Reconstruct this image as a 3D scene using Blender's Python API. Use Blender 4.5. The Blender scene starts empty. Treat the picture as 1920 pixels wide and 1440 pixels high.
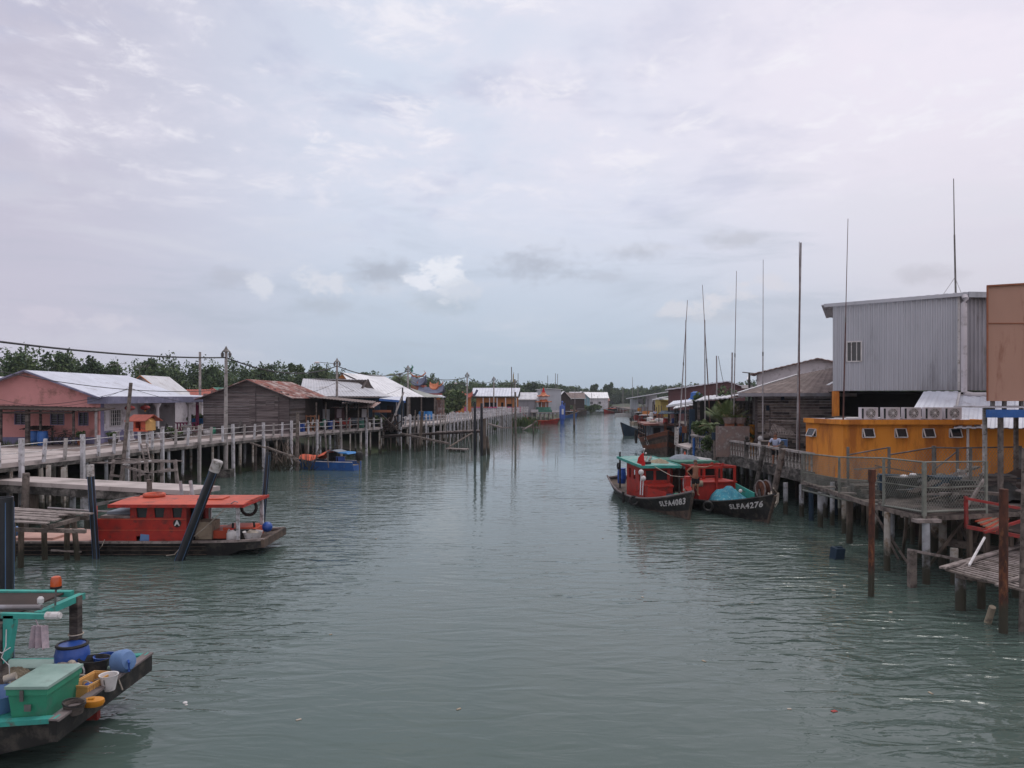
import bpy, math, random
import numpy as np
from mathutils import Vector, Matrix
R = math.radians
rnd = random.Random(7)
SC = bpy.context.scene
COL = SC.collection
# ------------------------------------------------------------------ camera, sky, sun, exposure
F, HC, HY = 1400.0, 5.5, 745.0          # focal length in photo pixels, eye height, horizon row
cam_d = bpy.data.cameras.new('camera'); cam = bpy.data.objects.new('camera', cam_d); COL.objects.link(cam)
cam.location = (0, 0, HC); cam.rotation_euler = (R(90), 0, 0)
cam_d.sensor_width = 36; cam_d.lens = 36*F/1920; cam_d.shift_y = (HY-720)/1920
cam_d.clip_start = 0.1; cam_d.clip_end = 6000
SC.camera = cam
SC.view_settings.view_transform = 'Standard'; SC.view_settings.look = 'None'
SC.view_settings.gamma = 1; SC.view_settings.exposure = 0
SUN_EL, SUN_AZ = R(58), R(40)            # azimuth from +Y towards +X
w = bpy.data.worlds.new('World'); SC.world = w; w.use_nodes = True
nt = w.node_tree; nt.nodes.clear()
def N(t, **k):
    n = nt.nodes.new(t)
    for a, b in k.items(): setattr(n, a, b)
    return n
def L(a, b): nt.links.new(a, b)
def val(sock, v):
    if hasattr(v, 'links') or hasattr(v, 'is_output'): L(v, sock)
    else: sock.default_value = v
def MA(op, a, b=0.0, c=None, clamp=False):
    n = N('ShaderNodeMath', operation=op, use_clamp=clamp); val(n.inputs[0], a); val(n.inputs[1], b)
    if c is not None: val(n.inputs[2], c)
    return n.outputs[0]
def MIX(f, a, b):
    n = N('ShaderNodeMix', data_type='RGBA'); val(n.inputs[0], f); val(n.inputs[6], a); val(n.inputs[7], b)
    return n.outputs[2]
def RAMP(f, lo, hi):
    n = N('ShaderNodeMapRange', interpolation_type='SMOOTHSTEP'); val(n.inputs[0], f); n.inputs[1].default_value = lo; n.inputs[2].default_value = hi
    return n.outputs[0]
def NOI(vec, sc, det=6, rough=.55, dist=0.0):
    n = N('ShaderNodeTexNoise'); L(vec, n.inputs['Vector']); n.inputs['Scale'].default_value = sc
    n.inputs['Detail'].default_value = det; n.inputs['Roughness'].default_value = rough; n.inputs['Distortion'].default_value = dist
    return n.outputs['Fac']
tc = N('ShaderNodeTexCoord'); sep = N('ShaderNodeSeparateXYZ'); L(tc.outputs['Generated'], sep.inputs[0])
dx, dy, dz = sep.outputs
zc = MA('MAXIMUM', dz, 0.0)
den = MA('ADD', zc, 0.13)
cmb = N('ShaderNodeCombineXYZ'); L(MA('DIVIDE', dx, den), cmb.inputs[0]); L(MA('DIVIDE', dy, den), cmb.inputs[1])
cv = cmb.outputs[0]
sky = N('ShaderNodeTexSky', sky_type='NISHITA', sun_disc=False, sun_elevation=SUN_EL, sun_rotation=SUN_AZ)
sky.air_density = 1.0; sky.dust_density = 3.0
skm = N('ShaderNodeMix', data_type='RGBA', blend_type='MULTIPLY'); skm.inputs[0].default_value = 1
L(sky.outputs[0], skm.inputs[6]); skm.inputs[7].default_value = (.075, .075, .08, 1)
# veil of high cloud: greyer low down, mauve to the sides, bright to the upper right
az = MA('ARCTAN2', dx, dy)
grad = RAMP(zc, -.02, .27)
veil = MIX(grad, (.45, .55, .665, 1), (.70, .755, .885, 1))
veil = MIX(MA('MULTIPLY', RAMP(MA('MULTIPLY', az, -1.0), .15, .62), .95), veil, (.60, .575, .69, 1))
veil = MIX(MA('MULTIPLY', RAMP(az, .12, .62), .9), veil, (.69, .665, .745, 1))
right = MA('MULTIPLY', RAMP(az, -.2, .55), RAMP(zc, .05, .40))
veil = MIX(MA('MULTIPLY', right, .95), veil, (.93, .87, .965, 1))
back = RAMP(MA('MULTIPLY', dy, -1.0), -.1, .7)
veil = MIX(back, veil, (1.05, .98, 1.05, 1))           # unseen rear sky, brightened to light the walls facing the camera
# thin texture clouds
n1 = NOI(cv, .62, 8, .58, .5); n2 = NOI(cv, 2.6, 9, .66, .4); n3 = NOI(cv, 1.25, 6, .6, .2)
t1 = RAMP(MA('ADD', MA('MULTIPLY', n1, .60), MA('MULTIPLY', n2, .40)), .44, .60)
hi = MIX(MA('MULTIPLY', MA('MULTIPLY', RAMP(zc, .15, .36), t1), .85), veil, (.86, .83, .93, 1))
dark = MA('MULTIPLY', RAMP(MA('MULTIPLY', n3, -1.0), -.50, -.36), RAMP(zc, .15, .3))
hi = MIX(MA('MULTIPLY', MA('MULTIPLY', dark, .62), MA('SUBTRACT', 1.0, MA('MULTIPLY', right, .75))), hi, (.50, .53, .70, 1))
n4 = NOI(cv, 6.5, 10, .68, .6)
bl = MA('MULTIPLY', MA('MULTIPLY', RAMP(MA('ADD', MA('MULTIPLY', n2, .55), MA('MULTIPLY', n4, .45)), .50, .62), RAMP(zc, .18, .34)), .75)
hi = MIX(bl, hi, (.94, .92, .98, 1))
# low cumulus puffs and grey scraps, placed by direction
cm2 = N('ShaderNodeCombineXYZ'); L(az, cm2.inputs[0]); L(MA('MULTIPLY', dz, 1.6), cm2.inputs[1])
nz = NOI(cm2.outputs[0], 13, 7, .6, .2)
nzb = NOI(cm2.outputs[0], 36, 6, .62)
puffs = []
def blob(px, py, rx, ry, flat=0.0):
    a0 = math.atan2(px-960, F); e0 = (HY-py)/math.hypot(F, px-960)
    ax = MA('DIVIDE', MA('SUBTRACT', az, a0), rx/F); ay = MA('DIVIDE', MA('SUBTRACT', dz, e0), ry/F)
    d2 = MA('ADD', MA('MULTIPLY', ax, ax), MA('MULTIPLY', ay, ay))
    return MA('SUBTRACT', 1.0, MA('SQRT', d2)), ay
def soft(b, k, lo, hi_):
    return RAMP(MA('ADD', b, MA('MULTIPLY', MA('SUBTRACT', MA('ADD', MA('MULTIPLY', nz, .58), MA('MULTIPLY', nzb, .42)), .5), k)), lo, hi_)
cm3 = N('ShaderNodeCombineXYZ'); L(MA('MULTIPLY', az, 2.6), cm3.inputs[0]); L(MA('MULTIPLY', dz, 13.0), cm3.inputs[1])
n5 = NOI(cm3.outputs[0], 1.1, 7, .6, .5); lowb = MA('MULTIPLY', RAMP(zc, .0, .07), RAMP(MA('MULTIPLY', zc, -1.0), -.34, -.16))
hi = MIX(MA('MULTIPLY', MA('MULTIPLY', RAMP(n5, .50, .66), lowb), .42), hi, (.74, .75, .83, 1))
hi = MIX(MA('MULTIPLY', MA('MULTIPLY', RAMP(MA('MULTIPLY', n5, -1.0), -.50, -.34), lowb), .40), hi, (.44, .50, .60, 1))
cur = hi
for px, py, rx, ry, col, st in [
    (830, 570, 120, 30, (.46, .53, .62, 1), .8), (610, 572, 100, 30, (.48, .53, .62, 1), .8), (705, 515, 90, 48, (.40, .425, .50, 1), .9), (1010, 500, 120, 52, (.42, .45, .53, 1), .9), (1210, 480, 95, 38, (.44, .46, .53, 1), .8),
    (1390, 455, 80, 24, (.50, .51, .57, 1), .7), (425, 525, 60, 32, (.46, .48, .56, 1), .6), (1150, 520, 70, 16, (.46, .49, .57, 1), .6),
    (1735, 515, 80, 28, (.50, .49, .55, 1), .6), (1330, 595, 140, 20, (.52, .54, .61, 1), .5),
    (605, 530, 80, 44, (.74, .76, .84, 1), .85), (495, 540, 38, 26, (.74, .76, .84, 1), .8), (835, 515, 62, 48, (.86, .88, .95, 1), .95),
    (790, 528, 45, 22, (.84, .86, .94, 1), .9), (860, 545, 60, 36, (.68, .72, .81, 1), .7), (1290, 580, 90, 24, (.70, .71, .78, 1), .8), (1385, 558, 80, 30, (.72, .72, .79, 1), .8),
    (1440, 530, 50, 32, (.72, .71, .78, 1), .7), (1090, 655, 50, 20, (.55, .63, .72, 1), .7), (195, 600, 75, 20, (.70, .68, .77, 1), .6),
    (1240, 645, 40, 18, (.62, .66, .74, 1), .6), (80, 590, 70, 20, (.70, .66, .76, 1), .4)]:
    b, ay = blob(px, py, rx, ry)
    bright = col[0] > .66
    f = soft(b, 4.6 if bright else 3.0, .22 if bright else .12, .80 if bright else 1.0)
    cur = MIX(MA('MULTIPLY', f, min(1, st*(1.0 if bright else .72))), cur, col)
# unseen sky overhead, raised above the visible sky to light the scene
top = MIX(RAMP(dz, .48, .85), cur, (1.0, .97, 1.04, 1))
fin = N('ShaderNodeMix', data_type='RGBA'); fin.inputs[0].default_value = .93
L(skm.outputs[2], fin.inputs[6]); L(top, fin.inputs[7])
bg = N('ShaderNodeBackground'); L(fin.outputs[2], bg.inputs[0]); bg.inputs[1].default_value = 1.0
wo = N('ShaderNodeOutputWorld'); L(bg.outputs[0], wo.inputs[0])
sd = bpy.data.lights.new('sun', 'SUN'); sd.energy = .9; sd.angle = R(18); sd.color = (1, .96, .9)
so = bpy.data.objects.new('sun', sd); COL.objects.link(so)
sv = Vector((math.sin(SUN_AZ)*math.cos(SUN_EL), math.cos(SUN_AZ)*math.cos(SUN_EL), math.sin(SUN_EL)))
so.rotation_euler = sv.to_track_quat('Z', 'Y').to_euler(); so.location = (0, 0, 60)

# ------------------------------------------------------------------ helpers
def P(px, py, Y): return Vector(((px-960)/F*Y, Y, HC-(py-HY)/F*Y))
def G(px, py, z=0.0): return P(px, py, F*(HC-z)/(py-HY))
def XX(px, Y): return (px-960)/F*Y
def ZZ(py, Y): return HC-(py-HY)/F*Y
V = Vector
def frame(d, up=(0, 0, 1)):
    d = V(d).normalized(); u = V(up)
    if abs(d.dot(u)) > .98: u = V((0, 1, 0)) if abs(d.y) < .9 else V((1, 0, 0))
    s = d.cross(u).normalized(); return s, s.cross(d).normalized()
class MB:
    def __init__(s): s.v = []; s.f = []; s.m = []; s.mi = 0
    def add(s, vs, fs):
        o = len(s.v); s.v += [tuple(v) for v in vs]; s.f += [tuple(i+o for i in f) for f in fs]; s.m += [s.mi]*len(fs); return s
    def hexa(s, p): return s.add(p, [(0,3,2,1), (4,5,6,7), (0,1,5,4), (1,2,6,5), (2,3,7,6), (3,0,4,7)])
    def box(s, c, d, rz=0, rx=0, ry=0):
        M = Matrix.Rotation(rz, 3, 'Z') @ Matrix.Rotation(ry, 3, 'Y') @ Matrix.Rotation(rx, 3, 'X'); c = V(c); hx, hy, hz = d[0]/2, d[1]/2, d[2]/2
        return s.hexa([c+M@V(q) for q in ((-hx,-hy,-hz), (hx,-hy,-hz), (hx,hy,-hz), (-hx,hy,-hz), (-hx,-hy,hz), (hx,-hy,hz), (hx,hy,hz), (-hx,hy,hz))])
    def b2(s, a, b): a, b = V(a), V(b); return s.box((a+b)/2, [abs(x) for x in (b-a)])
    def bar(s, a, b, w_, h=None, up=(0, 0, 1)):
        a, b = V(a), V(b); h = h or w_; x, y = frame(b-a, up); x = x*w_/2; y = y*h/2
        return s.hexa([a-x-y, a+x-y, a+x+y, a-x+y, b-x-y, b+x-y, b+x+y, b-x+y])
    def tube(s, a, b, r, r2=None, n=10):
        a, b = V(a), V(b); r2 = r if r2 is None else r2; x, y = frame(b-a)
        vs = []
        for p, q in ((a, r), (b, r2)):
            vs += [p+(x*math.cos(t)+y*math.sin(t))*q for t in [2*math.pi*i/n for i in range(n)]]
        return s.add(vs, [(i, (i+1) % n, n+(i+1) % n, n+i) for i in range(n)]+[tuple(range(n))[::-1], tuple(range(n, 2*n))])
    def path(s, pts, r, n=5):
        pts = [V(p) for p in pts]; vs = []; m = len(pts)
        for i, p in enumerate(pts):
            d = pts[min(i+1, m-1)]-pts[max(i-1, 0)]; x, y = frame(d); q = r[i] if isinstance(r, (list, tuple)) else r
            vs += [p+(x*math.cos(t)+y*math.sin(t))*q for t in [2*math.pi*k/n for k in range(n)]]
        fs = [(i*n+k, i*n+(k+1) % n, (i+1)*n+(k+1) % n, (i+1)*n+k) for i in range(m-1) for k in range(n)]
        return s.add(vs, fs+[tuple(range(n))[::-1], tuple(range((m-1)*n, m*n))])
    def lathe(s, c, prof, n=14, sx=1, sy=1, ax=None):
        c = V(c); vs = []
        X_, Y_, Z_ = (V((1,0,0)), V((0,1,0)), V((0,0,1)))
        if ax is not None: Z_ = V(ax).normalized(); X_, Y_ = frame(Z_)
        for r, z in prof: vs += [c+X_*(r*sx*math.cos(2*math.pi*i/n))+Y_*(r*sy*math.sin(2*math.pi*i/n))+Z_*z for i in range(n)]
        m = len(prof)
        return s.add(vs, [(j*n+i, j*n+(i+1) % n, (j+1)*n+(i+1) % n, (j+1)*n+i) for j in range(m-1) for i in range(n)]+[tuple(range(n))[::-1], tuple(range((m-1)*n, m*n))])
    def ball(s, c, r, n=12, sz=1.0):
        return s.lathe(c, [(r*math.sin(t)+1e-4, -r*sz*math.cos(t)) for t in [math.pi*i/8 for i in range(9)]], n)
    def torus(s, c, R_, r, ax=(0, 0, 1), n=22, m=8, a0=0, a1=2*math.pi):
        x, y = frame(ax); c = V(c); z = V(ax).normalized(); vs = []; full = abs(a1-a0-2*math.pi) < 1e-6; nn = n if full else n+1
        for i in range(nn):
            t = a0+(a1-a0)*i/n; d = x*math.cos(t)+y*math.sin(t)
            vs += [c+d*(R_+r*math.cos(u))+z*(r*math.sin(u)) for u in [2*math.pi*k/m for k in range(m)]]
        return s.add(vs, [((i*m+k), ((i+1) % nn)*m+k, ((i+1) % nn)*m+(k+1) % m, i*m+(k+1) % m) for i in range(n) for k in range(m)])
    def prism(s, poly, vec):
        poly = [V(p) for p in poly]; v = V(vec); n = len(poly)
        return s.add(poly+[p+v for p in poly], [tuple(range(n))[::-1], tuple(range(n, 2*n))]+[(i, (i+1) % n, n+(i+1) % n, n+i) for i in range(n)])
    def sheet(s, a, b, c, d, pitch=.2, dep=.03, th=.02):
        """corrugated sheet: ribs run from the edge a-b to the edge d-c"""
        a, b, c, d = map(V, (a, b, c, d)); nrm = (b-a).cross(d-a)
        if nrm.length < 1e-6: nrm = (c-a).cross(d-a)
        nrm.normalize(); n = max(1, int(max((b-a).length, (c-d).length)/pitch)); vs = []; ts = []
        for i in range(n):
            for q, h in ((0, 0), (.35, 0), (.5, 1), (.85, 1)): ts.append(((i+q)/n, h))
        ts.append((1, 0)); m = len(ts)
        for off in (0, -th):
            for lo, hi_ in ((a, b), (d, c)): vs += [lo.lerp(hi_, t)+nrm*(h*dep+off) for t, h in ts]
        fs = [(i, i+1, m+i+1, m+i) for i in range(m-1)]+[(2*m+i+1, 2*m+i, 3*m+i, 3*m+i+1) for i in range(m-1)]
        fs += [(i+1, i, 2*m+i, 2*m+i+1) for i in range(m-1)]+[(m+i, m+i+1, 3*m+i+1, 3*m+i) for i in range(m-1)]
        fs += [(0, m, 3*m, 2*m), (m-1, 3*m-1, 4*m-1, 2*m-1)]
        return s.add(vs, fs)
    def holes(s, o, u, v, W, H, hs, th):
        """wall from corner o, along unit u (W) and v (H), thickness th away along -n, with rectangular holes (u0,v0,u1,v1)"""
        o, u, v = V(o), V(u), V(v); n = u.cross(v)
        xs = sorted({0, W, *[q for h in hs for q in (h[0], h[2])]}); ys = sorted({0, H, *[q for h in hs for q in (h[1], h[3])]})
        for i in range(len(xs)-1):
            for j in range(len(ys)-1):
                cx, cy = (xs[i]+xs[i+1])/2, (ys[j]+ys[j+1])/2
                if any(h[0] < cx < h[2] and h[1] < cy < h[3] for h in hs): continue
                q = [o+u*x+v*y for x, y in ((xs[i], ys[j]), (xs[i+1], ys[j]), (xs[i+1], ys[j+1]), (xs[i], ys[j+1]))]
                s.hexa([p-n*th for p in q]+q)
        return s
    def build(s, name, mat, parent=None, base=None, smooth=False):
        me = bpy.data.meshes.new(name); off = V((0, 0, 0))
        if parent is not None: off = ROOT[parent.name]
        elif base is not None: off = V(base)
        me.from_pydata([(x-off.x, y-off.y, z-off.z) for x, y, z in s.v], [], s.f)
        mats = mat if isinstance(mat, (list, tuple)) else [mat]
        for m in mats: me.materials.append(m)
        if len(mats) > 1: me.polygons.foreach_set('material_index', s.m)
        if smooth:
            me.polygons.foreach_set('use_smooth', [True]*len(s.f)); me.set_sharp_from_angle(angle=R(42))
        me.update(); o = bpy.data.objects.new(name, me); COL.objects.link(o)
        if parent is not None: o.parent = parent
        else: o.location = off
        ROOT[o.name] = off
        return o
ROOT = {}
def tag(o, label=None, cat=None, group=None, kind=None):
    if label: o['label'] = label
    if cat: o['category'] = cat
    if group: o['group'] = group
    if kind: o['kind'] = kind
    return o
def thing(name, label, cat, loc, group=None, local=False, rz=0):
    o = bpy.data.objects.new(name, None); COL.objects.link(o); o.location = loc; o.rotation_euler = (0, 0, rz); o.empty_display_size = .3
    ROOT[o.name] = V((0, 0, 0)) if local else V(loc)
    return tag(o, label, cat, group)
def solo(mb, name, mat, label, cat, base=None, group=None, smooth=False, kind=None):
    if base is None:
        a = np.array(mb.v); base = V(((a[:,0].min()+a[:,0].max())/2, (a[:,1].min()+a[:,1].max())/2, a[:,2].min()))
    return tag(mb.build(name, mat, None, base, smooth), label, cat, group, kind)
def copy_tree(o, parent=None):
    c = o.copy(); COL.objects.link(c); c.parent = parent
    for ch in list(o.children): copy_tree(ch, c)
    return c
# ------------------------------------------------------------------ materials
def mat(name, c1, c2=None, sc=2.0, rough=.8, bump=.15, bsc=18, metal=0.0, st=(1, 1, 1), stain=None, wl=False, spec=.35, tr=0.0, alpha=1.0):
    m = bpy.data.materials.new(name); m.use_nodes = True; t = m.node_tree; b = t.nodes['Principled BSDF']
    new, lk = t.nodes.new, t.links.new
    tcn = new('ShaderNodeTexCoord'); mp = new('ShaderNodeMapping'); mp.inputs['Scale'].default_value = st; lk(tcn.outputs['Object'], mp.inputs[0])
    def noise(s_, det=5, r_=.6):
        n = new('ShaderNodeTexNoise'); n.inputs['Scale'].default_value = s_; n.inputs['Detail'].default_value = det; n.inputs['Roughness'].default_value = r_
        lk(mp.outputs[0], n.inputs['Vector']); return n.outputs['Fac']
    def ramp(f, lo, hi_):
        n = new('ShaderNodeMapRange'); n.interpolation_type = 'SMOOTHSTEP'; lk(f, n.inputs[0]); n.inputs[1].default_value = lo; n.inputs[2].default_value = hi_; return n.outputs[0]
    def mix(f, a, c):
        n = new('ShaderNodeMix'); n.data_type = 'RGBA'
        for k, q in ((0, f), (6, a), (7, c)):
            if hasattr(q, 'is_output'): lk(q, n.inputs[k])
            else: n.inputs[k].default_value = q if k == 0 else (*q[:3], 1)
        return n.outputs[2]
    c2 = c2 or tuple(x*.78 for x in c1)
    cur = mix(ramp(noise(sc), .35, .65), c1, c2)
    if stain:
        scol, ssc, amt = stain
        f = ramp(noise(ssc, 8, .68), .62-amt*.3, .72-amt*.15); cur = mix(f, cur, scol)
    if wl:
        g = new('ShaderNodeNewGeometry'); sp = new('ShaderNodeSeparateXYZ'); lk(g.outputs['Position'], sp.inputs[0])
        ad = new('ShaderNodeMath'); ad.operation = 'MULTIPLY_ADD'; lk(noise(5), ad.inputs[0]); ad.inputs[1].default_value = -.9; lk(sp.outputs[2], ad.inputs[2])
        f = ramp(ad.outputs[0], .35, .05)
        # MapRange needs from-min < from-max: invert
        cur = mix(f, cur, (.05, .045, .032)) if False else mix(inv(t, ad.outputs[0]), cur, (.045, .042, .03))
    lk(cur, b.inputs['Base Color']); b.inputs['Roughness'].default_value = rough; b.inputs['Metallic'].default_value = metal
    b.inputs['Specular IOR Level'].default_value = spec
    if tr: b.inputs['Transmission Weight'].default_value = tr
    if alpha < 1: b.inputs['Alpha'].default_value = alpha
    if bump:
        bp = new('ShaderNodeBump'); bp.inputs['Strength'].default_value = bump; bp.inputs['Distance'].default_value = .03
        lk(noise(bsc, 4), bp.inputs['Height']); lk(bp.outputs[0], b.inputs['Normal'])
    return m
def inv(t, sock):
    n = t.nodes.new('ShaderNodeMapRange'); n.interpolation_type = 'SMOOTHSTEP'; t.links.new(sock, n.inputs[0])
    n.inputs[1].default_value = .0; n.inputs[2].default_value = .4; n.inputs[3].default_value = 1; n.inputs[4].default_value = 0
    return n.outputs[0]
K = {}
K['conc'] = mat('concrete', (.37, .34, .33), (.27, .245, .235), 1.2, .9, .3, 12, stain=((.11, .10, .09), 2.2, .35))
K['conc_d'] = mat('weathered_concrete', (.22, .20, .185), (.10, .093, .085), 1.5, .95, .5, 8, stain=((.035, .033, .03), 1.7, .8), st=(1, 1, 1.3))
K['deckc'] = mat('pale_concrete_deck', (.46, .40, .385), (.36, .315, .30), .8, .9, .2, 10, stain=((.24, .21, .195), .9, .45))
K['rail'] = mat('white_post_paint', (.55, .54, .57), (.40, .39, .41), 3, .7, .15, 15, stain=((.17, .16, .15), 4, .4))
K['pile'] = mat('pile_concrete', (.44, .415, .39), (.30, .27, .235), 1.6, .9, .4, 9, wl=True, stain=((.16, .11, .07), 2.4, .45))
K['pile2'] = mat('grey_pile_concrete', (.40, .41, .44), (.27, .275, .29), 1.6, .85, .3, 9, wl=True, stain=((.13, .12, .11), 2.4, .4))
K['wood'] = mat('weathered_wood', (.20, .165, .145), (.11, .09, .08), 3, .9, .5, 14, st=(1, 1, 1), stain=((.055, .045, .04), 5, .5))
K['woodg'] = mat('grey_boards', (.155, .128, .128), (.095, .077, .078), 2, .9, .4, 20, st=(.4, .4, 6), stain=((.045, .038, .038), 1.6, .4))
K['woodg2'] = mat('grey_boards_dark', (.115, .094, .094), (.066, .054, .055), 2, .9, .4, 20, st=(.4, .4, 6))
K['woodg3'] = mat('grey_boards_pale', (.20, .17, .168), (.13, .108, .107), 2, .9, .4, 20, st=(.4, .4, 6))
K['woodb'] = mat('brown_boards', (.135, .112, .10), (.06, .049, .045), 1.4, .9, .5, 16, st=(.6, .6, 3), stain=((.025, .02, .02), 1.4, .6))
K['plank'] = mat('grey_planks', (.30, .255, .24), (.17, .14, .13), 3, .9, .4, 15, stain=((.09, .075, .065), 4, .4))
K['woodp'] = mat('old_wooden_pile', (.16, .125, .10), (.075, .058, .048), 2, .95, .6, 8, st=(2, 2, .5), wl=True)
K['pipe'] = mat('black_plastic_pipe', (.018, .021, .026), (.012, .014, .018), 2, .32, .04, 10, spec=.5)
K['stripe'] = mat('blue_pipe_stripe', (.08, .16, .30), None, 2, .4, 0)
K['cap'] = mat('grey_cap_plastic', (.50, .48, .47), (.34, .32, .31), 3, .6, .1, 20, stain=((.16, .14, .12), 7, .5))
K['rust'] = mat('rusted_steel', (.115, .042, .026), (.045, .022, .017), 3, .9, .6, 14, st=(1.5, 1.5, .6), wl=True, stain=((.19, .075, .035), 4, .4))
K['rustroof'] = mat('rusted_iron_roof', (.26, .085, .062), (.14, .055, .047), 1.0, .8, .2, 20, st=(1, .35, 1), stain=((.40, .33, .31), 1.6, .55))
K['rustroof2'] = mat('patched_iron_roof', (.33, .20, .165), (.19, .11, .095), 1.2, .8, .2, 20, stain=((.42, .39, .40), 1.8, .5))
K['zinc'] = mat('zinc_roof', (.52, .52, .55), (.44, .44, .47), .5, .5, .08, 8, metal=.25, stain=((.36, .34, .35), .9, .35))
K['zincw'] = mat('bright_zinc_roof', (.72, .72, .74), (.62, .62, .645), .4, .5, .05, 8, metal=.15, stain=((.50, .49, .50), .7, .35))
K['zincp'] = mat('pale_blue_zinc_roof', (.60, .62, .70), (.52, .54, .61), .5, .5, .08, 8, metal=.15, stain=((.44, .44, .49), 1.1, .3))
K['zincg'] = mat('grey_green_roof', (.33, .345, .315), (.26, .27, .245), 1, .6, .1, 8)
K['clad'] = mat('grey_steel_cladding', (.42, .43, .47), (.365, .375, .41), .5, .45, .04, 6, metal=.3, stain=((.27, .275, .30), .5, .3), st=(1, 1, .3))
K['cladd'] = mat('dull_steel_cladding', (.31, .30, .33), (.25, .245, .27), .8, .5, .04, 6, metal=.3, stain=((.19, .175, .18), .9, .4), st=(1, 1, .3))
K['brownroof'] = mat('brown_roof_sheet', (.19, .145, .135), (.14, .108, .10), .8, .85, .2, 12, stain=((.25, .20, .185), 1.2, .4))
K['maroon'] = mat('maroon_cladding', (.125, .058, .062), (.095, .046, .05), .6, .7, .1, 8)
K['peach'] = mat('pink_plaster', (.62, .285, .275), (.55, .25, .24), .5, .9, .12, 10, stain=((.30, .15, .13), .8, .35))
K['lilac'] = mat('lilac_paint', (.20, .185, .30), (.15, .14, .23), 1, .8, .1, 10)
K['fascia'] = mat('violet_grey_fascia', (.175, .175, .26), (.13, .13, .195), 1.2, .6, .1, 10, stain=((.24, .23, .32), 1.5, .4))
K['whitew'] = mat('white_plaster', (.56, .53, .56), (.46, .435, .46), .7, .9, .1, 10, stain=((.28, .255, .26), 1.2, .35))
K['pink'] = mat('magenta_paint', (.48, .10, .22), None, 1, .7, .1)
K['orange'] = mat('orange_plaster', (.74, .285, .040), (.66, .24, .034), .45, .85, .08, 7, stain=((.42, .14, .028), .8, .55), st=(1.6, 1.6, .35))
K['orange2'] = mat('temple_orange', (.42, .17, .05), (.34, .13, .04), 1, .85, .1)
K['tan'] = mat('tan_cladding', (.41, .235, .175), (.37, .21, .155), .35, .75, .05, 5, stain=((.27, .13, .09), 1.1, .35), st=(1.5, 1.5, .4))
K['blue'] = mat('blue_paint', (.03, .12, .38), (.022, .09, .29), 2, .55, .05, stain=((.10, .15, .25), 5, .25))
K['bluep'] = mat('blue_plastic', (.018, .075, .33), (.014, .055, .25), 2, .35, .03, spec=.5)
K['bluel'] = mat('pale_blue_plastic', (.12, .22, .42), (.09, .17, .34), 3, .4, .05, spec=.5)
K['teal'] = mat('teal_paint', (.045, .32, .27), (.035, .24, .205), 3, .6, .1, 12, stain=((.10, .12, .10), 5, .35))
K['tealg'] = mat('green_plastic', (.035, .25, .15), (.03, .20, .12), 2, .5, .05, spec=.45, stain=((.06, .20, .14), 4, .3))
K['lid'] = mat('pale_green_lid', (.27, .38, .34), (.20, .30, .265), 2, .5, .05, stain=((.22, .28, .25), 4, .3))
K['redp'] = mat('red_boat_paint', (.40, .028, .018), (.29, .022, .016), 1.6, .5, .1, 12, stain=((.16, .025, .02), 3.5, .4))
K['redo'] = mat('orange_red_paint', (.52, .09, .045), (.42, .075, .04), 1.5, .55, .1, 12, stain=((.25, .06, .035), 3, .35))
K['reds'] = mat('red_beam_paint', (.33, .035, .03), (.21, .028, .025), 3, .6, .2, stain=((.12, .06, .05), 5, .4))
K['black'] = mat('black_hull_paint', (.022, .022, .022), (.014, .013, .013), 2, .55, .15, 12, stain=((.06, .052, .045), 3, .45))
K['brownh'] = mat('brown_hull_wood', (.12, .085, .065), (.065, .048, .04), 2, .8, .3, 14, stain=((.035, .03, .027), 3, .5), wl=False)
K['deckw'] = mat('boat_deck_boards', (.36, .30, .22), (.25, .205, .155), 2.5, .9, .3, 12, stain=((.15, .125, .10), 4, .35))
K['pinkdeck'] = mat('pink_deck_boards', (.47, .29, .24), (.39, .235, .20), 1.5, .8, .15)
K['orangeh'] = mat('orange_hull_band', (.21, .065, .03), (.13, .045, .025), 2, .7, .2, stain=((.09, .045, .03), 3, .4))
K['white'] = mat('white_plastic', (.62, .60, .60), (.52, .50, .50), 3, .5, .05, stain=((.32, .29, .27), 5, .3))
K['dark'] = mat('dark_interior', (.012, .011, .012), None, 2, .95, 0)  # near black; paints in the shade of open rooms and doorways
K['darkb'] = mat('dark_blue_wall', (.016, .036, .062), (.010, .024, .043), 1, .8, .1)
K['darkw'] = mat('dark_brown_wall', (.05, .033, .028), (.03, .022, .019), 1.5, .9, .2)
K['glass'] = mat('dark_glass', (.02, .024, .028), None, 1, .12, 0, spec=.6)
K['steel'] = mat('dull_steel', (.20, .195, .19), (.12, .11, .105), 3, .55, .2, metal=.5)
K['steelr'] = mat('rusty_steel_pole', (.135, .062, .052), (.085, .045, .042), 3, .7, .2, metal=.2)
K['steelw'] = mat('pale_steel_pole', (.33, .31, .32), (.22, .20, .205), 3, .6, .2, metal=.2)
K['wire'] = mat('black_cable', (.025, .025, .027), None, 1, .6, 0)
K['mesh'] = mat('fence_wire', (.24, .25, .22), (.17, .175, .15), 3, .6, 0, metal=.3)
K['rope'] = mat('rope', (.42, .37, .31), (.30, .26, .22), 8, .95, .2)
K['net'] = mat('blue_fishing_net', (.06, .29, .38), (.04, .18, .26), 3, .95, 1.0, 30, stain=((.20, .42, .46), 6, .4))
K['netb'] = mat('beige_fishing_net', (.33, .28, .20), (.24, .20, .145), 4, .95, 1.0, 26)
K['skin'] = mat('sun_browned_skin', (.27, .125, .075), (.235, .105, .065), 3, .55, .03)
K['hair'] = mat('dark_hair', (.02, .016, .014), None, 3, .7, .1)
K['hairg'] = mat('grey_brown_hair', (.10, .06, .05), None, 3, .7, .1)
K['shorts'] = mat('black_cloth', (.014, .013, .016), None, 3, .9, .2)
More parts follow.
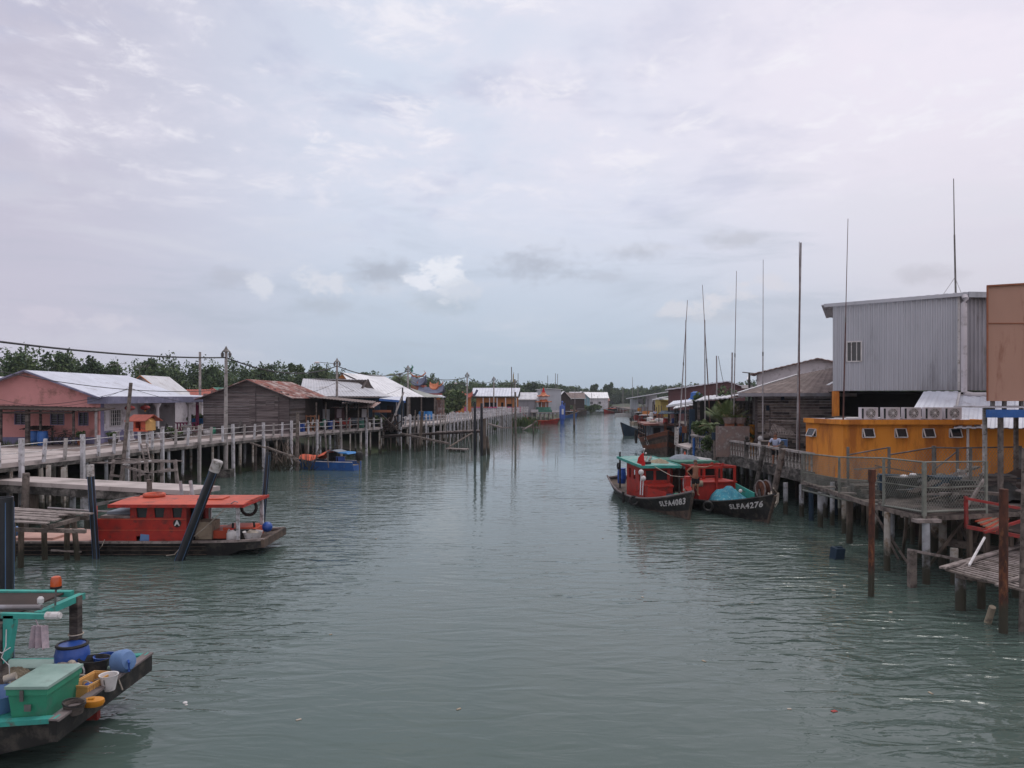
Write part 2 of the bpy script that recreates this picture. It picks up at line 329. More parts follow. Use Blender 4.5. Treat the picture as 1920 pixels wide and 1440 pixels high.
K['shirt'] = mat('pale_blue_shirt', (.38, .42, .55), (.30, .34, .47), 5, .9, .2)
K['flag'] = mat('red_cloth', (.52, .02, .02), (.42, .018, .018), 2, .85, .1)
K['yellow'] = mat('yellow_paint', (.47, .36, .10), (.38, .29, .08), 1, .8, .1)
K['crate'] = mat('yellow_plastic', (.60, .33, .11), (.50, .27, .09), 3, .55, .05)
K['urn'] = mat('orange_glaze', (.55, .22, .02), None, 2, .4, .05)
K['terra'] = mat('terracotta', (.30, .11, .06), (.24, .09, .05), 2, .8, .1)
K['brick'] = mat('brick_block', (.24, .17, .15), (.16, .12, .11), 2, .9, .3, stain=((.30, .27, .26), 2, .4))
K['tilered'] = mat('red_roof_tile', (.36, .085, .055), (.27, .065, .045), 3, .6, .1)
K['tileor'] = mat('orange_roof_tile', (.50, .155, .06), (.38, .11, .05), 3, .5, .1)
K['tilebl'] = mat('slate_blue_roof_tile', (.10, .12, .20), (.07, .08, .13), 2, .6, .1)
K['green'] = mat('green_paint', (.06, .19, .14), (.045, .15, .11), 2, .7, .1)
K['amber'] = mat('amber_lens', (.55, .09, .01), (.40, .06, .01), 4, .2, 0, spec=.6)
K['lfoliage'] = [mat('leaf_a', (.055, .095, .033), (.072, .112, .042), 3, .7, 0), mat('leaf_b', (.085, .120, .044), (.10, .13, .05), 3, .7, 0), mat('leaf_c', (.034, .060, .026), (.044, .070, .03), 3, .7, 0)]
K['ffoliage'] = [mat('far_leaf_a', (.056, .098, .038), (.068, .108, .043), 3, .8, 0), mat('far_leaf_b', (.088, .128, .048), (.10, .135, .052), 3, .8, 0), mat('far_leaf_c', (.036, .064, .030), (.043, .072, .034), 3, .8, 0)]
K['palm'] = [mat('palm_leaf', (.075, .12, .038), (.11, .14, .045), 3, .6, 0), mat('dry_palm_leaf', (.16, .13, .06), None, 3, .7, 0)]
K['bark'] = mat('bark', (.075, .062, .05), (.05, .04, .033), 4, .9, .5)
K['grass'] = [mat('grass_blade', (.075, .115, .03), (.10, .135, .04), 4, .8, 0), mat('grass_blade_dark', (.04, .07, .022), None, 4, .8, 0)]
K['cloth'] = mat('striped_rag', (.48, .38, .42), (.36, .30, .34), 12, .95, .2)
K['tarpo'] = mat('orange_tarpaulin', (.60, .12, .06), (.50, .10, .055), 2, .7, .1, 8)
K['tarpb'] = mat('blue_tarpaulin', (.03, .20, .50), (.025, .16, .40), 2, .6, .1, 8)
K['tarpg'] = mat('grey_tarpaulin', (.20, .23, .27), (.15, .17, .20), 2, .7, .2, 8)
# ------------------------------------------------------------------ setting: ground, water
def poly(pts, y):
    for (y0, x0), (y1, x1) in zip(pts, pts[1:]):
        if y <= y1: return x0+(x1-x0)*max(0, (y-y0))/(y1-y0)
    return pts[-1][1]
LB = [(-60, -27), (32, -24.5), (40, -23.2), (54, -20.5), (71, -14.5), (85, -9.5), (110, -6), (140, -2.5), (160, 7), (200, 13), (260, 25), (450, 44), (520, 58), (560, 64)]
RB = [(-60, 21), (20, 19.5), (35, 17.5), (52, 16), (71, 18.5), (108, 23), (151, 29), (200, 35), (260, 39), (450, 63), (520, 66), (560, 64)]
def ground_z(x, y):
    if y > 560: d = 30
    else:
        l, r = poly(LB, y), poly(RB, y)
        d = (l-x) if x < (l+r)/2 else (x-r)
        if y > 520: d = max(d, (y-520)*.6-5)
    n = .25*math.sin(x*.7+1.3*math.sin(y*.31))*math.cos(y*.53+.4*x)
    if d < 0: return max(-1.8, d*.45)+n*.1
    return min(1.5, .08+d*.16)+n*min(1, d*.3)
gx = [-3000, -1200, -500, -250, -160]+[-120+2.0*i for i in range(0, 121)]+[160, 250, 500, 1200, 3000]
gy = [-400, -120, -40]+[-10+2.5*i for i in range(0, 130)]+[325, 345, 370, 400, 430, 460, 490, 510, 530, 550, 570, 640, 800, 1400, 3000]
vs = [(x, y, ground_z(x, y)) for y in gy for x in gx]; nx = len(gx)
mb = MB(); mb.add(vs, [(j*nx+i, j*nx+i+1, (j+1)*nx+i+1, (j+1)*nx+i) for j in range(len(gy)-1) for i in range(nx-1)])
mud = mat('mud_ground', (.062, .05, .04), (.04, .042, .028), .35, .8, .7, 3, stain=((.05, .07, .028), .22, .8))
tag(mb.build('ground', mud, None, (0, 0, 0), True), kind='structure')

wm = bpy.data.materials.new('river_water'); wm.use_nodes = True; nt = wm.node_tree; bs = nt.nodes['Principled BSDF']
tcw = N('ShaderNodeTexCoord')
def MAP(sx, sy, rot=0.0):
    m = N('ShaderNodeMapping'); m.inputs['Scale'].default_value = (sx, sy, 1); m.inputs['Rotation'].default_value = (0, 0, rot); L(tcw.outputs['Object'], m.inputs[0]); return m.outputs[0]
big = RAMP(NOI(MAP(.05, .035), 1, 4, .6), .40, .66)
med = RAMP(NOI(MAP(.10, .16, .3), 1, 3, .5), .38, .70)
spw = N('ShaderNodeSeparateXYZ'); L(tcw.outputs['Object'], spw.inputs[0])
edge = MA('MAXIMUM', RAMP(spw.outputs[0], 3.5, 9.5), RAMP(MA('MULTIPLY', spw.outputs[0], -1.0), 3.0, 9.0))   # livelier water among the piles and boats
a1 = NOI(MAP(.70, 1.9, .14), 1, 2, .45, .9)
a2 = NOI(MAP(1.9, 4.2, -.12), 1, 2, .5, .7)
a3 = NOI(MAP(6.0, 11.0, .3), 1, 2, .5)
amp = MA('ADD', MA('MULTIPLY', MA('MULTIPLY', edge, MA('ADD', MA('MULTIPLY', med, .6), .4)), 1.0), MA('ADD', MA('MULTIPLY', big, .22), .10))
amp = MA('MULTIPLY', amp, MA('SUBTRACT', 1.0, MA('MULTIPLY', RAMP(spw.outputs[1], 18, 60), .66)))      # ripples flattened with distance so the far water reflects brighter
hgt = MA('ADD', MA('ADD', MA('MULTIPLY', MA('MULTIPLY', a1, amp), .17), MA('MULTIPLY', MA('MULTIPLY', a2, amp), .052)), MA('MULTIPLY', MA('ADD', amp, .02), MA('MULTIPLY', a3, .0055)))
bp = N('ShaderNodeBump'); bp.inputs['Strength'].default_value = 1; bp.inputs['Distance'].default_value = 1.0; L(hgt, bp.inputs['Height']); L(bp.outputs[0], bs.inputs['Normal'])
cw = MIX(NOI(MAP(.06, .09), 1, 4, .6), (.058, .092, .080, 1), (.078, .104, .092, 1))
L(cw, bs.inputs['Base Color']); bs.inputs['Roughness'].default_value = .03; bs.inputs['IOR'].default_value = 1.333; bs.inputs['Specular IOR Level'].default_value = .5
mb = MB(); mb.add([(-3000, -400, 0), (3000, -400, 0), (3000, 3000, 0), (-3000, 3000, 0)], [(0, 1, 2, 3)])
tag(mb.build('water', wm, None, (0, 0, 0)), kind='structure')

# ------------------------------------------------------------------ foliage
def cards(pts, size, rng, flat=.0, asp=.6):
    """leaf-clump faces at the given points, numpy arrays of verts and quads"""
    n = len(pts); a = rng.normal(size=(n, 3)); a[:, 2] += flat*np.sign(a[:, 2]); a /= np.linalg.norm(a, axis=1)[:, None]
    b = rng.normal(size=(n, 3)); u = np.cross(a, b); u /= np.linalg.norm(u, axis=1)[:, None]; v = np.cross(a, u)
    s = size*(.6+.8*rng.random(n))[:, None]
    v0 = np.stack([pts-u*s, pts-v*s*asp, pts+u*s, pts+v*s*asp], 1)
    return v0.reshape(-1, 3)
def mesh_quads(name, verts, mats, midx, parent=None, base=(0, 0, 0)):
    me = bpy.data.meshes.new(name); nq = len(verts)//4
    off = ROOT[parent.name] if parent is not None else V(base)
    me.vertices.add(len(verts)); me.vertices.foreach_set('co', (verts-np.array(off)).astype(np.float32).ravel())
    me.loops.add(nq*4); me.loops.foreach_set('vertex_index', np.arange(nq*4, dtype=np.int32))
    me.polygons.add(nq); me.polygons.foreach_set('loop_start', np.arange(0, nq*4, 4, dtype=np.int32)); me.polygons.foreach_set('loop_total', np.full(nq, 4, dtype=np.int32))
    for m in mats: me.materials.append(m)
    me.polygons.foreach_set('material_index', np.asarray(midx, dtype=np.int32)); me.update(calc_edges=True)
    o = bpy.data.objects.new(name, me); COL.objects.link(o)
    if parent is not None: o.parent = parent
    else: o.location = off
    ROOT[o.name] = off
    return o
NR = np.random.default_rng(5)
def crown_pts(c, rx, rz, n, rng, lumps=9):
    """points filling a lumpy crown, denser at the shell of each lump; returns points and a tone index per point"""
    P_, T_ = [], []
    for k in range(lumps):
        d = rng.normal(size=3); d /= np.linalg.norm(d); q = rng.random()**.4
        lc = np.array(c)+d*np.array([rx, rx, rz])*q*.68; r = (.28+.25*rng.random())
        m = n//lumps; dd = rng.normal(size=(m, 3)); dd /= np.linalg.norm(dd, axis=1)[:, None]
        rad = (.30+.62*rng.random(m)**.7)[:, None]
        P_.append(lc+dd*rad*np.array([rx*r, rx*r, rz*r])); t0 = rng.integers(0, 3)
        T_.append(np.where(rng.random(m) < .6, t0, rng.integers(0, 3, m)))
    return np.concatenate(P_), np.concatenate(T_)
def tree(name, x, y, h, rx, label, n=1400, size=.28, far=False, group=None, z0=1.2, lumps=12, trunk_h=.4):
    t = thing(name, label, 'tree', (x, y, z0), group)
    tr = MB(); top = V((x+rnd.uniform(-.3, .3), y, z0+h*.75)); tr.tube((x, y, z0-.5), top, .05*rx+.06, .04, 8)
    for i in range(6):
        a = rnd.uniform(0, 6.3); p = V((x, y, z0)).lerp(top, rnd.uniform(trunk_h, .85)); tr.tube(p, p+V((math.cos(a)*rx*.6, math.sin(a)*rx*.6, h*.15)), .06, .02, 6)
    tr.build('trunk', K['bark'], t)
    ch = h*(1-trunk_h)/2; pts, ti = crown_pts((x, y, z0+h-ch), rx, ch, n, NR, lumps)
    mesh_quads('crown', cards(pts, size, NR), K['ffoliage'] if far else K['lfoliage'], np.repeat(ti, 1), t)
    return t
# the far wood: one mass of many crowns following the back of the village and the bend of the river
WL = [(-150, 70), (-105, 92), (-82, 118), (-66, 155), (-52, 195), (-42, 225), (-22, 265), (0, 300), (14, 345), (30, 400), (42, 470), (62, 545), (78, 480), (84, 400), (96, 330), (120, 285), (170, 240)]
segs = []; V_, T_ = [], []
acc = 0.0
for (x0, y0), (x1, y1) in zip(WL, WL[1:]):
    ln = math.hypot(x1-x0, y1-y0); ux, uy = (x1-x0)/ln, (y1-y0)/ln; nxn, nyn = -uy, ux
    if nyn < 0: nxn, nyn = -nxn, -nyn
    k = 0.0
    while k < ln:
        for row in range(3):
            px_ = x0+ux*k+nxn*(row*6.0)+rnd.uniform(-2, 2); py_ = y0+uy*k+nyn*(row*6.0)+rnd.uniform(-2, 2)
            h = 8.9+row*.9+rnd.uniform(-1.1, 1.1)+2.1*max(0, min(1, (-px_-15)/35))
            rx = 3.3+rnd.random()*1.2; nleaf = int(1100 if row == 0 else 700)
            near = math.hypot(px_, py_)
            sz = .17+near*.0007
            pts, ti = crown_pts((px_, py_, 1.2+h*.52), rx, h*.62, nleaf, NR, 9)
            V_.append(cards(pts, sz, NR)); T_.append(ti)
        if px_ < 5:
            for q_ in range(2):
                fx, fy = x0+ux*k-nxn*(3.5+2.5*q_)+rnd.uniform(-2, 2), y0+uy*k-nyn*(3.5+2.5*q_)+rnd.uniform(-2, 2); hf = rnd.uniform(5.6, 8.4)
                pts, ti = crown_pts((fx, fy, 1.0+hf*.5), 2.6, hf*.5, 620, NR, 7); V_.append(cards(pts, .16+near*.0006, NR)); T_.append(np.where(ti == 2, 1, ti))
        k += 3.7
mesh_quads('woodland', np.concatenate(V_), K['ffoliage'], np.concatenate(T_))
tag(bpy.data.objects['woodland'], 'dense green mangrove wood closing the horizon behind the village', 'wood', None, 'stuff')
core = MB()      # trunks, and solid dark bulbs painting the shade behind the front leaves
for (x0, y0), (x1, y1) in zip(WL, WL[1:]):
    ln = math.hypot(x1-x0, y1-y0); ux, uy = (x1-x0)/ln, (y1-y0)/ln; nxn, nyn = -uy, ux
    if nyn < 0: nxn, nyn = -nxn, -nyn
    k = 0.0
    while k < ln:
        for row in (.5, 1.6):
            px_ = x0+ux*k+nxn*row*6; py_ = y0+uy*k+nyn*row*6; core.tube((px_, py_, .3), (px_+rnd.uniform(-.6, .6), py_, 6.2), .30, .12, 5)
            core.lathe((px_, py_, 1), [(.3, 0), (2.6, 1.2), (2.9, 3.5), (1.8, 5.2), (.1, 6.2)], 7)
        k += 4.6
core.build('woodland_shade_core', K['ffoliage'][2], None, (0, 0, 0)); tag(bpy.data.objects['woodland_shade_core'], 'trunks and dark filler standing for the shade inside the mangrove wood', 'wood', None, 'stuff')
# tall trees that stand out of the skyline
for px, py, Y, rx, lab in [
    (22, 648, 112, 3.0, 'broad tree at the far left of the skyline above the pink house'), (108, 645, 118, 2.6, 'tallest dark tree on the left skyline, square topped'),
    (160, 657, 122, 2.2, 'slim tree beside the square topped tree on the skyline'), (195, 661, 128, 3.4, 'wide tree over the white roof of the pink house'),
    (278, 666, 130, 2.4, 'rounded tree over the orange gable behind the pink house'), (395, 674, 140, 2.5, 'tree behind the bare pole left of the tall lamp pole'),
    (490, 673, 150, 3.2, 'low spreading tree above the brown plank house'), (560, 672, 160, 3.4, 'flat topped tree left of the second lamp pole'),
    (600, 680, 170, 2.2, 'small tree just left of the second lamp pole'), (680, 690, 200, 2.6, 'dark tree over the ridge of the white roof'),
    (999, 714, 300, 3.4, 'dome shaped tree above the pagoda on the skyline'), (1112, 712, 420, 3.5, 'bushy skyline tree over the pale blue house'),
    (1142, 714, 420, 3.0, 'skyline tree over the end of the river'), (1309, 713, 330, 2.6, 'rounded tree over the maroon shed beside a mast'),
    (1345, 716, 330, 1.8, 'small tree peeping over the maroon shed')]:
    z = ZZ(py, Y); tree('mangrove_tree', XX(px, Y), Y, z-1.2, rx, lab, 1900, .17+Y*.0008, True, 'tall trees standing out of the wood', 1.2, 9, .35)

def palm(name, x, y, z0, h, lf, label, nf=14, lean=0.0, cat='palm', dry=0.2, up=.9, dr=.55):
    t = thing(name, label, cat, (x, y, z0))
    if h > .1: MB().path([(x, y, z0), (x+lean*.5, y, z0+h*.5), (x+lean, y, z0+h)], [.13, .11, .09], 8).build('trunk', K['bark'], t)
    fm = MB()
    for i in range(nf):
        a = i*2.399+rnd.random()*.4; el = up-.9*(i/nf)+rnd.uniform(-.15, .15); c = V((x+lean, y, z0+h)); fm.mi = 1 if rnd.random() < dry else 0
        d = V((math.cos(a), math.sin(a), 0)); pr = c; s_ = V((-d.y, d.x, 0))
        for k in range(12):
            q = (k+1)/12; p = c+d*(lf*q*math.cos(el)*(1-.1*q))+V((0, 0, lf*(math.sin(el)*q-dr*q*q)))
            wd = lf*.28*math.sin(math.pi*min(1, q*.92+.08))+.03; ax = (p-pr).normalized()
            for sg in (-1, 1):
                for e in (0, .33, .66):
                    b0 = pr.lerp(p, e); tip = b0+s_*sg*wd+ax*wd*.5+V((0, 0, -wd*.35))
                    fm.add([b0, b0+ax*lf*.016, tip], [(0, 1, 2)])
            fm.bar(pr, p, .025, .015); pr = p
    fm.build('fronds', K['palm'], t)
    return t
def bush(name, c, rx, rz, n, size, label, cat='bush', group=None, mats=None):
    t, ti = crown_pts((c[0], c[1], c[2]+rz), rx, rz, n, NR, 7)
    o = mesh_quads(name, cards(t, size, NR), mats or K['lfoliage'], ti, None, c)
    return tag(o, label, cat, group)
def grass_tuft(name, c, rx, h, n, label, cat='reeds'):
    m = MB()
    for i in range(n):
        a = rnd.uniform(0, 6.3); r = rx*math.sqrt(rnd.random()); b = V((c[0]+r*math.cos(a)*1.6, c[1]+r*math.sin(a), c[2])); m.mi = rnd.randint(0, 1)
        tp = b+V((rnd.uniform(-.35, .35)*h, rnd.uniform(-.35, .35)*h, h*rnd.uniform(.6, 1.1))); s_ = V((math.cos(a*3), math.sin(a*3), 0))*h*.035
        mid = b.lerp(tp, .55)+V((0, 0, h*.08)); m.add([b-s_, b+s_, mid+s_*.8, tp, mid-s_*.8], [(0, 1, 2, 3, 4)])
    return solo(m, name, K['grass'], label, cat, c)
# ------------------------------------------------------------------ left bank: concrete walkway on piles
DZ = 2.6
EA = [V((-22.9, 22, DZ))]+[G(a, b, DZ) for a, b in ((0, 870), (140, 855.5), (225, 845.5), (305, 835.5), (380, 828), (480, 819), (560, 812), (640, 806), (718, 801))]
EB = [G(a, b, DZ) for a, b in ((748, 798), (825, 792), (890, 784), (960, 774.5), (990, 771.5))]
def offs(pts, d):
    out = []
    for i, p in enumerate(pts):
        t = (pts[min(i+1, len(pts)-1)]-pts[max(i-1, 0)]).normalized(); out.append(p+V((-t.y, t.x, 0))*d)
    return out
def along(pts, step, start=0.0):
    out = []; acc = start
    for a, b in zip(pts, pts[1:]):
        ln = (b-a).length
        while acc < ln: out.append((a.lerp(b, acc/ln), (b-a).normalized())); acc += step
        acc -= ln
    return out
def strip(m, pts, wd, z0, z1):
    q = offs(pts, wd)
    for i in range(len(pts)-1):
        a, b, c, d = pts[i], pts[i+1], q[i+1], q[i]
        m.hexa([V((p.x, p.y, z0)) for p in (a, b, c, d)]+[V((p.x, p.y, z1)) for p in (a, b, c, d)])
def walkway(pts, wd, z, th, label, step, pmat, seed, tallevery=3, rail_h=.95, back=True, rstep=1.25, rails=True, raillab=''):
    rr = random.Random(seed)
    t = thing('walkway', label, 'walkway', (pts[0].x, pts[0].y, -1))
    m = MB(); strip(m, pts, wd, z-th, z); m.build('deck', K['deckc'], t)
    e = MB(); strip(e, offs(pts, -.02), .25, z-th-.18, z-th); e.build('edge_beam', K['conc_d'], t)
    k = 0
    for p, d in along(pts, step, .4):
        n = V((-d.y, d.x, 0))
        for off in ((.12, wd-.25) if back else (.12,)):
            if off > 1 and k % 2: continue
            q = p+n*(off+rr.uniform(-.05, .05)); r = rr.uniform(.075, .12); lx, ly = rr.uniform(-.08, .08), rr.uniform(-.08, .08)
            MB().tube((q.x+lx, q.y+ly, -1), (q.x, q.y, z-th-.02), r, r*.95, 8).build('pile', pmat[rr.randint(0, len(pmat)-1)], t, smooth=True)
        k += 1
    if rails:
        f = thing('railing', raillab, 'railing', (pts[0].x, pts[0].y, z)); tops = []
        for i, (p, d) in enumerate(along(pts, rstep, .3)):
            n = V((-d.y, d.x, 0)); q = p+n*(-.10); tall = i % tallevery == 0
            s_ = .17 if tall else .12; hh = rail_h+(.10 if tall else 0)+rr.uniform(-.03, .03)
            MB().bar((q.x+rr.uniform(-.03, .03), q.y, -1 if tall else z-.12), (q.x+rr.uniform(-.07, .07), q.y+rr.uniform(-.05, .05), z+hh), s_, s_, (d.x, d.y, 0)).build('post', K[rr.choice(['rail', 'rail', 'rail', 'conc'])], f); tops.append(q)
        for hz in (.80, .42):
            MB().path([V((q.x, q.y, z+hz+rr.uniform(-.03, .01))) for q in tops], .018, 5).build('rail', K['white'], f)
    return t
walkway(EA, 2.1, DZ, .2, 'pale concrete walkway on piles in front of the pink and the plank house', 1.55, [K['pile'], K['pile2'], K['pile']], 3, raillab='white post railing in front of the pink and the plank house')
walkway(EB, 2.3, DZ, .2, 'far stretch of concrete walkway leading to the orange temple hall', 1.7, [K['pile'], K['pile2']], 4, rstep=1.0, tallevery=2, raillab='close set white post railing leading to the orange temple hall')
# wide ground slab behind the walkway, on its own dark piles
pv = MB()
inner = offs(EA, 2.14)
for i in range(len(inner)-1):
    a, b = inner[i], inner[i+1]; pv.hexa([V((-52, a.y, 2.3)), V((a.x, a.y, 2.3)), V((b.x, b.y, 2.3)), V((-52, b.y, 2.3)), V((-52, a.y, 2.57)), V((a.x, a.y, 2.57)), V((b.x, b.y, 2.57)), V((-52, b.y, 2.57))])
K['yard'] = mat('trodden_yard', (.20, .155, .145), (.14, .11, .10), .5, .95, .3, 4, stain=((.30, .25, .235), .8, .4))
tag(pv.build('pavement', K['yard'], None, (-30, 40, 2.3)), kind='structure')
pl = MB(); a = [G(-260, 836, 2.6), G(0, 840.5, 2.6), G(95, 844, 2.6), G(146, 847.5, 2.6), G(150, 850.5, 2.6), G(0, 862, 2.6), G(-260, 880, 2.6)]
pl.prism([V((p.x, p.y, 2.575)) for p in a], (0, 0, .05)); tag(pl.build('pavement', K['deckc'], None, a[1]), kind='structure')
for i in range(34):   # dark slab piles seen between the walkway piles
    p, d = along(EA, 1.9, 1)[i % len(along(EA, 1.9, 1))]; n = V((-d.y, d.x, 0)); q = p+n*(3.2+1.6*(i % 3))
    tag(MB().tube((q.x, q.y, -.3), (q.x, q.y, 2.3), .09, .09, 7).build('slab_pile', K['woodp'], None, (q.x, q.y, 0)), 'dark post in the shade under the village slab behind the left walkway', 'pile', 'dark posts under the village slab')
beyond = MB(); bi = offs(EB, 2.34)
for a, b in zip(bi, bi[1:]): beyond.hexa([V((q[0], q[1], z)) for z in (2.3, 2.57) for q in ((a.x-26, a.y), (a.x, a.y), (b.x, b.y), (b.x-26, b.y))])
tag(beyond.build('pavement', K['yard'], None, bi[0]), kind='structure')

# ---------------- window helper
def window(parent, o, u, v, w_, h_, fm, gm, nx_=2, ny_=1, fr=.05, dep=.06):
    o, u, v = V(o), V(u), V(v); n = u.cross(v); f = MB()
    def b(x0, y0, x1, y1, d0=-.02, d1=dep):
        q = [o+u*x+v*y for x, y in ((x0, y0), (x1, y0), (x1, y1), (x0, y1))]; f.hexa([p+n*d0 for p in q]+[p+n*d1 for p in q])
    b(0, 0, w_, fr); b(0, h_-fr, w_, h_); b(0, fr, fr, h_-fr); b(w_-fr, fr, w_, h_-fr)
    for i in range(1, nx_): b(w_*i/nx_-fr*.3, fr, w_*i/nx_+fr*.3, h_-fr, -.01, dep-.015)
    for i in range(1, ny_): b(fr, h_*i/ny_-fr*.25, w_-fr, h_*i/ny_+fr*.25, -.005, dep-.03)
    fo = f.build('window', fm, parent); g = MB(); q = [o+u*x+v*y for x, y in ((fr, fr), (w_-fr, fr), (w_-fr, h_-fr), (fr, h_-fr))]
    g.hexa([p-n*.06 for p in q]+[p-n*.04 for p in q]); g.build('pane', gm, fo); return fo
def grille(parent, o, u, v, w_, h_, m_, nx_, ny_, r=.012, name='grille'):
    o, u, v = V(o), V(u), V(v); f = MB()
    for i in range(nx_+1): f.bar(o+u*w_*i/nx_, o+u*w_*i/nx_+v*h_, r*2)
    for i in range(ny_+1): f.bar(o+v*h_*i/ny_, o+v*h_*i/ny_+u*w_, r*1.9)
    return f.build(name, m_, parent)
UX, UY, UZ = V((1, 0, 0)), V((0, 1, 0)), V((0, 0, 1))
# ---------------- pink gabled house
h = thing('pink_house', 'salmon pink gabled house with white metal roof and long violet porch eave', 'house', (-30.4, 47, 2.58))
wins = [(XX(27, 47), 3.78, .80, .86), (XX(94, 47), 3.75, .90, .88), (XX(147, 47), 3.72, .64, .84)]
w1 = MB(); w1.holes((-37, 47, 2.58), UX, UZ, 11, 3.0, [(x+37, z-2.58, x+37+a, z-2.58+b) for x, z, a, b in wins], .18)
w1.prism([(-35.2, 47, 5.58), (-26.0, 47, 5.58), (-30.4, 47, 7.1)], (0, .18, 0)); w1.build('gable_wall', K['peach'], h)
for x, z, a, b in wins: window(h, (x, 47.04, z), UX, UZ, a, b, K['lilac'], K['glass'], 2, 6, .05)
MB().b2((-37, 46.97, 2.58), (-26, 46.995, 3.0)).build('plinth_band', K['lilac'], h)
MB().b2((-28.6, 47.2, 2.58), (-26.03, 47.4, 5.5)).b2((-26.25, 47.18, 2.58), (-26.0, 47.6, 5.1)).build('corner_pillar', K['lilac'], h)
r_ = MB(); r_.sheet((-25.75, 46.55, 5.50), (-25.75, 59.2, 5.50), (-30.4, 59.2, 7.18), (-30.4, 46.55, 7.18), .45, .03, .04)
r_.sheet((-35.3, 59.2, 5.45), (-35.3, 46.55, 5.45), (-30.4, 46.55, 7.18), (-30.4, 59.2, 7.18), .45, .03, .04); rf = r_.build('roof', K['zincp'], h)
MB().bar((-25.7, 46.5, 5.45), (-30.4, 46.5, 7.16), .1, .16, (0, -1, 0)).bar((-35.4, 46.5, 5.36), (-30.4, 46.5, 7.16), .1, .16, (0, -1, 0)).build('barge_board', K['fascia'], rf)
sw = MB(); sw.holes((-26.6, 47.6, 2.58), UY, UZ, 5.4, 2.6, [(.35, 1.15, 1.15, 2.0), (1.75, 1.0, 3.1, 2.1)], .15); sw.build('side_wall', K['whitew'], h)
for y, z, a, b in ((47.95, 3.73, .8, .85), (49.35, 3.58, 1.35, 1.1)):
    window(h, (-26.58, y, z), UY, UZ, a, b, K['white'], K['glass'], 5, 4, .04)
MB().b2((-26.57, 47.6, 2.58), (-26.5, 53, 3.3)).build('dado', K['lilac'], h)
for y0, n_ in ((47.9, 5), (49.4, 7), (52.4, 6), (54.6, 9), (58, 9)):
    g = MB()
    for i in range(n_): g.b2((-25.62, y0+i*.17, 2.72), (-25.56, y0+i*.17+.06, 3.28))
    g.b2((-25.65, y0-.1, 3.28), (-25.52, y0+n_*.17, 3.34)).b2((-25.65, y0-.1, 2.62), (-25.52, y0+n_*.17, 2.71)); g.build('balustrade', K['whitew'], h)
po = MB(); po.b2((-29, 47.25, 5.12), (-25.55, 66, 5.20)); po.build('porch_ceiling', K['whitew'], h)
MB().b2((-25.5, 46.9, 5.10), (-25.38, 66.0, 5.56)).b2((-26.6, 46.76, 5.10), (-25.38, 46.86, 5.54)).build('porch_fascia', K['fascia'], h)
MB().sheet((-25.5, 59.3, 5.54), (-25.5, 66.1, 5.54), (-29.5, 66.1, 5.75), (-29.5, 59.3, 5.75), .4, .02, .03).build('porch_roof', K['zincp'], h)
for y in (54.2, 59.6, 65):
    c = MB().lathe((-25.75, y, 2.58), [(.2, 0), (.2, .12), (.14, .2), (.125, 2.15), (.15, 2.2), (.26, 2.4), (.28, 2.5)], 14); c.build('column', K['whitew'], h, smooth=True)
MB().b2((-29.3, 53.0, 2.58), (-29.1, 60.5, 5.1)).b2((-29.1, 52.95, 2.58), (-26.6, 53.1, 5.1)).b2((-29.1, 60.3, 2.58), (-27.3, 60.5, 5.1)).build('porch_back_wall', K['whitew'], h)
MB().b2((-29.08, 55, 2.6), (-29.05, 56.2, 4.7)).build('door', K['dark'], h)
pk = MB().b2((-28.6, 61.2, 3.35), (-25.9, 61.3, 3.45)).b2((-28.6, 61.2, 2.7), (-25.9, 61.3, 2.85)).b2((-26.1, 61.6, 2.6), (-25.9, 61.8, 5.1))
for i in range(11): pk.b2((-28.5+i*.25, 61.22, 2.85), (-28.4+i*.25, 61.28, 3.35))
pk.build('pink_balustrade', K['pink'], h)
for y, lab in ((50.2, 'red lantern under the violet eave nearer the pink gable'), (52.3, 'red lantern under the violet eave farther from the pink gable')):
    lt = thing('lantern', lab, 'lantern', (-25.7, y, 4.65), 'red lanterns under the porch eave')
    MB().ball((-25.7, y, 4.78), .32, 12, .55).build('shade', K['reds'], lt, smooth=True); MB().tube((-25.7, y, 4.95), (-25.7, y, 5.12), .02).tube((-25.7, y, 4.5), (-25.7, y, 4.6), .05).build('tassel', K['urn'], lt)  # darker red puts the shade under the eave into the colour
# lean-to in front of the gable
t = thing('lean_to_shelter', 'dark lean-to shelter on thin posts against the pink gable', 'shelter', (-29, 45, 2.58))
MB().sheet((-33, 44.6, 4.86), (-24.9, 44.6, 4.68), (-24.9, 46.9, 4.82), (-33, 46.9, 5.0), .3, .03, .05).b2((-31.2, 44.6, 4.52), (-26.3, 44.7, 4.64)).build('roof', K['darkw'], t)
for px, yb in ((2, 44.8), (52, 44.8), (76, 45.6), (138, 44.8), (180, 44.9)):
    MB().bar((XX(px, yb), yb, 2.58), (XX(px, yb), yb, 4.75), .11 if px != 52 else .2).build('post', K['woodb'] if px != 180 else K['steelw'], t)
def barrel(x, y, z, r, hh, m_, label, name='barrel', rim=None, cat='barrel'):
    t = thing(name, label, cat, (x, y, z)); MB().lathe((x, y, z), [(r*.88, 0), (r*.92, .03), (r, hh*.3), (r*1.03, hh*.33), (r*1.0, hh*.36), (r*1.03, hh*.66), (r, hh*.7), (r*.9, hh*.97), (r*.84, hh)], 18).build('body', m_, t, smooth=True)
    MB().torus((x, y, z+hh*.98), r*.87, .03, n=18, m=6).build('rim', rim or m_, t, smooth=True); return t
barrel(XX(80, 45.4), 45.4, 2.58, .3, .85, K['blue'], 'blue barrel beside the bicycles under the pink gable lean-to')
barrel(XX(66, 46), 46.0, 2.58, .28, .85, K['blue'], 'shaded blue barrel behind the brighter one under the pink gable lean-to')
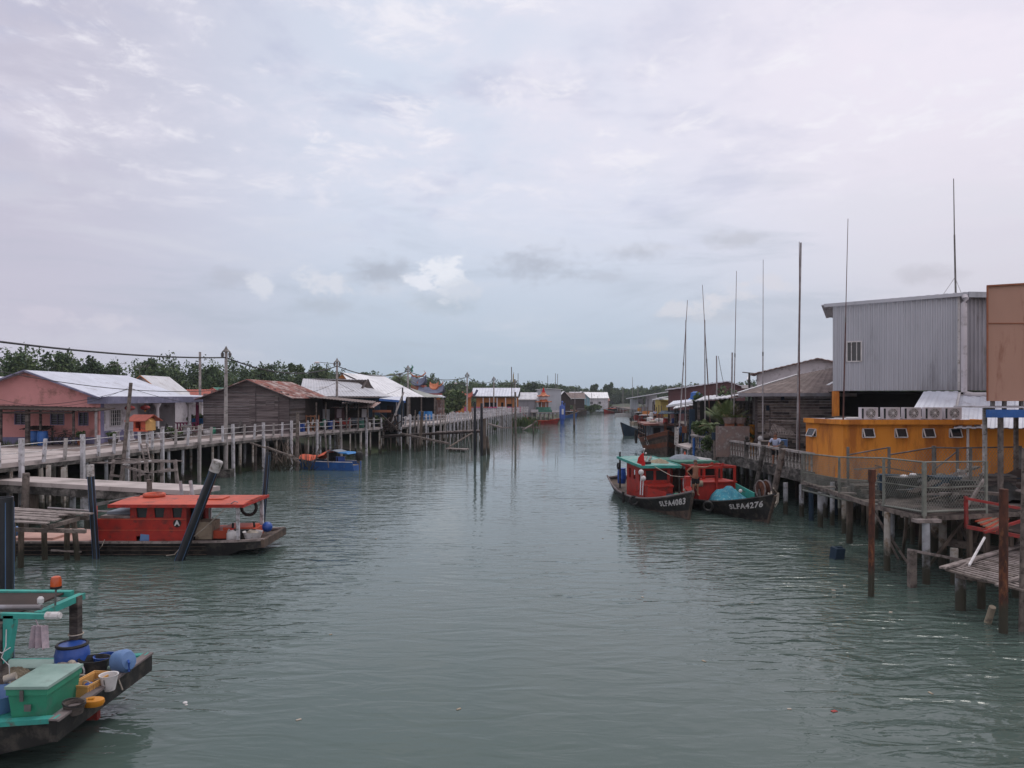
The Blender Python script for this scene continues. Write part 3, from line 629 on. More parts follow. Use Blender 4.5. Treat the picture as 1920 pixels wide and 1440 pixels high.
bx_ = MB().sheet((XX(50, 46.3), 45.6, 3.55), (XX(100, 46.3), 45.6, 3.5), (XX(96, 46.3), 46.6, 3.72), (XX(54, 46.3), 46.6, 3.72), .2, .02, .03)
for px in (52, 98): bx_.bar((XX(px, 46), 46, 2.58), (XX(px, 46), 46, 3.6), .08)
solo(bx_, 'low_canopy', K['darkw'], 'low dark canopy over the blue barrels under the pink gable', 'canopy')
def bicycle(x, y, z, rz, label, m_, name='bicycle'):
    t = thing(name, label, 'bicycle', (x, y, z), None, True, rz)
    for cx in (-.52, .52):
        w_ = MB().torus((cx, 0, .33), .31, .022, (0, 1, 0), 20, 6); 
        for i in range(8): w_.bar((cx, 0, .33), (cx+.3*math.cos(i*.785), 0, .33+.3*math.sin(i*.785)), .008)
        w_.build('wheel', K['black'], t)
    MB().tube((-.52, 0, .33), (-.12, 0, .30), .018).tube((-.52, 0, .33), (-.2, 0, .72), .015).tube((-.12, 0, .3), (-.22, 0, .8), .02).tube((-.12, 0, .3), (.38, 0, .72), .022).tube((-.2, 0, .7), (.36, 0, .8), .018).tube((.52, 0, .33), (.35, 0, .9), .02).build('frame', m_, t)
    MB().path([(.40, -.27, .95), (.33, -.12, .98), (.33, .12, .98), (.40, .27, .95)], .016).build('handlebar', K['steel'], t)
    MB().box((-.24, 0, .85), (.26, .14, .07)).build('saddle', K['black'], t); return t
bicycle(XX(108, 45.6), 45.6, 2.58, .25, 'dark bicycle nearest the blue barrel under the pink gable', K['black'])
bicycle(XX(128, 45.9), 45.9, 2.58, -.3, 'dark bicycle between the first bicycle and the leafy pot under the pink gable', K['steelr'])
def pot_plant(x, y, z, hgt, label, m_=None, rp=.2, rl=.4, n=260):
    t = thing('potted_plant', label, 'potted plant', (x, y, z)); MB().lathe((x, y, z), [(rp*.7, 0), (rp, .32), (rp*1.1, .34), (rp*.9, .3)], 12).build('pot', m_ or K['terra'], t, smooth=True)
    p, ti = crown_pts((x, y, z+.35+hgt*.5), rl, hgt*.55, n, NR, 5); mesh_quads('leaves', cards(p, .07, NR), K['lfoliage'], ti, t); return t
pot_plant(XX(152, 45.4), 45.4, 2.58, .9, 'leafy potted shrub at the right end of the pink gable', None, .22, .45)
pot_plant(XX(212, 45.9), 45.9, 2.6, .6, 'potted shrub before the white grilles of the pink house', K['woodb'], .3, .4)
pot_plant(XX(318, 52.5), 52.5, 2.6, .5, 'low potted plant beside the little orange shrine on posts', K['conc_d'], .35, .5)
pot_plant(XX(335, 50.5), 50.5, 2.6, .3, 'round basin of plants on the walkway right of the orange shrine', K['conc_d'], .5, .5, 200)
bush('bush', (XX(374, 66), 66, 2.6), 1.0, .9, 900, .11, 'yellow green bush at the end of the violet porch eave', mats=K['palm'][:1]+K['lfoliage'][1:])
solo(MB().box((XX(372, 63), 63, 3.5), (.9, .5, .45)), 'water_tub', K['tarpb'], 'bright blue tub beside the bush at the end of the violet eave', 'tub')
grass_tuft('grass_patch', (XX(22, 45), 45, 2.57), 1.0, .35, 160, 'patch of green weeds at the foot of the pink gable', 'weeds')
# neighbours behind the pink house
def gable_house(name, label, c, W_, D_, z0, ze, zr, wall, roof, trim=None, pitch=.4, windows=(), cat='house', over=.4, gablemat=None, door=None, ax='y'):
    """gable facing the camera (ax y): walls W_ wide D_ deep"""
    x, y = c; t = thing(name, label, cat, (x, y, z0)); a, b = x-W_/2, x+W_/2
    wl = MB(); wl.holes((a, y, z0), UX, UZ, W_, ze-z0, [(q[0], q[1]-z0, q[0]+q[2], q[1]-z0+q[3]) for q in windows], .15)
    wl.b2((b-.15, y+.15, z0), (b, y+D_, ze)).b2((a, y+.15, z0), (a+.15, y+D_, ze)).b2((a+.15, y+D_-.15, z0), (b-.15, y+D_, ze))
    wl.build('wall', wall, t)
    if ax == 'y':
        MB().prism([(a, y+.01, ze), (b, y+.01, ze), (x, y+.01, zr-.08)], (0, .14, 0)).build('gable', gablemat or wall, t)
        r = MB(); s_ = (zr-ze)/(W_/2); r.sheet((b+over, y-over, ze-over*s_), (b+over, y+D_+over, ze-over*s_), (x, y+D_+over, zr), (x, y-over, zr), pitch, .03, .04)
        r.sheet((a-over, y+D_+over, ze-over*s_), (a-over, y-over, ze-over*s_), (x, y-over, zr), (x, y+D_+over, zr), pitch, .03, .04); rr_ = r.build('roof', roof, t)
        if trim: MB().bar((b+over, y-over-.04, ze-over*s_-.05), (x, y-over-.04, zr-.04), .06, .2, (0, -1, 0)).bar((a-over, y-over-.04, ze-over*s_-.05), (x, y-over-.04, zr-.04), .06, .2, (0, -1, 0)).build('barge_board', trim, rr_)
    else:
        r = MB(); yc = y+D_/2; s_ = (zr-ze)/(D_/2); r.sheet((a-over, y-over, ze-over*s_), (b+over, y-over, ze-over*s_), (b+over, yc, zr), (a-over, yc, zr), pitch, .03, .04)
        r.sheet((b+over, y+D_+over, ze-over*s_), (a-over, y+D_+over, ze-over*s_), (a-over, yc, zr), (b+over, yc, zr), pitch, .03, .04); rr_ = r.build('roof', roof, t)
        g = MB()
        for q in (a, b-.15): g.prism([(q, y, ze), (q, y+D_, ze), (q, yc, zr-.06)], (.15, 0, 0))
        g.build('gable', gablemat or wall, t)
        if trim: MB().b2((a-over, y-over-.06, ze-over*s_-.18), (b+over, y-over-.02, ze-over*s_+.02)).build('fascia', trim, rr_)
    for q in windows: window(t, (a+q[0], y-.03, q[1]), UX, UZ, q[2], q[3], trim or K['white'], K['glass'], 2, 1, .06)
    if door: MB().b2((a+door[0], y-.05, z0), (a+door[0]+door[1], y-.01, z0+door[2])).build('door', door[3], t)
    return t
gable_house('house', 'house with an orange trimmed gable behind the white roof of the pink house', (XX(268, 70), 70), 5.0, 5, 2.5, 5.6, 7.55, K['whitew'], K['zinc'], K['orange2'])
gable_house('house', 'low maroon tiled house behind the pink house porch', (XX(345, 74), 74), 3.6, 5, 2.5, 5.45, 6.3, K['whitew'], K['tilered'], None, .25, ax='x')
gable_house('house', 'small house with green roof left of the brown plank house', (XX(402, 80), 80), 3.2, 6, 2.5, 5.6, 6.55, K['whitew'], K['green'], K['tilered'])
gable_house('house', 'white roofed house at the left edge behind the pink gable', (-42.5, 58), 8, 9, 2.5, 5.6, 7.2, K['whitew'], K['zincw'], K['orange2'])
for px, py, Y, lab in ((221, 683, 72, 'television aerial over the white roof nearest the pink ridge end'), (262, 688, 70, 'television aerial beside the orange trimmed gable')):
    a = MB(); c = P(px, py, Y); a.tube((c.x, Y, 6.0), c, .02, n=5).tube(c+V((-.9, 0, -.05)), c+V((.9, 0, .1)), .015, n=5)
    for i in range(7): q = c+V((-.8+i*.26, 0, -.04+i*.02)); a.tube(q+V((0, -.3, -.1-.02*i)), q+V((0, .3, .1+.02*i)), .01, n=4)
    solo(a, 'roof_aerial', K['steel'], lab, 'aerial', (c.x, Y, 6.0))
# little orange shrine on posts
x, y = XX(268, 43.5), 43.5; t = thing('spirit_shrine', 'little orange shrine house on posts over the white railing', 'shrine', (x, y, 2.6))
s = MB(); s.b2((x-.42, y-.3, 3.52), (x+.42, y+.3, 3.58)).b2((x-.42, y+.26, 3.58), (x+.42, y+.3, 4.1)).b2((x-.42, y-.28, 3.58), (x-.30, y+.26, 4.1)).b2((x-.42, y-.3, 3.58), (x-.1, y-.27, 3.72)).b2((x+.02, y-.3, 3.58), (x+.3, y-.27, 4.08)); s.build('box', K['redo'], t)
MB().b2((x+.30, y-.31, 3.58), (x+.60, y+.31, 4.1)).prism([(x+.30, y-.31, 4.1), (x+.60, y-.31, 4.1), (x+.44, y-.31, 4.3)], (0, .6, 0)).build('side_panel', K['crate'], t)
MB().prism([(x-.8, y-.55, 4.10), (x-.8, y-.55, 4.15), (x-.55, y, 4.50), (x-.55, y, 4.45)], (1.2, 0, 0)).prism([(x-.55, y, 4.45), (x-.55, y, 4.50), (x-.3, y+.55, 4.15), (x-.3, y+.55, 4.10)], (1.2, 0, 0)).build('roof', K['tilered'], t)
for q in (-.2, .25): MB().bar((x+q, y, 2.6), (x+q, y, 3.52), .12).build('post', K['rail'], t)

# ---------------- weathered plank house
PH = 59.5; xa, xb, xc = -24.6, -17.75, -20.95
h = thing('plank_house', 'grey brown weatherboard house with rusty red roof', 'house', (xc, PH, 2.57))
bd = MB(); z = 2.6; i = 0
while z < 6.75:
    if z > 5.6: f = (6.8-z)/(6.8-5.6); l_, r2 = xc-(xc-xa)*f, xc+(xb-xc)*f
    else: l_, r2 = xa, xb
    if r2-l_ > .2:
        cuts = sorted([l_, r2]+[q for q in (-22.9, -20.4, -18.6) if l_+.1 < q < r2-.1])
        for a, b in zip(cuts, cuts[1:]):
            bd.mi = rnd.choice([0, 0, 1, 2]); bd.hexa([(a, PH-.03-rnd.random()*.02, z), (b-.01, PH-.03, z), (b-.01, PH, z), (a, PH, z), (a, PH-.012, z+.19), (b-.01, PH-.012, z+.19), (b-.01, PH, z+.19), (a, PH, z+.19)])
    z += .2; i += 1
bd.build('gable_boards', [K['woodg'], K['woodg2'], K['woodg3']], h)
MB().b2((-22.93, PH-.07, 2.6), (-22.85, PH-.03, 5.6)).b2((-20.45, PH-.07, 2.6), (-20.37, PH-.03, 6.4)).b2((-18.63, PH-.07, 2.6), (-18.55, PH-.03, 5.5)).build('batten', K['woodg2'], h)
MB().b2((-19.6, PH-.08, 4.5), (-18.9, PH-.05, 5.3)).build('hatch', K['woodg'], h)
bs2 = MB(); z = 2.6
while z < 5.55:
    bs2.mi = rnd.choice([0, 1, 1]); bs2.b2((xb, PH+.01, z), (xb+.03, PH+4.5, z+.185)); z += .2
bs2.b2((xb-.1, PH+.02, 2.6), (xb-.01, PH+11, 5.6)).b2((xa, PH+10.9, 2.6), (xb-.1, PH+11, 5.6)); bs2.build('side_wall', [K['woodg2'], K['darkw']], h)
r_ = MB(); r_.sheet((xb+.45, PH-.5, 5.42), (xb+.45, PH+11.5, 5.42), (xc, PH+11.5, 6.92), (xc, PH-.5, 6.92), .28, .03, .03)
r_.sheet((xa-.45, PH+11.5, 5.35), (xa-.45, PH-.5, 5.35), (xc, PH-.5, 6.92), (xc, PH+11.5, 6.92), .28, .03, .03); rf = r_.build('roof', K['rustroof'], h)
MB().bar((xb+.5, PH-.52, 5.36), (xc, PH-.52, 6.86), .05, .18, (0, -1, 0)).bar((xa-.5, PH-.52, 5.28), (xc, PH-.52, 6.86), .05, .18, (0, -1, 0)).build('barge_board', K['woodg2'], rf)
t = thing('porch_awning', 'long brown awning sloping off the plank house roof', 'awning', (-15, 66, 2.57))
MB().sheet((XX(573, 64), 63.5, 5.58), (XX(698, 68), 68, 4.95), (XX(705, 75), 75, 5.1), (XX(600, 72), 72, 5.62), .3, .03, .04).build('roof', K['brownroof'], t)
for px, Y in ((593, 64.5), (611, 66), (650, 67), (672, 68), (690, 68.6)): MB().bar((XX(px, Y), Y, 2.57), (XX(px, Y), Y, 5.05), .1).build('post', K['wood'], t)
t = thing('porch_awning', 'rust patched awning with dark beams under the long brown awning', 'awning', (-14, 68, 2.57))
MB().sheet((XX(620, 68), 68, 4.58), (XX(700, 69), 69, 4.56), (XX(714, 73.5), 73.5, 5.0), (XX(640, 73.5), 73.5, 4.98), .25, .03, .04).build('roof', K['rustroof2'], t)
for px in (647, 654, 666, 671): MB().bar((XX(px, 68), 67.9, 4.3), (XX(px, 68), 67.9, 4.9), .12).build('bracket', K['dark'], t)
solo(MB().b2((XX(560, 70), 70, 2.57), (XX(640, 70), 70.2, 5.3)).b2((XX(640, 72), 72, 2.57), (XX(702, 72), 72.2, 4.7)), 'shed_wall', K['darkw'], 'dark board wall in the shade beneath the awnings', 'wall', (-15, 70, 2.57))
solo(MB().b2((XX(605, 69), 69, 2.57), (XX(618, 69), 69.06, 4.4)), 'leaning_door', K['zinc'], 'grey sheet door leaning in the shade right of the plank house', 'door')
solo(MB().b2((XX(628, 69.5), 69.4, 2.57), (XX(646, 69.5), 69.5, 4.5)), 'leaning_door', K['maroon'], 'dull red door panel in the shade behind the second lamp pole', 'door')
t = thing('wooden_rack', 'bare orange brown wooden rack at the corner of the plank house', 'rack', (XX(583, 63), 63, 2.6)); rk = MB()
K['freshwood'] = mat('fresh_brown_timber', (.28, .13, .07), (.19, .085, .05), 3, .8, .2)
for px in (575, 583, 590, 597): MB().bar((XX(px, 63), 63, 2.6), (XX(px+rnd.uniform(-1, 1), 63), 63, 4.0), .08).build('upright', K['freshwood'], t)
MB().bar((XX(573, 63), 62.95, 3.9), (XX(592, 63), 62.95, 3.9), .1).bar((XX(573, 63), 62.95, 3.1), (XX(600, 63), 62.95, 3.15), .08).build('crossbar', K['freshwood'], t)

# ---------------- grey hipped roof with small gable, blue porch
Y3 = 76; t = thing('grey_roof_house', 'house with broad pale grey hipped roof and a small dark roof gable', 'house', (-14, Y3, 2.57))
e0, e1 = V((XX(560, Y3), Y3, 5.62)), V((XX(711, Y3), Y3, 5.60)); q0, q1 = P(568, 710, 82), P(689, 712, 82)
r_ = MB(); r_.sheet(e0, e1, q1+V((-1.0, 0, -.35)), q0, .35, .03, .04)
hipc = P(680, 727, 79.5); hb = P(737, 743.5, 83)
r_.sheet(e1, hb, P(697, 728.5, 82), hipc, .35, .03, .04); r_.sheet(P(712, 743, 88), e0+V((0, 14, 0)), q0, q1, .35, .03, .04); rf = r_.build('roof', K['zinc'], t)
g1, g2, g3 = P(680, 727.5, 79.3), P(697, 728, 82.2), q1
MB().prism([g1, g2, g3], (-.2, .02, 0)).build('roof_gable', K['darkw'], rf); MB().bar(g1, g3+V((0.05, 0, .03)), .08, .14).bar(g2, g3+V((0.05, 0, .03)), .08, .14).build('gable_trim', K['woodg2'], rf)
MB().bar(e0+V((0, -.06, -.08)), e1+V((0, -.06, -.08)), .05, .16).build('fascia', K['woodg3'], rf)
MB().b2((XX(570, Y3+.6), Y3+.6, 2.57), (XX(712, Y3+.6), Y3+.8, 5.5)).build('wall', K['darkb'], t)
MB().sheet(P(711, 747.5, 76), P(760, 751.5, 80), P(762, 743.5, 86), P(712, 744.3, 79), .4, .02, .03).build('porch_roof', K['zincp'], t)
MB().bar(P(711, 747.5, 75.9)-V((0, 0, .1)), P(760, 751.5, 79.9)-V((0, 0, .1)), .06, .22).build('porch_fascia', K['blue'], t)
MB().b2((XX(709, 79), 79, 2.57), (XX(757, 79), 79.2, 5.1)).build('porch_wall', K['darkb'], t)
for px in (743.5, 754): MB().bar((XX(px, 78.6), 78.6, 2.57), (XX(px, 78.6), 78.6, 5.2), .1).build('post', K['steelw'], t)
MB().b2((XX(726, 78.9), 78.9, 3.0), (XX(738, 78.9), 78.96, 4.6)).build('door', K['dark'], t)
# ---------------- big white roof, orange gable
t = thing('white_roof_hall', 'open hall under a long bright white roof with an orange gable', 'building', (-14, 92, 2.57))
r0, r1 = P(641, 699, 93), P(718, 704.5, 100); b0, b1 = P(700, 744, 88), P(796, 744, 92)
r_ = MB(); r_.sheet(P(668, 736, 90), b0, r0+(r1-r0)*.45, r0, .5, .03, .05); r_.sheet(b0, b1, r1, r0+(r1-r0)*.45, .5, .03, .05)
r_.sheet(P(600, 744, 106), P(620, 742, 94), r0, r1, .5, .03, .05); rf = r_.build('roof', K['zincw'], t)
MB().prism([P(634, 709.5, 93.1), P(668, 711.5, 93.1), P(642, 700.5, 93.1)], (0, .2, 0)).build('gable', K['orange2'], rf)
MB().bar(P(668, 711.5, 92.9), r0+V((0, -.05, 0)), .1, .2, (0, -1, 0)).bar(P(630, 708, 92.9), r0+V((0, -.05, 0)), .1, .2, (0, -1, 0)).build('barge_board', K['woodg2'], rf)
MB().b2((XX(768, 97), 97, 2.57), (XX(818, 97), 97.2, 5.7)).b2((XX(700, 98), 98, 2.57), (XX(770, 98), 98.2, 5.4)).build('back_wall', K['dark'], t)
for px, Y in ((815, 93), (768, 90.5), (790, 92.5)): MB().bar((XX(px, Y), Y, 2.57), (XX(px, Y), Y, 5.5), .14).build('post', K['wood'], t)
t = thing('green_roof_shed', 'low pale green roof stepping down from the bright white roof', 'shed', (-10, 98, 2.57))
MB().sheet(P(795, 744.5, 93), P(836, 744.5, 96), P(803, 738.5, 99), P(768, 727, 99), .4, .03, .04).build('roof', K['zincg'], t)
MB().sheet(P(800, 745.3, 94), P(836, 744.8, 95.5), P(828, 741, 99), P(800, 740, 99), .4, .03, .04).build('lower_roof', K['zincp'], t)
for px in (817, 830): MB().bar((XX(px, 95), 95, 2.57), (XX(px, 95), 95, 5.4), .12).build('post', K['wood'], t)
MB().b2((XX(817, 98), 98, 2.57), (XX(833, 98), 98.2, 5.2)).build('wall', K['rustroof2'], t)

# ---------------- temple with blue and red tiled roofs behind
Y4 = 150; t = thing('temple', 'temple with red and slate blue curved tile roofs behind the tree', 'temple', (XX(800, Y4), Y4, 2.57))
def temple_roof(m, x0, x1, y0, y1, ze, zr, lift=.6, n=12):
    ym = (y0+y1)/2
    for i in range(n):
        a, b = i/n, (i+1)/n; f = lambda q: lift*abs(2*q-1)**3
        xa_, xb_ = x0+(x1-x0)*a, x0+(x1-x0)*b
        for ya, yb in ((y0, ym), (y1, ym)):
            for th in (0,):
                p = [V((xa_, ya, ze+f(a))), V((xb_, ya, ze+f(b))), V((xb_, (ya+yb)/2, ze+(zr-ze)*.38+f(b))), V((xa_, (ya+yb)/2, ze+(zr-ze)*.38+f(a))), V((xb_, yb, zr+f(b))), V((xa_, yb, zr+f(a)))]
                k_ = V((0, 0, -.18)); m.hexa([q+k_ for q in p[:4]]+p[:4]); m.hexa([p[3]+k_, p[2]+k_, p[4]+k_, p[5]+k_, p[3], p[2], p[4], p[5]])
m = MB(); temple_roof(m, XX(783, Y4), XX(830, Y4), Y4, Y4+6, 6.2, 7.6); m.build('lower_roof', K['tilebl'], t)
m = MB(); temple_roof(m, XX(770, 153), XX(797, 153), 152, 157, 8.0, 9.4, .9); m.build('upper_roof', K['tilebl'], t)
MB().b2((XX(784, Y4), Y4+.3, 2.57), (XX(829, Y4), Y4+5.6, 6.0)).build('wall', K['orange2'], t)
MB().b2((XX(782, Y4), Y4-.1, 5.45), (XX(829, Y4), Y4+.2, 6.3)).b2((XX(771, 153), 152.5, 7.0), (XX(796, 153), 156.5, 8.0)).build('red_frieze', K['tilered'], t)
for a, b, zz in ((783, 830, 7.9), (770, 797, 9.9)):
    for px, sg in ((a, 1), (b, -1)): MB().path([(XX(px, 153)+sg*1.4, 153, zz-.2), (XX(px, 153)+sg*.5, 153, zz), (XX(px, 153)-sg*.1, 153, zz+.6), (XX(px, 153)+sg*.2, 153, zz+1.1)], [.16, .18, .14, .05], 6).build('ridge_ornament', K['tileor'], t)
MB().path([P(773, 697, 152), P(771, 692, 152), P(774, 688, 152), P(772, 684, 152)], [.3, .22, .2, .05], 6).path([P(759, 697, 152), P(763, 693, 152), P(757, 688, 152)], [.25, .2, .05], 6).build('dragon_ornament', K['green'], t)
m = MB(); temple_roof(m, XX(806, 149), XX(822, 149), 148, 150, 7.2, 8.2, .5, 8); m.build('porch_roof', K['tileor'], t)
tree('broad_tree', XX(852, 128), 128, 5.5, 3.0, 'broad green tree between the temple and the orange hall', 2600, .34, False, None, 1.8, 14, .22)
tree('broad_tree', XX(799, 190), 190, 9.2, 3.6, 'dark tree behind the blue temple roof', 900, .5, True, None, 1.3, 9, .3)
palm('coconut_palm', XX(746, 140), 140, 1.3, 7.6, 4.2, 'coconut palm behind the far corner of the bright white roof', 15, .3, dry=.15)
palm('coconut_palm', XX(737, 160), 160, 1.3, 6.0, 3.6, 'shorter palm beside the coconut palm over the white roof', 10, .3, dry=.4)
bush('bush', (XX(836, 112), 112, 2.5), 1.7, .9, 700, .17, 'green bush beside the far railing below the temple')
for px, Y, lab in ((797, 97, 'left blue tub of the pair behind the far railing'), (807, 97, 'right blue tub of the pair behind the far railing')):
    barrel(XX(px, Y), Y-2.5, 2.58, .55, 1.15, K['tarpb'], lab, 'water_tub', cat='tub')
# ---------------- orange hall
Y5 = 152; t = thing('orange_hall', 'orange hall with white metal roof behind the lamp poles', 'building', (XX(930, Y5), Y5, 2.57)); x0, x1 = XX(886, Y5), XX(974, Y5)
wl = MB(); wl.holes((x0+.8, Y5, 2.57), UX, UZ, x1-x0-1, 2.9, [(1.6, .2, 4.2, 1.9), (6.2, .5, 7.3, 1.6), (5.0, .2, 5.5, 1.9)], .2); wl.build('wall', K['orange2'], t)
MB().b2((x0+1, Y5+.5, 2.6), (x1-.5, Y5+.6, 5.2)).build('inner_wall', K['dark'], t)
MB().sheet((XX(884, Y5), Y5-1, 5.72), (XX(971, Y5), Y5-1, 5.72), (XX(976, Y5), Y5+4, 7.45), (XX(885, Y5), Y5+4, 7.45), .6, .04, .06).sheet((XX(976, Y5), Y5+9, 5.7), (XX(884, Y5), Y5+9, 5.7), (XX(885, Y5), Y5+4, 7.45), (XX(976, Y5), Y5+4, 7.45), .6, .04, .06).build('roof', K['zincp'], t)
MB().b2((x0, Y5-.9, 5.42), (x1, Y5-.8, 5.62)).build('fascia', K['darkw'], t)
for px in (906, 918, 932, 948, 968): MB().tube((XX(px, Y5-.8), Y5-.8, 2.57), (XX(px, Y5-.8), Y5-.8, 5.5), .1, n=8).build('column', K['whitew'], t)
MB().prism([P(884, 744, Y5-1.2), P(891, 742, Y5-1.2), P(897, 732, Y5-1.2), P(893, 730, Y5-1.2), P(890, 737, Y5-1.2), P(882, 741, Y5-1.2)], (0, .4, 0)).build('gate_ornament', K['tilebl'], t)
t = thing('orange_gateway', 'small orange gateway with red tiled top at the corner of the orange hall', 'gateway', (XX(872, 140), 140, 2.57))
MB().b2((XX(860, 140), 140, 2.57), (XX(870, 140), 140.8, 4.8)).b2((XX(874, 140), 140, 2.57), (XX(883, 140), 140.8, 5.6)).b2((XX(870, 140), 140, 4.2), (XX(874, 140), 140.8, 5.2)).build('wall', K['orange2'], t)
m = MB(); temple_roof(m, XX(866, 140), XX(886, 140), 139.6, 141.4, 5.5, 6.2, .5, 8); m.build('roof', K['tilered'], t)
t = thing('pink_fence', 'red and pink balustrade panels in front of the orange hall', 'fence', (XX(930, 146), 146, 2.57))
for i, px in enumerate(range(852, 978, 9)):
    if 905 < px < 932 and i % 2: pass
    MB().b2((XX(px, 146), 146, 2.57), (XX(px+8, 146), 146.1, 3.65)).build('panel', K['whitew'] if 925 < px < 948 else (K['pink'] if i % 3 else K['tilered']), t)
solo(MB().b2((XX(884, 140), 140, 2.6), (XX(946, 140), 140.05, 3.5)), 'grey_hoarding', K['cladd'], 'pale grey hoarding behind the far walkway railing', 'hoarding', (0, 140, 2.6))
# ---------------- utility poles with lamp heads
def lamp_pole(px, pyt, Y, label, first=None):
    x = XX(px, Y); zt = ZZ(pyt, Y); t = thing('lamp_pole', label, 'lamp pole', (x, Y, -1), 'concrete lamp poles along the left walkway')
    MB().tube((x-.05, Y, -1), (x, Y, zt-.3), .17, .10, 10).build('pole', K['conc'], t, smooth=True)
    MB().b2((x-.42, Y-.42, -1), (x+.42, Y+.42, .55)).build('footing', K['conc_d'], t)
    MB().lathe((x, Y, zt-.38), [(.1, 0), (.3, .03), (.12, .22), (.08, .3), (.02, .42)], 8).build('cap', K['steel'], t)
    for sx in (-.26, .26): MB().lathe((x+sx, Y, zt-.78), [(.03, 0), (.10, .1), (.12, .3), (.03, .42)], 8).tube((x+sx, Y, zt-.4), (x, Y, zt-.3), .015, n=5).build('lantern', K['steel'], t)
    return V((x, Y, zt-.75))
LP = [lamp_pole(*a) for a in ((424, 650, 51.5, 'tall lamp pole in front of the gap left of the plank house'), (632, 672, 74, 'lamp pole in front of the awnings right of the plank house'),
      (765, 685, 96, 'lamp pole before the right end of the bright white roof'), (876, 698, 124, 'lamp pole beside the broad green tree'), (926, 706, 149, 'lamp pole before the orange hall roof'), (966.5, 711.5, 168, 'lamp pole at the right end of the orange hall'))]
for i, lab in ((3, 'white street light arm on the lamp pole beside the broad tree'), (1, 'small street light arm on the lamp pole behind the awnings')):
    b = LP[i]+V((0, 0, -1.2 if i == 3 else .2)); L_ = 1.6; t = thing('street_light', lab, 'street light', b)
    MB().tube(b, b+V((-L_, -.3, .15)), .03, n=6).build('arm', K['steel'], t); MB().ball(b+V((-L_-.3, -.3, .12)), .28, 10, .4).build('lamp_head', K['white'], t, smooth=True)
def cable(a, b, sag, r, label, n=18, cat='cable', group=None):
    a, b = V(a), V(b); m = MB(); m.path([a.lerp(b, i/n)-V((0, 0, sag*4*(i/n)*(1-i/n))) for i in range(n+1)], r, 4)
    return solo(m, 'overhead_cable', K['wire'], label, cat, a, group)
p0 = P(-60, 633, 30)
cable(p0, LP[0], .25, .045, 'thick cable from the left edge to the tall lamp pole')
cable(P(-60, 684, 34), LP[0]+V((0, 0, -2.2)), .55, .02, 'thin lower cable drooping over the pink house roof')
cable(LP[0], LP[1], .9, .05, 'thick cable between the two lamp poles by the plank house')
cable(LP[0]+V((0, 0, -2.2)), LP[1]+V((0, 0, -1.6)), .9, .018, 'thin lower cable over the plank house roof')
cable(LP[1], LP[2], .8, .05, 'thick cable over the bright white roof'); cable(LP[1]+V((0, 0, -1.6)), LP[2]+V((0, 0, -1.6)), 1.4, .02, 'thin cable drooping across the bright white roof')
cable(LP[2], LP[3], .8, .05, 'cable over the temple roofs'); cable(LP[3], LP[4], .8, .05, 'cable over the broad tree and hall roof'); cable(LP[4], LP[5], .6, .05, 'cable along the orange hall roof')
def pole(name, a, b, r, m_, label, cat='pole', group=None, n=8, r2=None, cap=None):
    t = MB().tube(a, b, r, r*.85 if r2 is None else r2, n); o = solo(t, name, m_, label, cat, a, group, True)
    return o
pole('bare_pole', (XX(375, 72), 72, 1), P(375, 660, 72), .14, K['conc'], 'bare thin pole between the pink house and the tall lamp pole')
WP = P(245.5, 718, 40.5); pole('leaning_wooden_pole', P(232, 862, 39.5)-V((0.15, 0, 1.5)), WP, .11, K['wood'], 'weathered leaning wooden pole beside the orange shrine')
cable(P(-40, 754, 38), WP+V((0, 0, -.3)), .45, .012, 'thin cable across the pink gable to the leaning pole'); cable(WP+V((0, 0, -.3)), P(548, 744, 60), .9, .012, 'thin cable from the leaning pole to the plank house')
cable(P(-40, 735, 38), WP+V((0, 0, -.2)), .9, .008, 'finest cable sagging across the pink gable')
# ---------------- motor scooters and clutter on the walkway
def scooter(x, y, z, rz, label, m_):
    t = thing('motor_scooter', label, 'scooter', (x, y, z), 'motor scooters parked along the left walkway', True, rz)
    for cx in (-.6, .62): MB().torus((cx, 0, .27), .22, .055, (0, 1, 0), 18, 6).build('wheel', K['black'], t, smooth=True)
    MB().prism([(-.85, -.14, .62), (-.3, -.14, .45), (.05, -.14, .36), (.35, -.14, .42), (.55, -.14, .95), (.42, -.14, 1.0), (.22, -.14, .55), (-.25, -.14, .72), (-.85, -.14, .76)], (0, .28, 0)).build('body', m_, t)
    MB().prism([(-.8, -.12, .76), (-.15, -.12, .72), (-.12, -.12, .80), (-.8, -.12, .86)], (0, .24, 0)).build('seat', K['black'], t)
    MB().path([(.42, -.33, 1.04), (.48, -.1, 1.0), (.48, .1, 1.0), (.42, .33, 1.04)], .02).tube((.62, 0, .27), (.48, 0, 1.0), .03).build('handlebar', K['steel'], t)
    return t
for px, Y, rz, c, lab in ((577, 64, .3, 'white', 'white motor scooter left of the second lamp pole'), (600, 66, -.4, 'green', 'green and white motor scooter just left of the second lamp pole'), (646, 69.5, .2, 'redp', 'red motor scooter just right of the second lamp pole'),
                          (300, 53.5, .5, 'black', 'black motor scooter right of the orange shrine'), (762, 84, .8, 'white', 'pale motor scooter behind the third lamp pole'), (440, 59, .2, 'steel', 'dark motor scooter at the foot of the plank house gable')):
    scooter(XX(px, Y), Y, 2.6, rz, lab, K[c])
for k, (px, Y, lab) in enumerate(((562, 62.5, 'blue crate behind the railing at the plank house corner'),)):
    solo(MB().box((XX(px, Y), Y, 2.95), (.7, .5, .65)), 'plastic_crate', K['bluep'], lab, 'crate')
t = thing('tricycle_cart', 'tarpaulin covered cart with wheels behind the railing end', 'cart', (XX(665, 71), 71, 2.6)); c = V((XX(665, 71), 71, 2.6))
MB().box(c+V((0, 0, .7)), (1.6, .9, .5)).build('box', K['tarpg'], t)
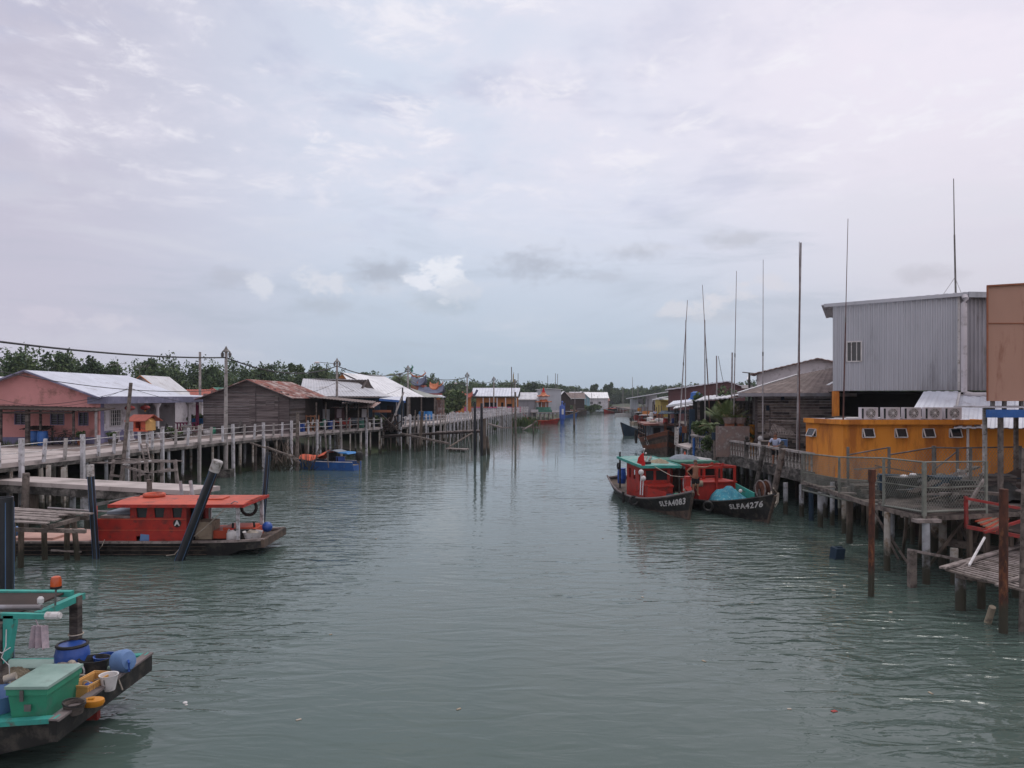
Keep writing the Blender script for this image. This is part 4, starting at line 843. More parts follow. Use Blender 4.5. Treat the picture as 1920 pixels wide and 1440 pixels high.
for s_ in (-.6, .6): MB().torus(c+V((s_, -.48, .33)), .3, .05, (0, 1, 0)).build('wheel', K['black'], t)
bush('bush', (XX(712, 76), 76, 2.4), 1.1, .7, 700, .12, 'green garden bush behind the gap in the left railing'); bush('bush', (XX(702, 77.5), 77.5, 2.4), .8, .6, 400, .12, 'smaller bush beside the garden bush behind the gap')
# ---------------- rickety wood between the two stretches of walkway
def timber(name, segs_, m_, label, w_=.12, cat='timber', group=None):
    m = MB()
    for a, b in segs_: m.bar(a, b, w_*rnd.uniform(.8, 1.2), w_*.8)
    return solo(m, name, m_, label, cat, None, group)
x_ = V((XX(730, 73), 73, 2.3)); timber('plank_pile', [(x_+V((rnd.uniform(-1.2, 1.2), rnd.uniform(-1, 1), rnd.uniform(-.2, .5))), x_+V((rnd.uniform(-1.6, 1.6), rnd.uniform(-1, 1), rnd.uniform(-.1, 1.6)))) for i in range(22)], K['darkw'], 'heap of dark broken timber in the gap of the walkway', .13, 'timber')
pole('leaning_steel_pole', P(732, 800, 73), P(757, 735, 74), .10, K['conc'], 'pale pole leaning right over the timber heap'); pole('dark_pole', P(752, 800, 76), P(755, 727, 76), .09, K['pipe'], 'black upright pole beside the third lamp pole')
t = thing('driftwood_beam', 'horizontal red grey beam over the bushes in the gap', 'beam', P(690, 771, 72)); MB().bar(P(688, 771, 72), P(733, 771, 72), .22, .22).build('beam', K['terra'], t)
t = thing('floating_walk', 'long low timber walk on thin stakes before the far railing', 'walkway', P(800, 811, 78)); A_, B_ = V((XX(716, 73), 73, 1.75)), V((XX(905, 84), 84, 1.75))
MB().bar(A_, B_, 1.0, .08).bar(A_+V((0, -.5, -.12)), B_+V((0, -.5, -.12)), .1, .12).build('deck', K['darkw'], t)
for i in range(26): q = A_.lerp(B_, i/25+.004); MB().tube((q.x+rnd.uniform(-.1, .1), q.y-.4+.8*(i % 2), -1), (q.x, q.y-.4+.8*(i % 2), 1.7), .055, n=6).build('stake', K['woodp'] if i % 3 else K['pile'], t)
for k in range(5): q = A_.lerp(B_, .55+k*.09); MB().box((q.x, q.y, 1.84), (rnd.uniform(.6, 1.4), .5, .1), rnd.uniform(-.5, .5)).build('loose_plank', K['plank'], t)
timber('sloping_beam', [(P(752, 813, 72), P(842, 832, 66))], K['wood'], 'long beam sloping down to the right below the far railing', .2, 'beam')
timber('prop', [(P(842, 838, 64), P(885, 812, 76))], K['woodp'], 'dark prop rising right from the little landing stage', .12, 'prop')
t = thing('landing_stage', 'little low landing stage on dark blocks', 'landing stage', P(858, 842, 78)); MB().bar(P(838, 841, 76.5), P(877, 842.5, 76), 1.1, .12).build('deck', K['plank'], t)
for px in (845, 852, 860, 868): MB().b2((XX(px, 76)-.13, 75.8, -.6), (XX(px, 76)+.13, 76.2, .25)).build('block', K['woodp'], t)
for a, b, r, m_, lab in (
    (P(749, 846, 76.2), P(750, 778, 76), .17, 'pile2', 'stout pale post at the start of the far railing'), (P(785, 846, 75.5), P(792, 771, 75), .18, 'woodp', 'leaning grey timber post before the blue tubs'),
    (P(778, 846, 76.2), P(778.5, 769, 75.5), .08, 'wood', 'thin crooked post left of the leaning timber post'), (P(908, 850, 71), P(908, 785, 71), .19, 'woodp', 'thick bare timber post with a green top before the far walkway'),
    (P(903, 856, 70), P(903, 756, 70), .14, 'pipe', 'black pipe post touching the thick timber post'), (P(890.5, 853, 71), P(890.5, 754, 71), .13, 'pipe', 'black pipe post with a worn top left of the thick timber post'),
    (P(917, 852, 72), P(913, 818, 72), .17, 'woodp', 'short timber leaning against the thick timber post'), (P(557, 884, 56), P(558, 773, 56), .15, 'wood', 'tall grey timber post by the blue boat bow'),
    (P(478.5, 882, 56), P(480, 805, 56), .11, 'wood', 'grey timber post left of the brushwood'), (P(616, 878, 60), P(609, 805, 60), .07, 'steelw', 'bent pale pole leaning over the blue boat'),
    (P(1076.6, 803, 133), P(1076.6, 757, 133), .2, 'woodp', 'dark post alone in the river near the moored blue boats'), (P(961, 826, 96), P(959, 688, 96), .06, 'woodp', 'very tall thin dark stake with flags before the orange hall'),
    (P(967, 822, 101), P(966, 735, 101), .15, 'wood', 'dark stake right of the tall thin stake'), (P(1000.5, 816, 108), P(999.5, 792, 108), .1, 'woodp', 'stub stake beside the driftwood branch')):
    pole('mooring_post', a-V((0, 0, .6)), b, r, K[m_], lab, 'post')
fl = thing('pennant', 'pale yellow pennant beside the tall thin stake', 'flag', P(963, 700, 96)); MB().prism([P(961.5, 702, 96), P(961.5, 716, 96), P(963.5, 716, 96), P(963, 700, 96)], (0, .03, 0)).build('cloth', K['yellow'], fl); MB().tube(P(963.8, 735, 96), P(963, 698, 96), .03).build('stick', K['steelw'], fl)
for px, py, Y, lab in ((971.5, 700, 160, 'thin aerial over the right end of the orange hall'), (1027, 704, 190, 'short thin aerial between pagoda and marker'), (1041.5, 700, 180, 'left thin aerial of the pair over the grey shed'), (1045.5, 701, 180, 'right thin aerial of the pair over the grey shed')):
    pole('thin_aerial', (XX(px, Y), Y, 2.3), P(px, py, Y), .08, K['steel'], lab, 'aerial', n=5)
timber('driftwood_branch', [(P(980, 806, 124), P(998, 796, 126)), (P(998, 796, 126), P(1006, 789, 126)), (P(984, 804, 124), P(978, 801, 124)), (P(917, 795, 104), P(941, 802, 100)), (P(941, 802, 100), P(962, 802, 100))], K['plank'], 'bleached driftwood branch by the reeds near the dragon boat', .22, 'branch')
grass_tuft('reeds', (XX(974, 140), 138, .1), 2.3, 1.9, 420, 'green reeds at the water edge beside the dragon boat'); grass_tuft('reeds', (XX(893, 120), 118, .3), 2.2, 2.4, 200, 'small clump of reeds under the far walkway')
# ---------------- scaffold of grey timber, stubs, low concrete jetty, slat platform
t = thing('timber_scaffold', 'rickety grey timber scaffold in front of the left walkway', 'scaffold', P(245, 900, 38))
zz = 2.15
for i, (a, b) in enumerate(((150, 285), (158, 262), (205, 330), (232, 338), (190, 300), (212, 336))): MB().bar((XX(a, 38+i*.4), 38+i*.4, zz+rnd.uniform(-.1, .08)), (XX(b, 38+i*.35), 38+i*.35+rnd.uniform(-.5, .5), zz+rnd.uniform(-.15, .08)), .14, .06).build('plank', K['plank'], t)
MB().bar(P(231, 871, 37.5), P(283, 864, 38.5), .16, .04).build('plank', K['white'], t); MB().bar((XX(300, 38), 37.6, 1.75), (XX(338, 38), 37.6, 1.85), .12, .12).bar((XX(262, 38), 37.7, 1.55), (XX(325, 38), 37.7, 1.9), .1, .1).build('beam', K['plank'], t)
for a, b, w_ in (((205, 901), (213, 862), .13), ((224, 901), (232, 862), .13), ((253, 905), (253, 866), .15), ((262, 905), (262, 866), .1), ((275, 905), (274, 864), .15), ((288, 905), (284, 880), .08), ((282, 903), (276, 878), .08), ((304, 905), (304, 868), .13), ((335, 905), (328, 862), .14), ((244, 905), (244, 872), .05)):
    MB().bar(P(a[0], a[1]+22, 38), P(b[0], b[1], 38), w_, w_).build('leg', K['plank'], t)
MB().bar(P(206, 891, 37.9), P(226, 893, 37.9), .1, .1).build('brace', K['plank'], t); MB().bar(P(232, 874, 37.7), P(285, 890, 37.7), .1, .1).build('brace', K['plank'], t)
t = thing('wooden_ladder', 'short grey ladder leaning against the left walkway', 'ladder', P(270, 862, 41))
for px in (264, 275): MB().bar(P(px+6, 862, 40.6), P(px, 832, 41), .07).build('stile', K['plank'], t)
for k in range(5): MB().bar(P(265+k, 836+k*5.5, 40.9), P(276+k, 836+k*5.5, 40.9), .05).build('rung', K['plank'], t)
for px, yt, Y, r in ((91, 872, 33.5, .12), (119, 876, 33.5, .12), (28, 868, 35, .14), (40, 868, 35, .14)):
    pass
for px, yt, lab in ((91, 872, 'left one of two cut off square concrete stubs before the walkway'), (119, 876, 'right one of two cut off square concrete stubs before the walkway')):
    solo(MB().bar((XX(px, 34), 34, -1), P(px, yt, 34), .15, .15, (0, 1, 0)), 'concrete_stub', K['pile'], lab, 'post', (XX(px, 34), 34, -1))
J0, J1 = V((-31, 35.6, 1.9)), V((-12.45, 28.75, 1.9)); t = thing('concrete_jetty', 'low concrete jetty with stained side beam behind the red boat', 'jetty', (-20, 32, -1)); m = MB(); strip(m, [J0, J1], 1.7, 1.72, 1.9); m.build('deck', K['deckc'], t)
m = MB(); strip(m, [J0+V((.01, .02, 0)), J1+V((-.03, .05, 0))], .3, 1.38, 1.715); m.build('side_beam', K['conc_d'], t)
for i in range(12): q = J0.lerp(J1, .1+i*.078)+V((0, .25+.9*(i % 2), 0)); MB().bar((q.x, q.y, -1), (q.x, q.y, 1.6), .17 if i % 3 else .26).build('pile', K['pile2'] if i % 3 else K['woodp'], t)
for a, b, r, m_, lab in ((P(45, 960, 31.4), P(49, 887, 31.4), .16, 'wood', 'dark timber post rising through the low concrete jetty at left'), (P(281, 935, 29.1), P(280, 899, 29.1), .12, 'wood', 'timber post standing against the low concrete jetty near its end'),
    (P(347, 930, 28.6), P(338, 902, 28.6), .075, 'pile2', 'left leaning white pipe at the end of the low concrete jetty'), (P(369, 930, 28.4), P(357, 901, 28.6), .075, 'pile2', 'right leaning white pipe at the end of the low concrete jetty')):
    pole('mooring_post', a-V((0, 0, 1)), b, r, K[m_], lab, 'post')
t = thing('slat_platform', 'broken grey slat platform at the left edge before the red boat', 'platform', (-15.3, 24, -1))
for i in range(7): MB().bar((-18.2, 22.9+i*.36, 1.86+rnd.uniform(-.03, .05)), (-14.0+rnd.uniform(-.5, .1), 22.75+i*.34, 1.66+rnd.uniform(-.03, .05)), .22, .04).build('slat', K['plank'], t)
for a, b in ((( -16.3, 23, 1.45), (-13.3, 23.3, 1.32)), ((-16.3, 24.7, 1.6), (-14, 24.7, 1.5)), ((-15.9, 22.9, 1.55), (-15.9, 25, 1.55)), ((-14.3, 22.9, 1.5), (-14.3, 25.1, 1.5))): MB().bar(a, b, .12, .12).build('bearer', K['wood'], t)
for px, py, Y, tx in ((38, 1064, 24.1, 40), (85, 1042, 25.3, 82), (125, 1046, 25.3, 126), (150, 1043, 25.2, 137), (24, 1052, 25, 24)): MB().tube(P(px, py, Y)-V((0, 0, 1)), V((XX(tx, Y), Y, 1.6)), .095, .085, 8).build('leg', K['woodp'], t)
MB().bar(P(96, 1032, 25.2), P(152, 1035, 25.2), .05).build('tie', K['plank'], t)
# black mooring pipes
def pipe_post(a, b, r, label, capped, stripe=True):
    t = thing('mooring_pipe', label, 'mooring pipe', a, 'black plastic mooring pipes'); a, b = V(a), V(b); d = (b-a).normalized()
    if capped: MB().tube(a, b, r, r, 18).build('pipe', K['pipe'], t, smooth=True); MB().lathe(b-d*.35, [(r*1.12, 0), (r*1.16, .3), (r*1.2, .36), (r*1.05, .40)], 18, ax=d).build('cap', K['cap'], t, smooth=True)
    else: MB().lathe(a, [(r, 0), (r, (b-a).length), (r*.86, (b-a).length), (r*.86, (b-a).length-.5)], 20, ax=d).build('pipe', K['pipe'], t, smooth=True)
    s_ = MB()
    x_, y_ = frame(d)
    for q in (.9, 2.6, 4.0, 5.4): o = (x_*math.cos(q)+y_*math.sin(q))*r; s_.bar(a+o, b+o-d*.1, .012, .012)
    s_.build('stripe', K['stripe'], t); return t
pipe_post((XX(8, 15.5), 15.5, -1), (XX(8, 15.5), 15.5, 3.43), .168, 'thick black pipe post cut by the left edge', False)
pipe_post(P(181, 1040, 25.5)-V((-.03, 0, .8)), P(168.6, 874, 25.5), .105, 'slim black pipe post with grey cap at the bow of the red boat', True)
pipe_post(P(338, 1049, 25.2)-V((.28, 0, .7)), P(408, 866, 25.2), .155, 'thick black pipe post leaning right with grey cap before the red boat', True)
pipe_post(P(484, 1005, 29.6)-V((0, 0, 1.6)), P(503, 848, 29.6), .10, 'slim black pipe post behind the stern of the red boat', False)
# brushwood by the blue boat
m = MB(); c = P(552, 880, 56)
for i in range(70):
    a = c+V((rnd.uniform(-2.6, 1.4), rnd.uniform(-.8, .8), rnd.uniform(-.4, .3))); m.tube(a, a+V((rnd.uniform(-1, 1), rnd.uniform(-.5, .5), rnd.uniform(.4, 2.3))), .035, .015, 5)
solo(m, 'brushwood', K['woodp'], 'dark tangle of brushwood stakes at the bow of the blue boat', 'brushwood', c)
timber('fallen_pole', [(P(470, 831, 52), P(552, 856, 50)), (P(500, 838, 51), P(560, 862, 50)), (P(540, 852, 50), P(563, 868, 50))], K['wood'], 'fallen bamboo poles sloping down to the blue boat', .12, 'poles')

t = thing('outdoor_table', 'low wooden table on the walkway under the end of the violet eave', 'table', (XX(352, 56), 56, 2.6)); x, y = XX(352, 56), 56
MB().b2((x-.6, y-.35, 3.25), (x+.6, y+.35, 3.31)).build('tabletop', K['plank'], t)
for sx in (-.5, .5):
    for sy in (-.28, .28): MB().bar((x+sx, y+sy, 2.6), (x+sx, y+sy, 3.25), .06).build('leg', K['wood'], t)
for px, Y, r, h_, c_, lab, nm, ct in ((388, 58.5, .28, .3, 'white', 'white basin on the walkway left of the tall lamp pole', 'basin', 'basin'), (399, 59, .24, .5, 'tealg', 'green bucket left of the tall lamp pole', 'bucket', 'bucket'), (452, 60.5, .25, .55, 'bluel', 'pale blue tub at the foot of the plank house gable', 'tub', 'tub'), (470, 61, .2, .5, 'terra', 'brown pot at the foot of the plank house gable', 'pot', 'pot'),
    (620, 68, .3, .8, 'bluep', 'blue barrel behind the second lamp pole', 'barrel', 'barrel'), (677, 70.5, .3, .75, 'green', 'green barrel right of the tarpaulin cart', 'barrel', 'barrel'), (690, 71.5, .26, .5, 'white', 'white tub near the end of the white railing', 'tub', 'tub'), (655, 70.5, .25, .6, 'terra', 'brown jar left of the tarpaulin cart', 'jar', 'jar')):
    barrel(XX(px, Y), Y, 2.6, r, h_, K[c_], lab, nm, cat=ct)
for i, (px, Y, c_, lab) in enumerate(((610, 69.3, 'bluel', 'pale blue shirt hanging under the long brown awning'), (636, 69.3, 'cloth', 'pinkish towel hanging under the long brown awning'), (683, 70, 'whitew', 'white cloth hanging under the patched awning'), (694, 70, 'darkb', 'dark blue cloth hanging under the patched awning'))):
    x = XX(px, Y); own_ = MB().hexa([(x-.25, Y, 3.6), (x+.2, Y-.04, 3.65), (x+.2, Y, 3.65), (x-.25, Y+.04, 3.6), (x-.22, Y, 4.4), (x+.22, Y, 4.4), (x+.22, Y+.03, 4.4), (x-.22, Y+.03, 4.4)]); solo(own_, 'hanging_cloth', K[c_], lab, 'cloth')
m = MB(); m.tube((XX(600, 69.2), 69.3, 4.42), (XX(700, 70.2), 70.1, 4.42), .015, n=5); solo(m, 'washing_line', K['wire'], 'washing line strung under the brown awnings', 'line')
# ------------------------------------------------------------------ lettering
def text_mesh(s, size, ext=.01, bold=.0):
    c = bpy.data.curves.new('lettering', 'FONT'); c.body = s; c.size = size; c.extrude = ext; c.offset = bold*.8; c.space_character = 1.15; c.align_x = 'CENTER'; c.align_y = 'CENTER'; c.resolution_u = 4
    o = bpy.data.objects.new('lettering', c); COL.objects.link(o); dg = bpy.context.evaluated_depsgraph_get(); me = bpy.data.meshes.new_from_object(o.evaluated_get(dg))
    vs = [v.co.copy() for v in me.vertices]; fs = [tuple(p.vertices) for p in me.polygons]; bpy.data.objects.remove(o); bpy.data.curves.remove(c); bpy.data.meshes.remove(me); return vs, fs
# ------------------------------------------------------------------ flat ended river boats seen from the side (left)
def punt(t, x0, x1, y0, y1, zr, hullm, rimm, deckm, name='hull', over=1.9, rise=.15, th=.30):
    """long straight sided hull along X; its raked open end is at x1"""
    st = [(x0, -.3, zr, .3), (x1-over-1.6, -.35, zr-.02, .2), (x1-over, -.25, zr, .16), (x1-over*.45, .18, zr+.03, .06), (x1, zr+rise-th, zr+rise, 0)]
    m = MB(); vs = []
    for x, zb, zt, tk in st: vs += [(x, y0+tk, zb), (x, y0, zt), (x, y1, zt), (x, y1-tk, zb)]
    fs = []
    for i in range(len(st)-1):
        a, b = i*4, i*4+4; fs += [(a, a+1, b+1, b), (a+2, a+3, b+3, b+2), (a+3, a, b, b+3)]
    n = (len(st)-1)*4; fs += [(n, n+1, n+2, n+3), (3, 2, 1, 0)]
    m.add(vs, fs); hull = m.build(name, hullm, t)
    m = MB()
    for i in range(len(st)-1):
        (xa_, _, za, _), (xb_, _, zb, _) = st[i], st[i+1]
        m.bar((xa_, y0+.04, za+.01), (xb_, y0+.04, zb+.01), .14, .07); m.bar((xa_, y1-.04, za+.01), (xb_, y1-.04, zb+.01), .14, .07)
    m.build('gunwale', rimm, t)
    m = MB().b2((x0+.1, y0+.10, zr-.16), (x1-over*.5, y1-.10, zr-.10)); m.hexa([(x1-over*.5, y0+.1, zr-.14), (x1-.12, y0+.1, zr+rise-.10), (x1-.12, y1-.1, zr+rise-.10), (x1-over*.5, y1-.1, zr-.14), (x1-over*.5, y0+.1, zr-.08), (x1-.12, y0+.1, zr+rise-.04), (x1-.12, y1-.1, zr+rise-.04), (x1-over*.5, y1-.1, zr-.08)]); m.build('deck', deckm, t)
    m = MB().bar((x1-.02, y0-.05, zr+rise-th*.45), (x1-.02, y1+.05, zr+rise-th*.45), .12, th*1.02); return hull, m
# red boat with the letter A
t = thing('river_boat', 'long black hulled boat with red cabin, red roof and a letter A badge', 'boat', (-14, 27, 0)); A0, A1 = 25.85, 28.25
hull, em = punt(t, -19.6, -8.6, A0, A1, .48, K['black'], K['plank'], K['brownh'], rise=.08, th=.26); em.build('end_board', K['brownh'], t)
bd_ = MB()
for z in (.05, .2, .33): bd_.bar((-19.5, A0-.012+.12*(.4-z), z), (-10.6, A0-.012+.12*(.4-z), z), .03, .02)
bd_.build('rubbing_strake', K['brownh'], t)
MB().b2((-19.3, A0+.1, .42), (-14.7, A1-.1, .52)).b2((-19.0, A0+.2, .52), (-16.0, A1-.3, .60)).build('foredeck', K['pinkdeck'], t)
cab = MB(); cx0, cx1, cz = -14.45, -11.35, .44
cab.holes((-13.3, A0+.18, cz), UX, UZ, 1.95, 1.33, [(.13, .86, .62, 1.24), (.75, .86, 1.22, 1.24), (1.38, .86, 1.84, 1.24), (.2, .0, .48, .22)], .05)
cab.b2((cx0, A0+.18, cz), (-13.3, A0+.23, 1.26)).b2((cx0, A0+.23, cz), (cx0+.05, A1-.3, 1.26)).b2((cx0, A1-.35, cz), (-11.35, A1-.3, 1.3)).b2((-13.34, A0+.23, 1.26), (-13.3, A1-.3, 1.77)).b2((-11.4, A0+.23, cz), (-11.35, A0+.5, 1.77)).b2((-11.4, A1-.6, cz), (-11.35, A1-.3, 1.77))
cab.holes((-11.35, A1-.3, 1.3), (-1, 0, 0), UZ, 1.95, .47, [(.2, .08, .7, .4), (.9, .08, 1.6, .4)], .05)
cb = cab.build('cabin', K['redp'], t)
MB().b2((cx0, A0+.165, 1.24), (-11.35, A0+.178, 1.27)).b2((cx0, A0+.165, .86), (-11.35, A0+.178, .88)).b2((cx0-.06, A0+.12, cz), (cx0-.0, A0+.18, 1.72)).build('cabin_trim', K['redo'], t)
for u0, u1 in ((.13, .62), (.75, 1.22), (1.38, 1.84)):
    f = MB(); a = V((-13.3+u0, A0+.19, cz+.86)); w2 = u1-u0; f.prism([a, a+V((.1, 0, 0)), a+V((.06, 0, .38)), a+V((-.0, 0, .38))], (0, .02, 0)).prism([a+V((w2, 0, 0)), a+V((w2, 0, .38)), a+V((w2-.03, 0, .38)), a+V((w2-.08, 0, 0))], (0, .02, 0))
    wn = f.build('window', K['redp'], t); MB().b2((-13.3+u0, A0+.24, cz+.86), (-13.3+u1, A0+.25, cz+1.24)).build('pane', K['glass'], wn)
MB().b2((cx0+.06, A0+.24, 1.27), (-13.35, A1-.36, 1.36)).build('hatch_cover', K['plank'], t)
MB().b2((-14.3, A0+.5, 1.37), (-13.4, A1-.8, 1.47)).build('folded_sheet', K['tarpg'], t)
MB().b2((-11.32, A0+.5, .44), (-11.28, A0+1.4, 1.7)).build('doorway', K['dark'], t)
rf = MB(); RX0, RX1 = -13.9, -9.3
for i in range(6):
    a, b = A0-.05+i*.42, A0-.05+(i+1)*.42; q = lambda y: 1.80+.06*(1-((y-(A0+1.2))/1.25)**2); rf.hexa([(RX0, a, q(a)-.04), (RX1, a, q(a)-.04), (RX1, b, q(b)-.04), (RX0, b, q(b)-.04), (RX0, a, q(a)), (RX1, a, q(a)), (RX1, b, q(b)), (RX0, b, q(b))])
ro = rf.build('roof', K['redo'], t); MB().b2((RX0-.05, A0-.10, 1.69), (RX1+.05, A0-.05, 1.80)).b2((RX1, A0-.05, 1.70), (RX1+.05, A1+.2, 1.80)).b2((RX0-.05, A0-.05, 1.70), (RX0, A1+.2, 1.80)).build('roof_edge', K['redp'], ro)
MB().b2((-11.2, A0+.7, 1.86), (-10.3, A0+1.4, 1.90)).build('roof_hatch', K['redo'], ro)
for x, y, w2 in ((-9.52, A0+.12, .1), (-9.42, A1-.1, .12), (-11.3, A1-.25, .07)): MB().bar((x, y, .4), (x-.02, y, 1.76), w2).build('roof_post', K['rail'], t)
MB().path([(-9.9, A0+.1, 1.72), (-9.6, A0+.0, 1.9), (-9.5, A0+.05, 1.86)], .02).build('mast_stay', K['steelw'], t)
MB().b2((-11.5, A0+.75, .44), (-10.7, A0+1.5, 1.06)).build('engine_box', K['deckw'], t)
MB().b2((-10.9, A0+.9, .44), (-9.3, A1-.3, .72)).b2((-10.4, A0+1.0, .72), (-9.4, A1-.4, .82)).build('seat_locker', K['redo'], t)
bg_ = MB().lathe((-11.67, A0+.178, 1.11), [(.14, 0), (.14, .012)], 28, ax=(0, -1, 0)).build('badge', K['black'], t)
tv, tf = text_mesh('A', .25, .004, .012); MB().add([(-11.67+v.x, A0+.160-v.z, 1.11+v.y) for v in tv], tf).build('badge_letter', K['white'], bg_)
def own(name, mb_, m_, label, cat, base=None, smooth=False, group=None): return solo(mb_, name, m_, label, cat, base, group, smooth)
own('life_ring', MB().torus((-13.1, A0+1.5, 1.93), .32, .075, (0, 0, 1)), K['redo'], 'orange life ring lying on the red roof of the red boat', 'life ring', smooth=True)
own('tyre_fender', MB().torus((-9.85, A1-.3, 1.38), .28, .06, (0, 1, 0), a0=0, a1=2*math.pi), K['black'], 'black tyre hanging below the red boat roof at its stern', 'tyre', smooth=True)
def jug(x, y, z, w_, h_, m_, label, rz=0, tilt=0):
    t = thing('plastic_jug', label, 'jug', (x, y, z), None, True, rz); b = MB().lathe((0, 0, 0), [(w_*.42, 0), (w_*.5, .03), (w_*.5, h_*.72), (w_*.36, h_*.88), (w_*.16, h_*.93), (w_*.16, h_)], 14, 1, .8)
    b.build('body', m_, t, smooth=True); MB().lathe((0, 0, h_), [(w_*.18, 0), (w_*.18, .04)], 10).build('cap', K['flag'], t)
    MB().path([(-.02, 0, h_*.95), (-w_*.3, 0, h_*1.02), (-w_*.42, 0, h_*.8)], .018).build('handle', m_, t); t.rotation_euler.y = tilt; return t
jug(XX(434.5, 26.3), 26.3, .42, .36, .42, K['white'], 'white plastic jug on the stern deck of the red boat')
tb = thing('wash_basin', 'pale basin full of coiled rope on the stern of the red boat', 'basin', (XX(474, 26.4), 26.4, .5)); MB().lathe((XX(474, 26.4), 26.4, .50), [(.25, 0), (.33, .22), (.35, .26), (.32, .24), (.24, .03)], 20).build('bowl', K['white'], tb, smooth=True)
m = MB()
for i in range(4): m.torus((XX(474, 26.4), 26.4, .66+.035*i), .24-.04*i, .03, (0.1*i-.1, .1, 1), 18, 5)
m.build('rope_coil', K['rope'], tb)
own('float_buoy', MB().ball((XX(501, 27.2), 27.2, .78), .19, 14), K['bluep'], 'round blue float on the stern corner of the red boat', 'float', smooth=True)
own('fuel_can', MB().box((XX(274, 26.1), 26.1, .60), (.34, .18, .24), .15, 0, .1).box((XX(274, 26.1), 26.1, .75), (.12, .05, .07), .15), K['bluel'], 'small grey blue can lying on the side deck of the red boat', 'can')
own('exhaust_stub', MB().tube((XX(436, 26.6), 26.6, .8), (XX(437, 26.6), 26.6, 1.02), .04).tube((XX(477, 27), 27, .8), (XX(476, 27), 27, 1.0), .04).b2((XX(432, 26.7), 26.55, .45), (XX(480, 26.7), 26.65, .8)), K['black'], 'short black pipes behind the white jug on the red boat', 'pipe')
own('mooring_rope', MB().path([(-11.9, A0-.15, .05), (-11.6, A0-.2, .1), (-11.35, A0-.1, .4), (-10.6, A0-.1, 1.0), (-9.9, A0-.06, 1.66)], .015), K['rope'], 'rope tied from the leaning black pipe to the red boat roof', 'rope')
own('mooring_rope', MB().path([P(186, 1030, 25.6), P(191, 1024, 25.5), P(196, 1012, 25.8)], .012), K['rope'], 'short rope at the bow of the red boat', 'rope')
own('boat_hook', MB().tube(P(90, 952, 29), P(175, 958, 28.6), .035).tube(P(175, 958, 28.6), P(240, 960, 28.0), .03), K['steelw'], 'long pale pole lying across the bow of the red boat', 'pole')
own('long_oar', MB().tube(P(188, 944, 27), P(262, 929, 27.5), .03).box(P(190, 944, 27), (.5, .05, .12), 0, 0, -.2), K['steel'], 'grey oar resting on the red boat roof edge', 'oar')
own('blue_cloth_bag', MB().ball(P(28, 996, 25.9), .22, 10, .8), K['bluel'], 'blue bag at the bow end of the red boat behind the slat platform', 'bag', smooth=True)
# green boat in the lower left corner
t = thing('work_boat', 'green and black work boat with teal framed canopy in the near corner', 'boat', (-10, 12, 0)); B0, B1 = 10.85, 13.6
hull, em = punt(t, -16, -6.62, B0, B1, .68, K['black'], K['teal'], K['cladd'], rise=.12, th=.30, over=2.9); em.build('end_board', K['black'], t)
MB().bar((-6.63, B0-.05, .825), (-6.63, B1+.05, .825), .15, .035).build('end_cap', K['woodg3'], t)
for i in range(4): MB().b2((-16, B0+.02+i*.17, .70), (-6.95, B0+.17+i*.17, .735)).build('side_plank', K['teal'], t)
MB().b2((-16, B1-.5, .70), (-8.2, B1-.05, .75)).b2((-7.5, B1-.6, .76), (-6.75, B1-.1, .80)).build('side_deck', K['lid'], t)
MB().b2((-7.95, 12.1, -.5), (-7.85, 12.25, .5)).b2((-7.6, 12.6, .05), (-7.0, 12.7, .45)).build('rudder', K['reds'], t)
cm_ = MB().b2((-16, 12.0, 1.94), (-8.1, 13.5, 1.97)); cm_.build('canopy', K['darkw'], t)
MB().bar((-16, 13.55, 2.0), (-7.98, 13.55, 1.94), .12, .1).bar((-7.84, 13.62, 1.88), (-7.88, 12.4, 1.88), .12, .11).bar((-16, 11.85, 2.04), (-8.35, 11.85, 2.02), .10, .09).bar((-16, 11.75, 1.86), (-8.2, 11.75, 1.88), .10, .09).bar((-8.2, 11.8, 2.06), (-7.35, 11.8, 2.04), .08, .08).build('canopy_frame', K['teal'], t)
MB().tube((-7.36, 11.8, 2.05), (-7.16, 11.8, 2.05), .06).tube((-7.16, 11.8, 2.05), (-7.13, 11.8, 2.05), .045).build('white_pipe_end', K['white'], t)
MB().tube((-12, 12.15, 2.06), (-7.75, 12.3, 2.04), .045).tube((-9.0, 12.25, 2.05), (-8.75, 12.26, 2.05), .065).build('grey_pipe', K['cladd'], t)
for x, y, z1 in ((-7.84, 13.42, 1.93), (-8.12, 11.85, 1.92)): MB().bar((x, y, .68), (x, y, z1), .15).build('canopy_post', K['woodb'], t)
MB().prism([(-8.02, 11.76, 2.06), (-8.02, 11.76, 1.3), (-7.94, 11.76, 1.38), (-7.86, 11.76, 1.9), (-7.86, 11.76, 2.06)], (0, .12, 0)).build('gusset', K['teal'], t)
MB().torus((-7.84, 13.42, 1.25), .12, .012, (0, 0, 1)).build('post_lashing', K['rope'], t)
t = thing('beacon_light', 'orange beacon lamp on a stick above the green boat canopy', 'beacon', P(100, 1150, 12.8)); b = P(105, 1102, 12.8)
MB().tube(P(103, 1150, 12.8), b, .018, n=6).build('stick', K['steel'], t); MB().lathe(b, [(.09, -.01), (.095, .03)], 14).build('base', K['black'], t, smooth=True); MB().lathe(b+V((0, 0, .03)), [(.088, 0), (.085, .1), (.07, .155), (.04, .17)], 14).build('lens', K['amber'], t, smooth=True)
t = thing('vent_pipe', 'white capped pipe stub standing on the green boat canopy', 'pipe', P(76, 1152, 12.6)); MB().tube(P(76, 1155, 12.6), P(76, 1126, 12.6), .03).build('pipe', K['white'], t); MB().lathe(P(76, 1130, 12.6), [(.05, 0), (.052, .07), (.03, .1)], 12).build('cap', K['white'], t)
rg = MB(); c = P(72, 1174, 11.85)
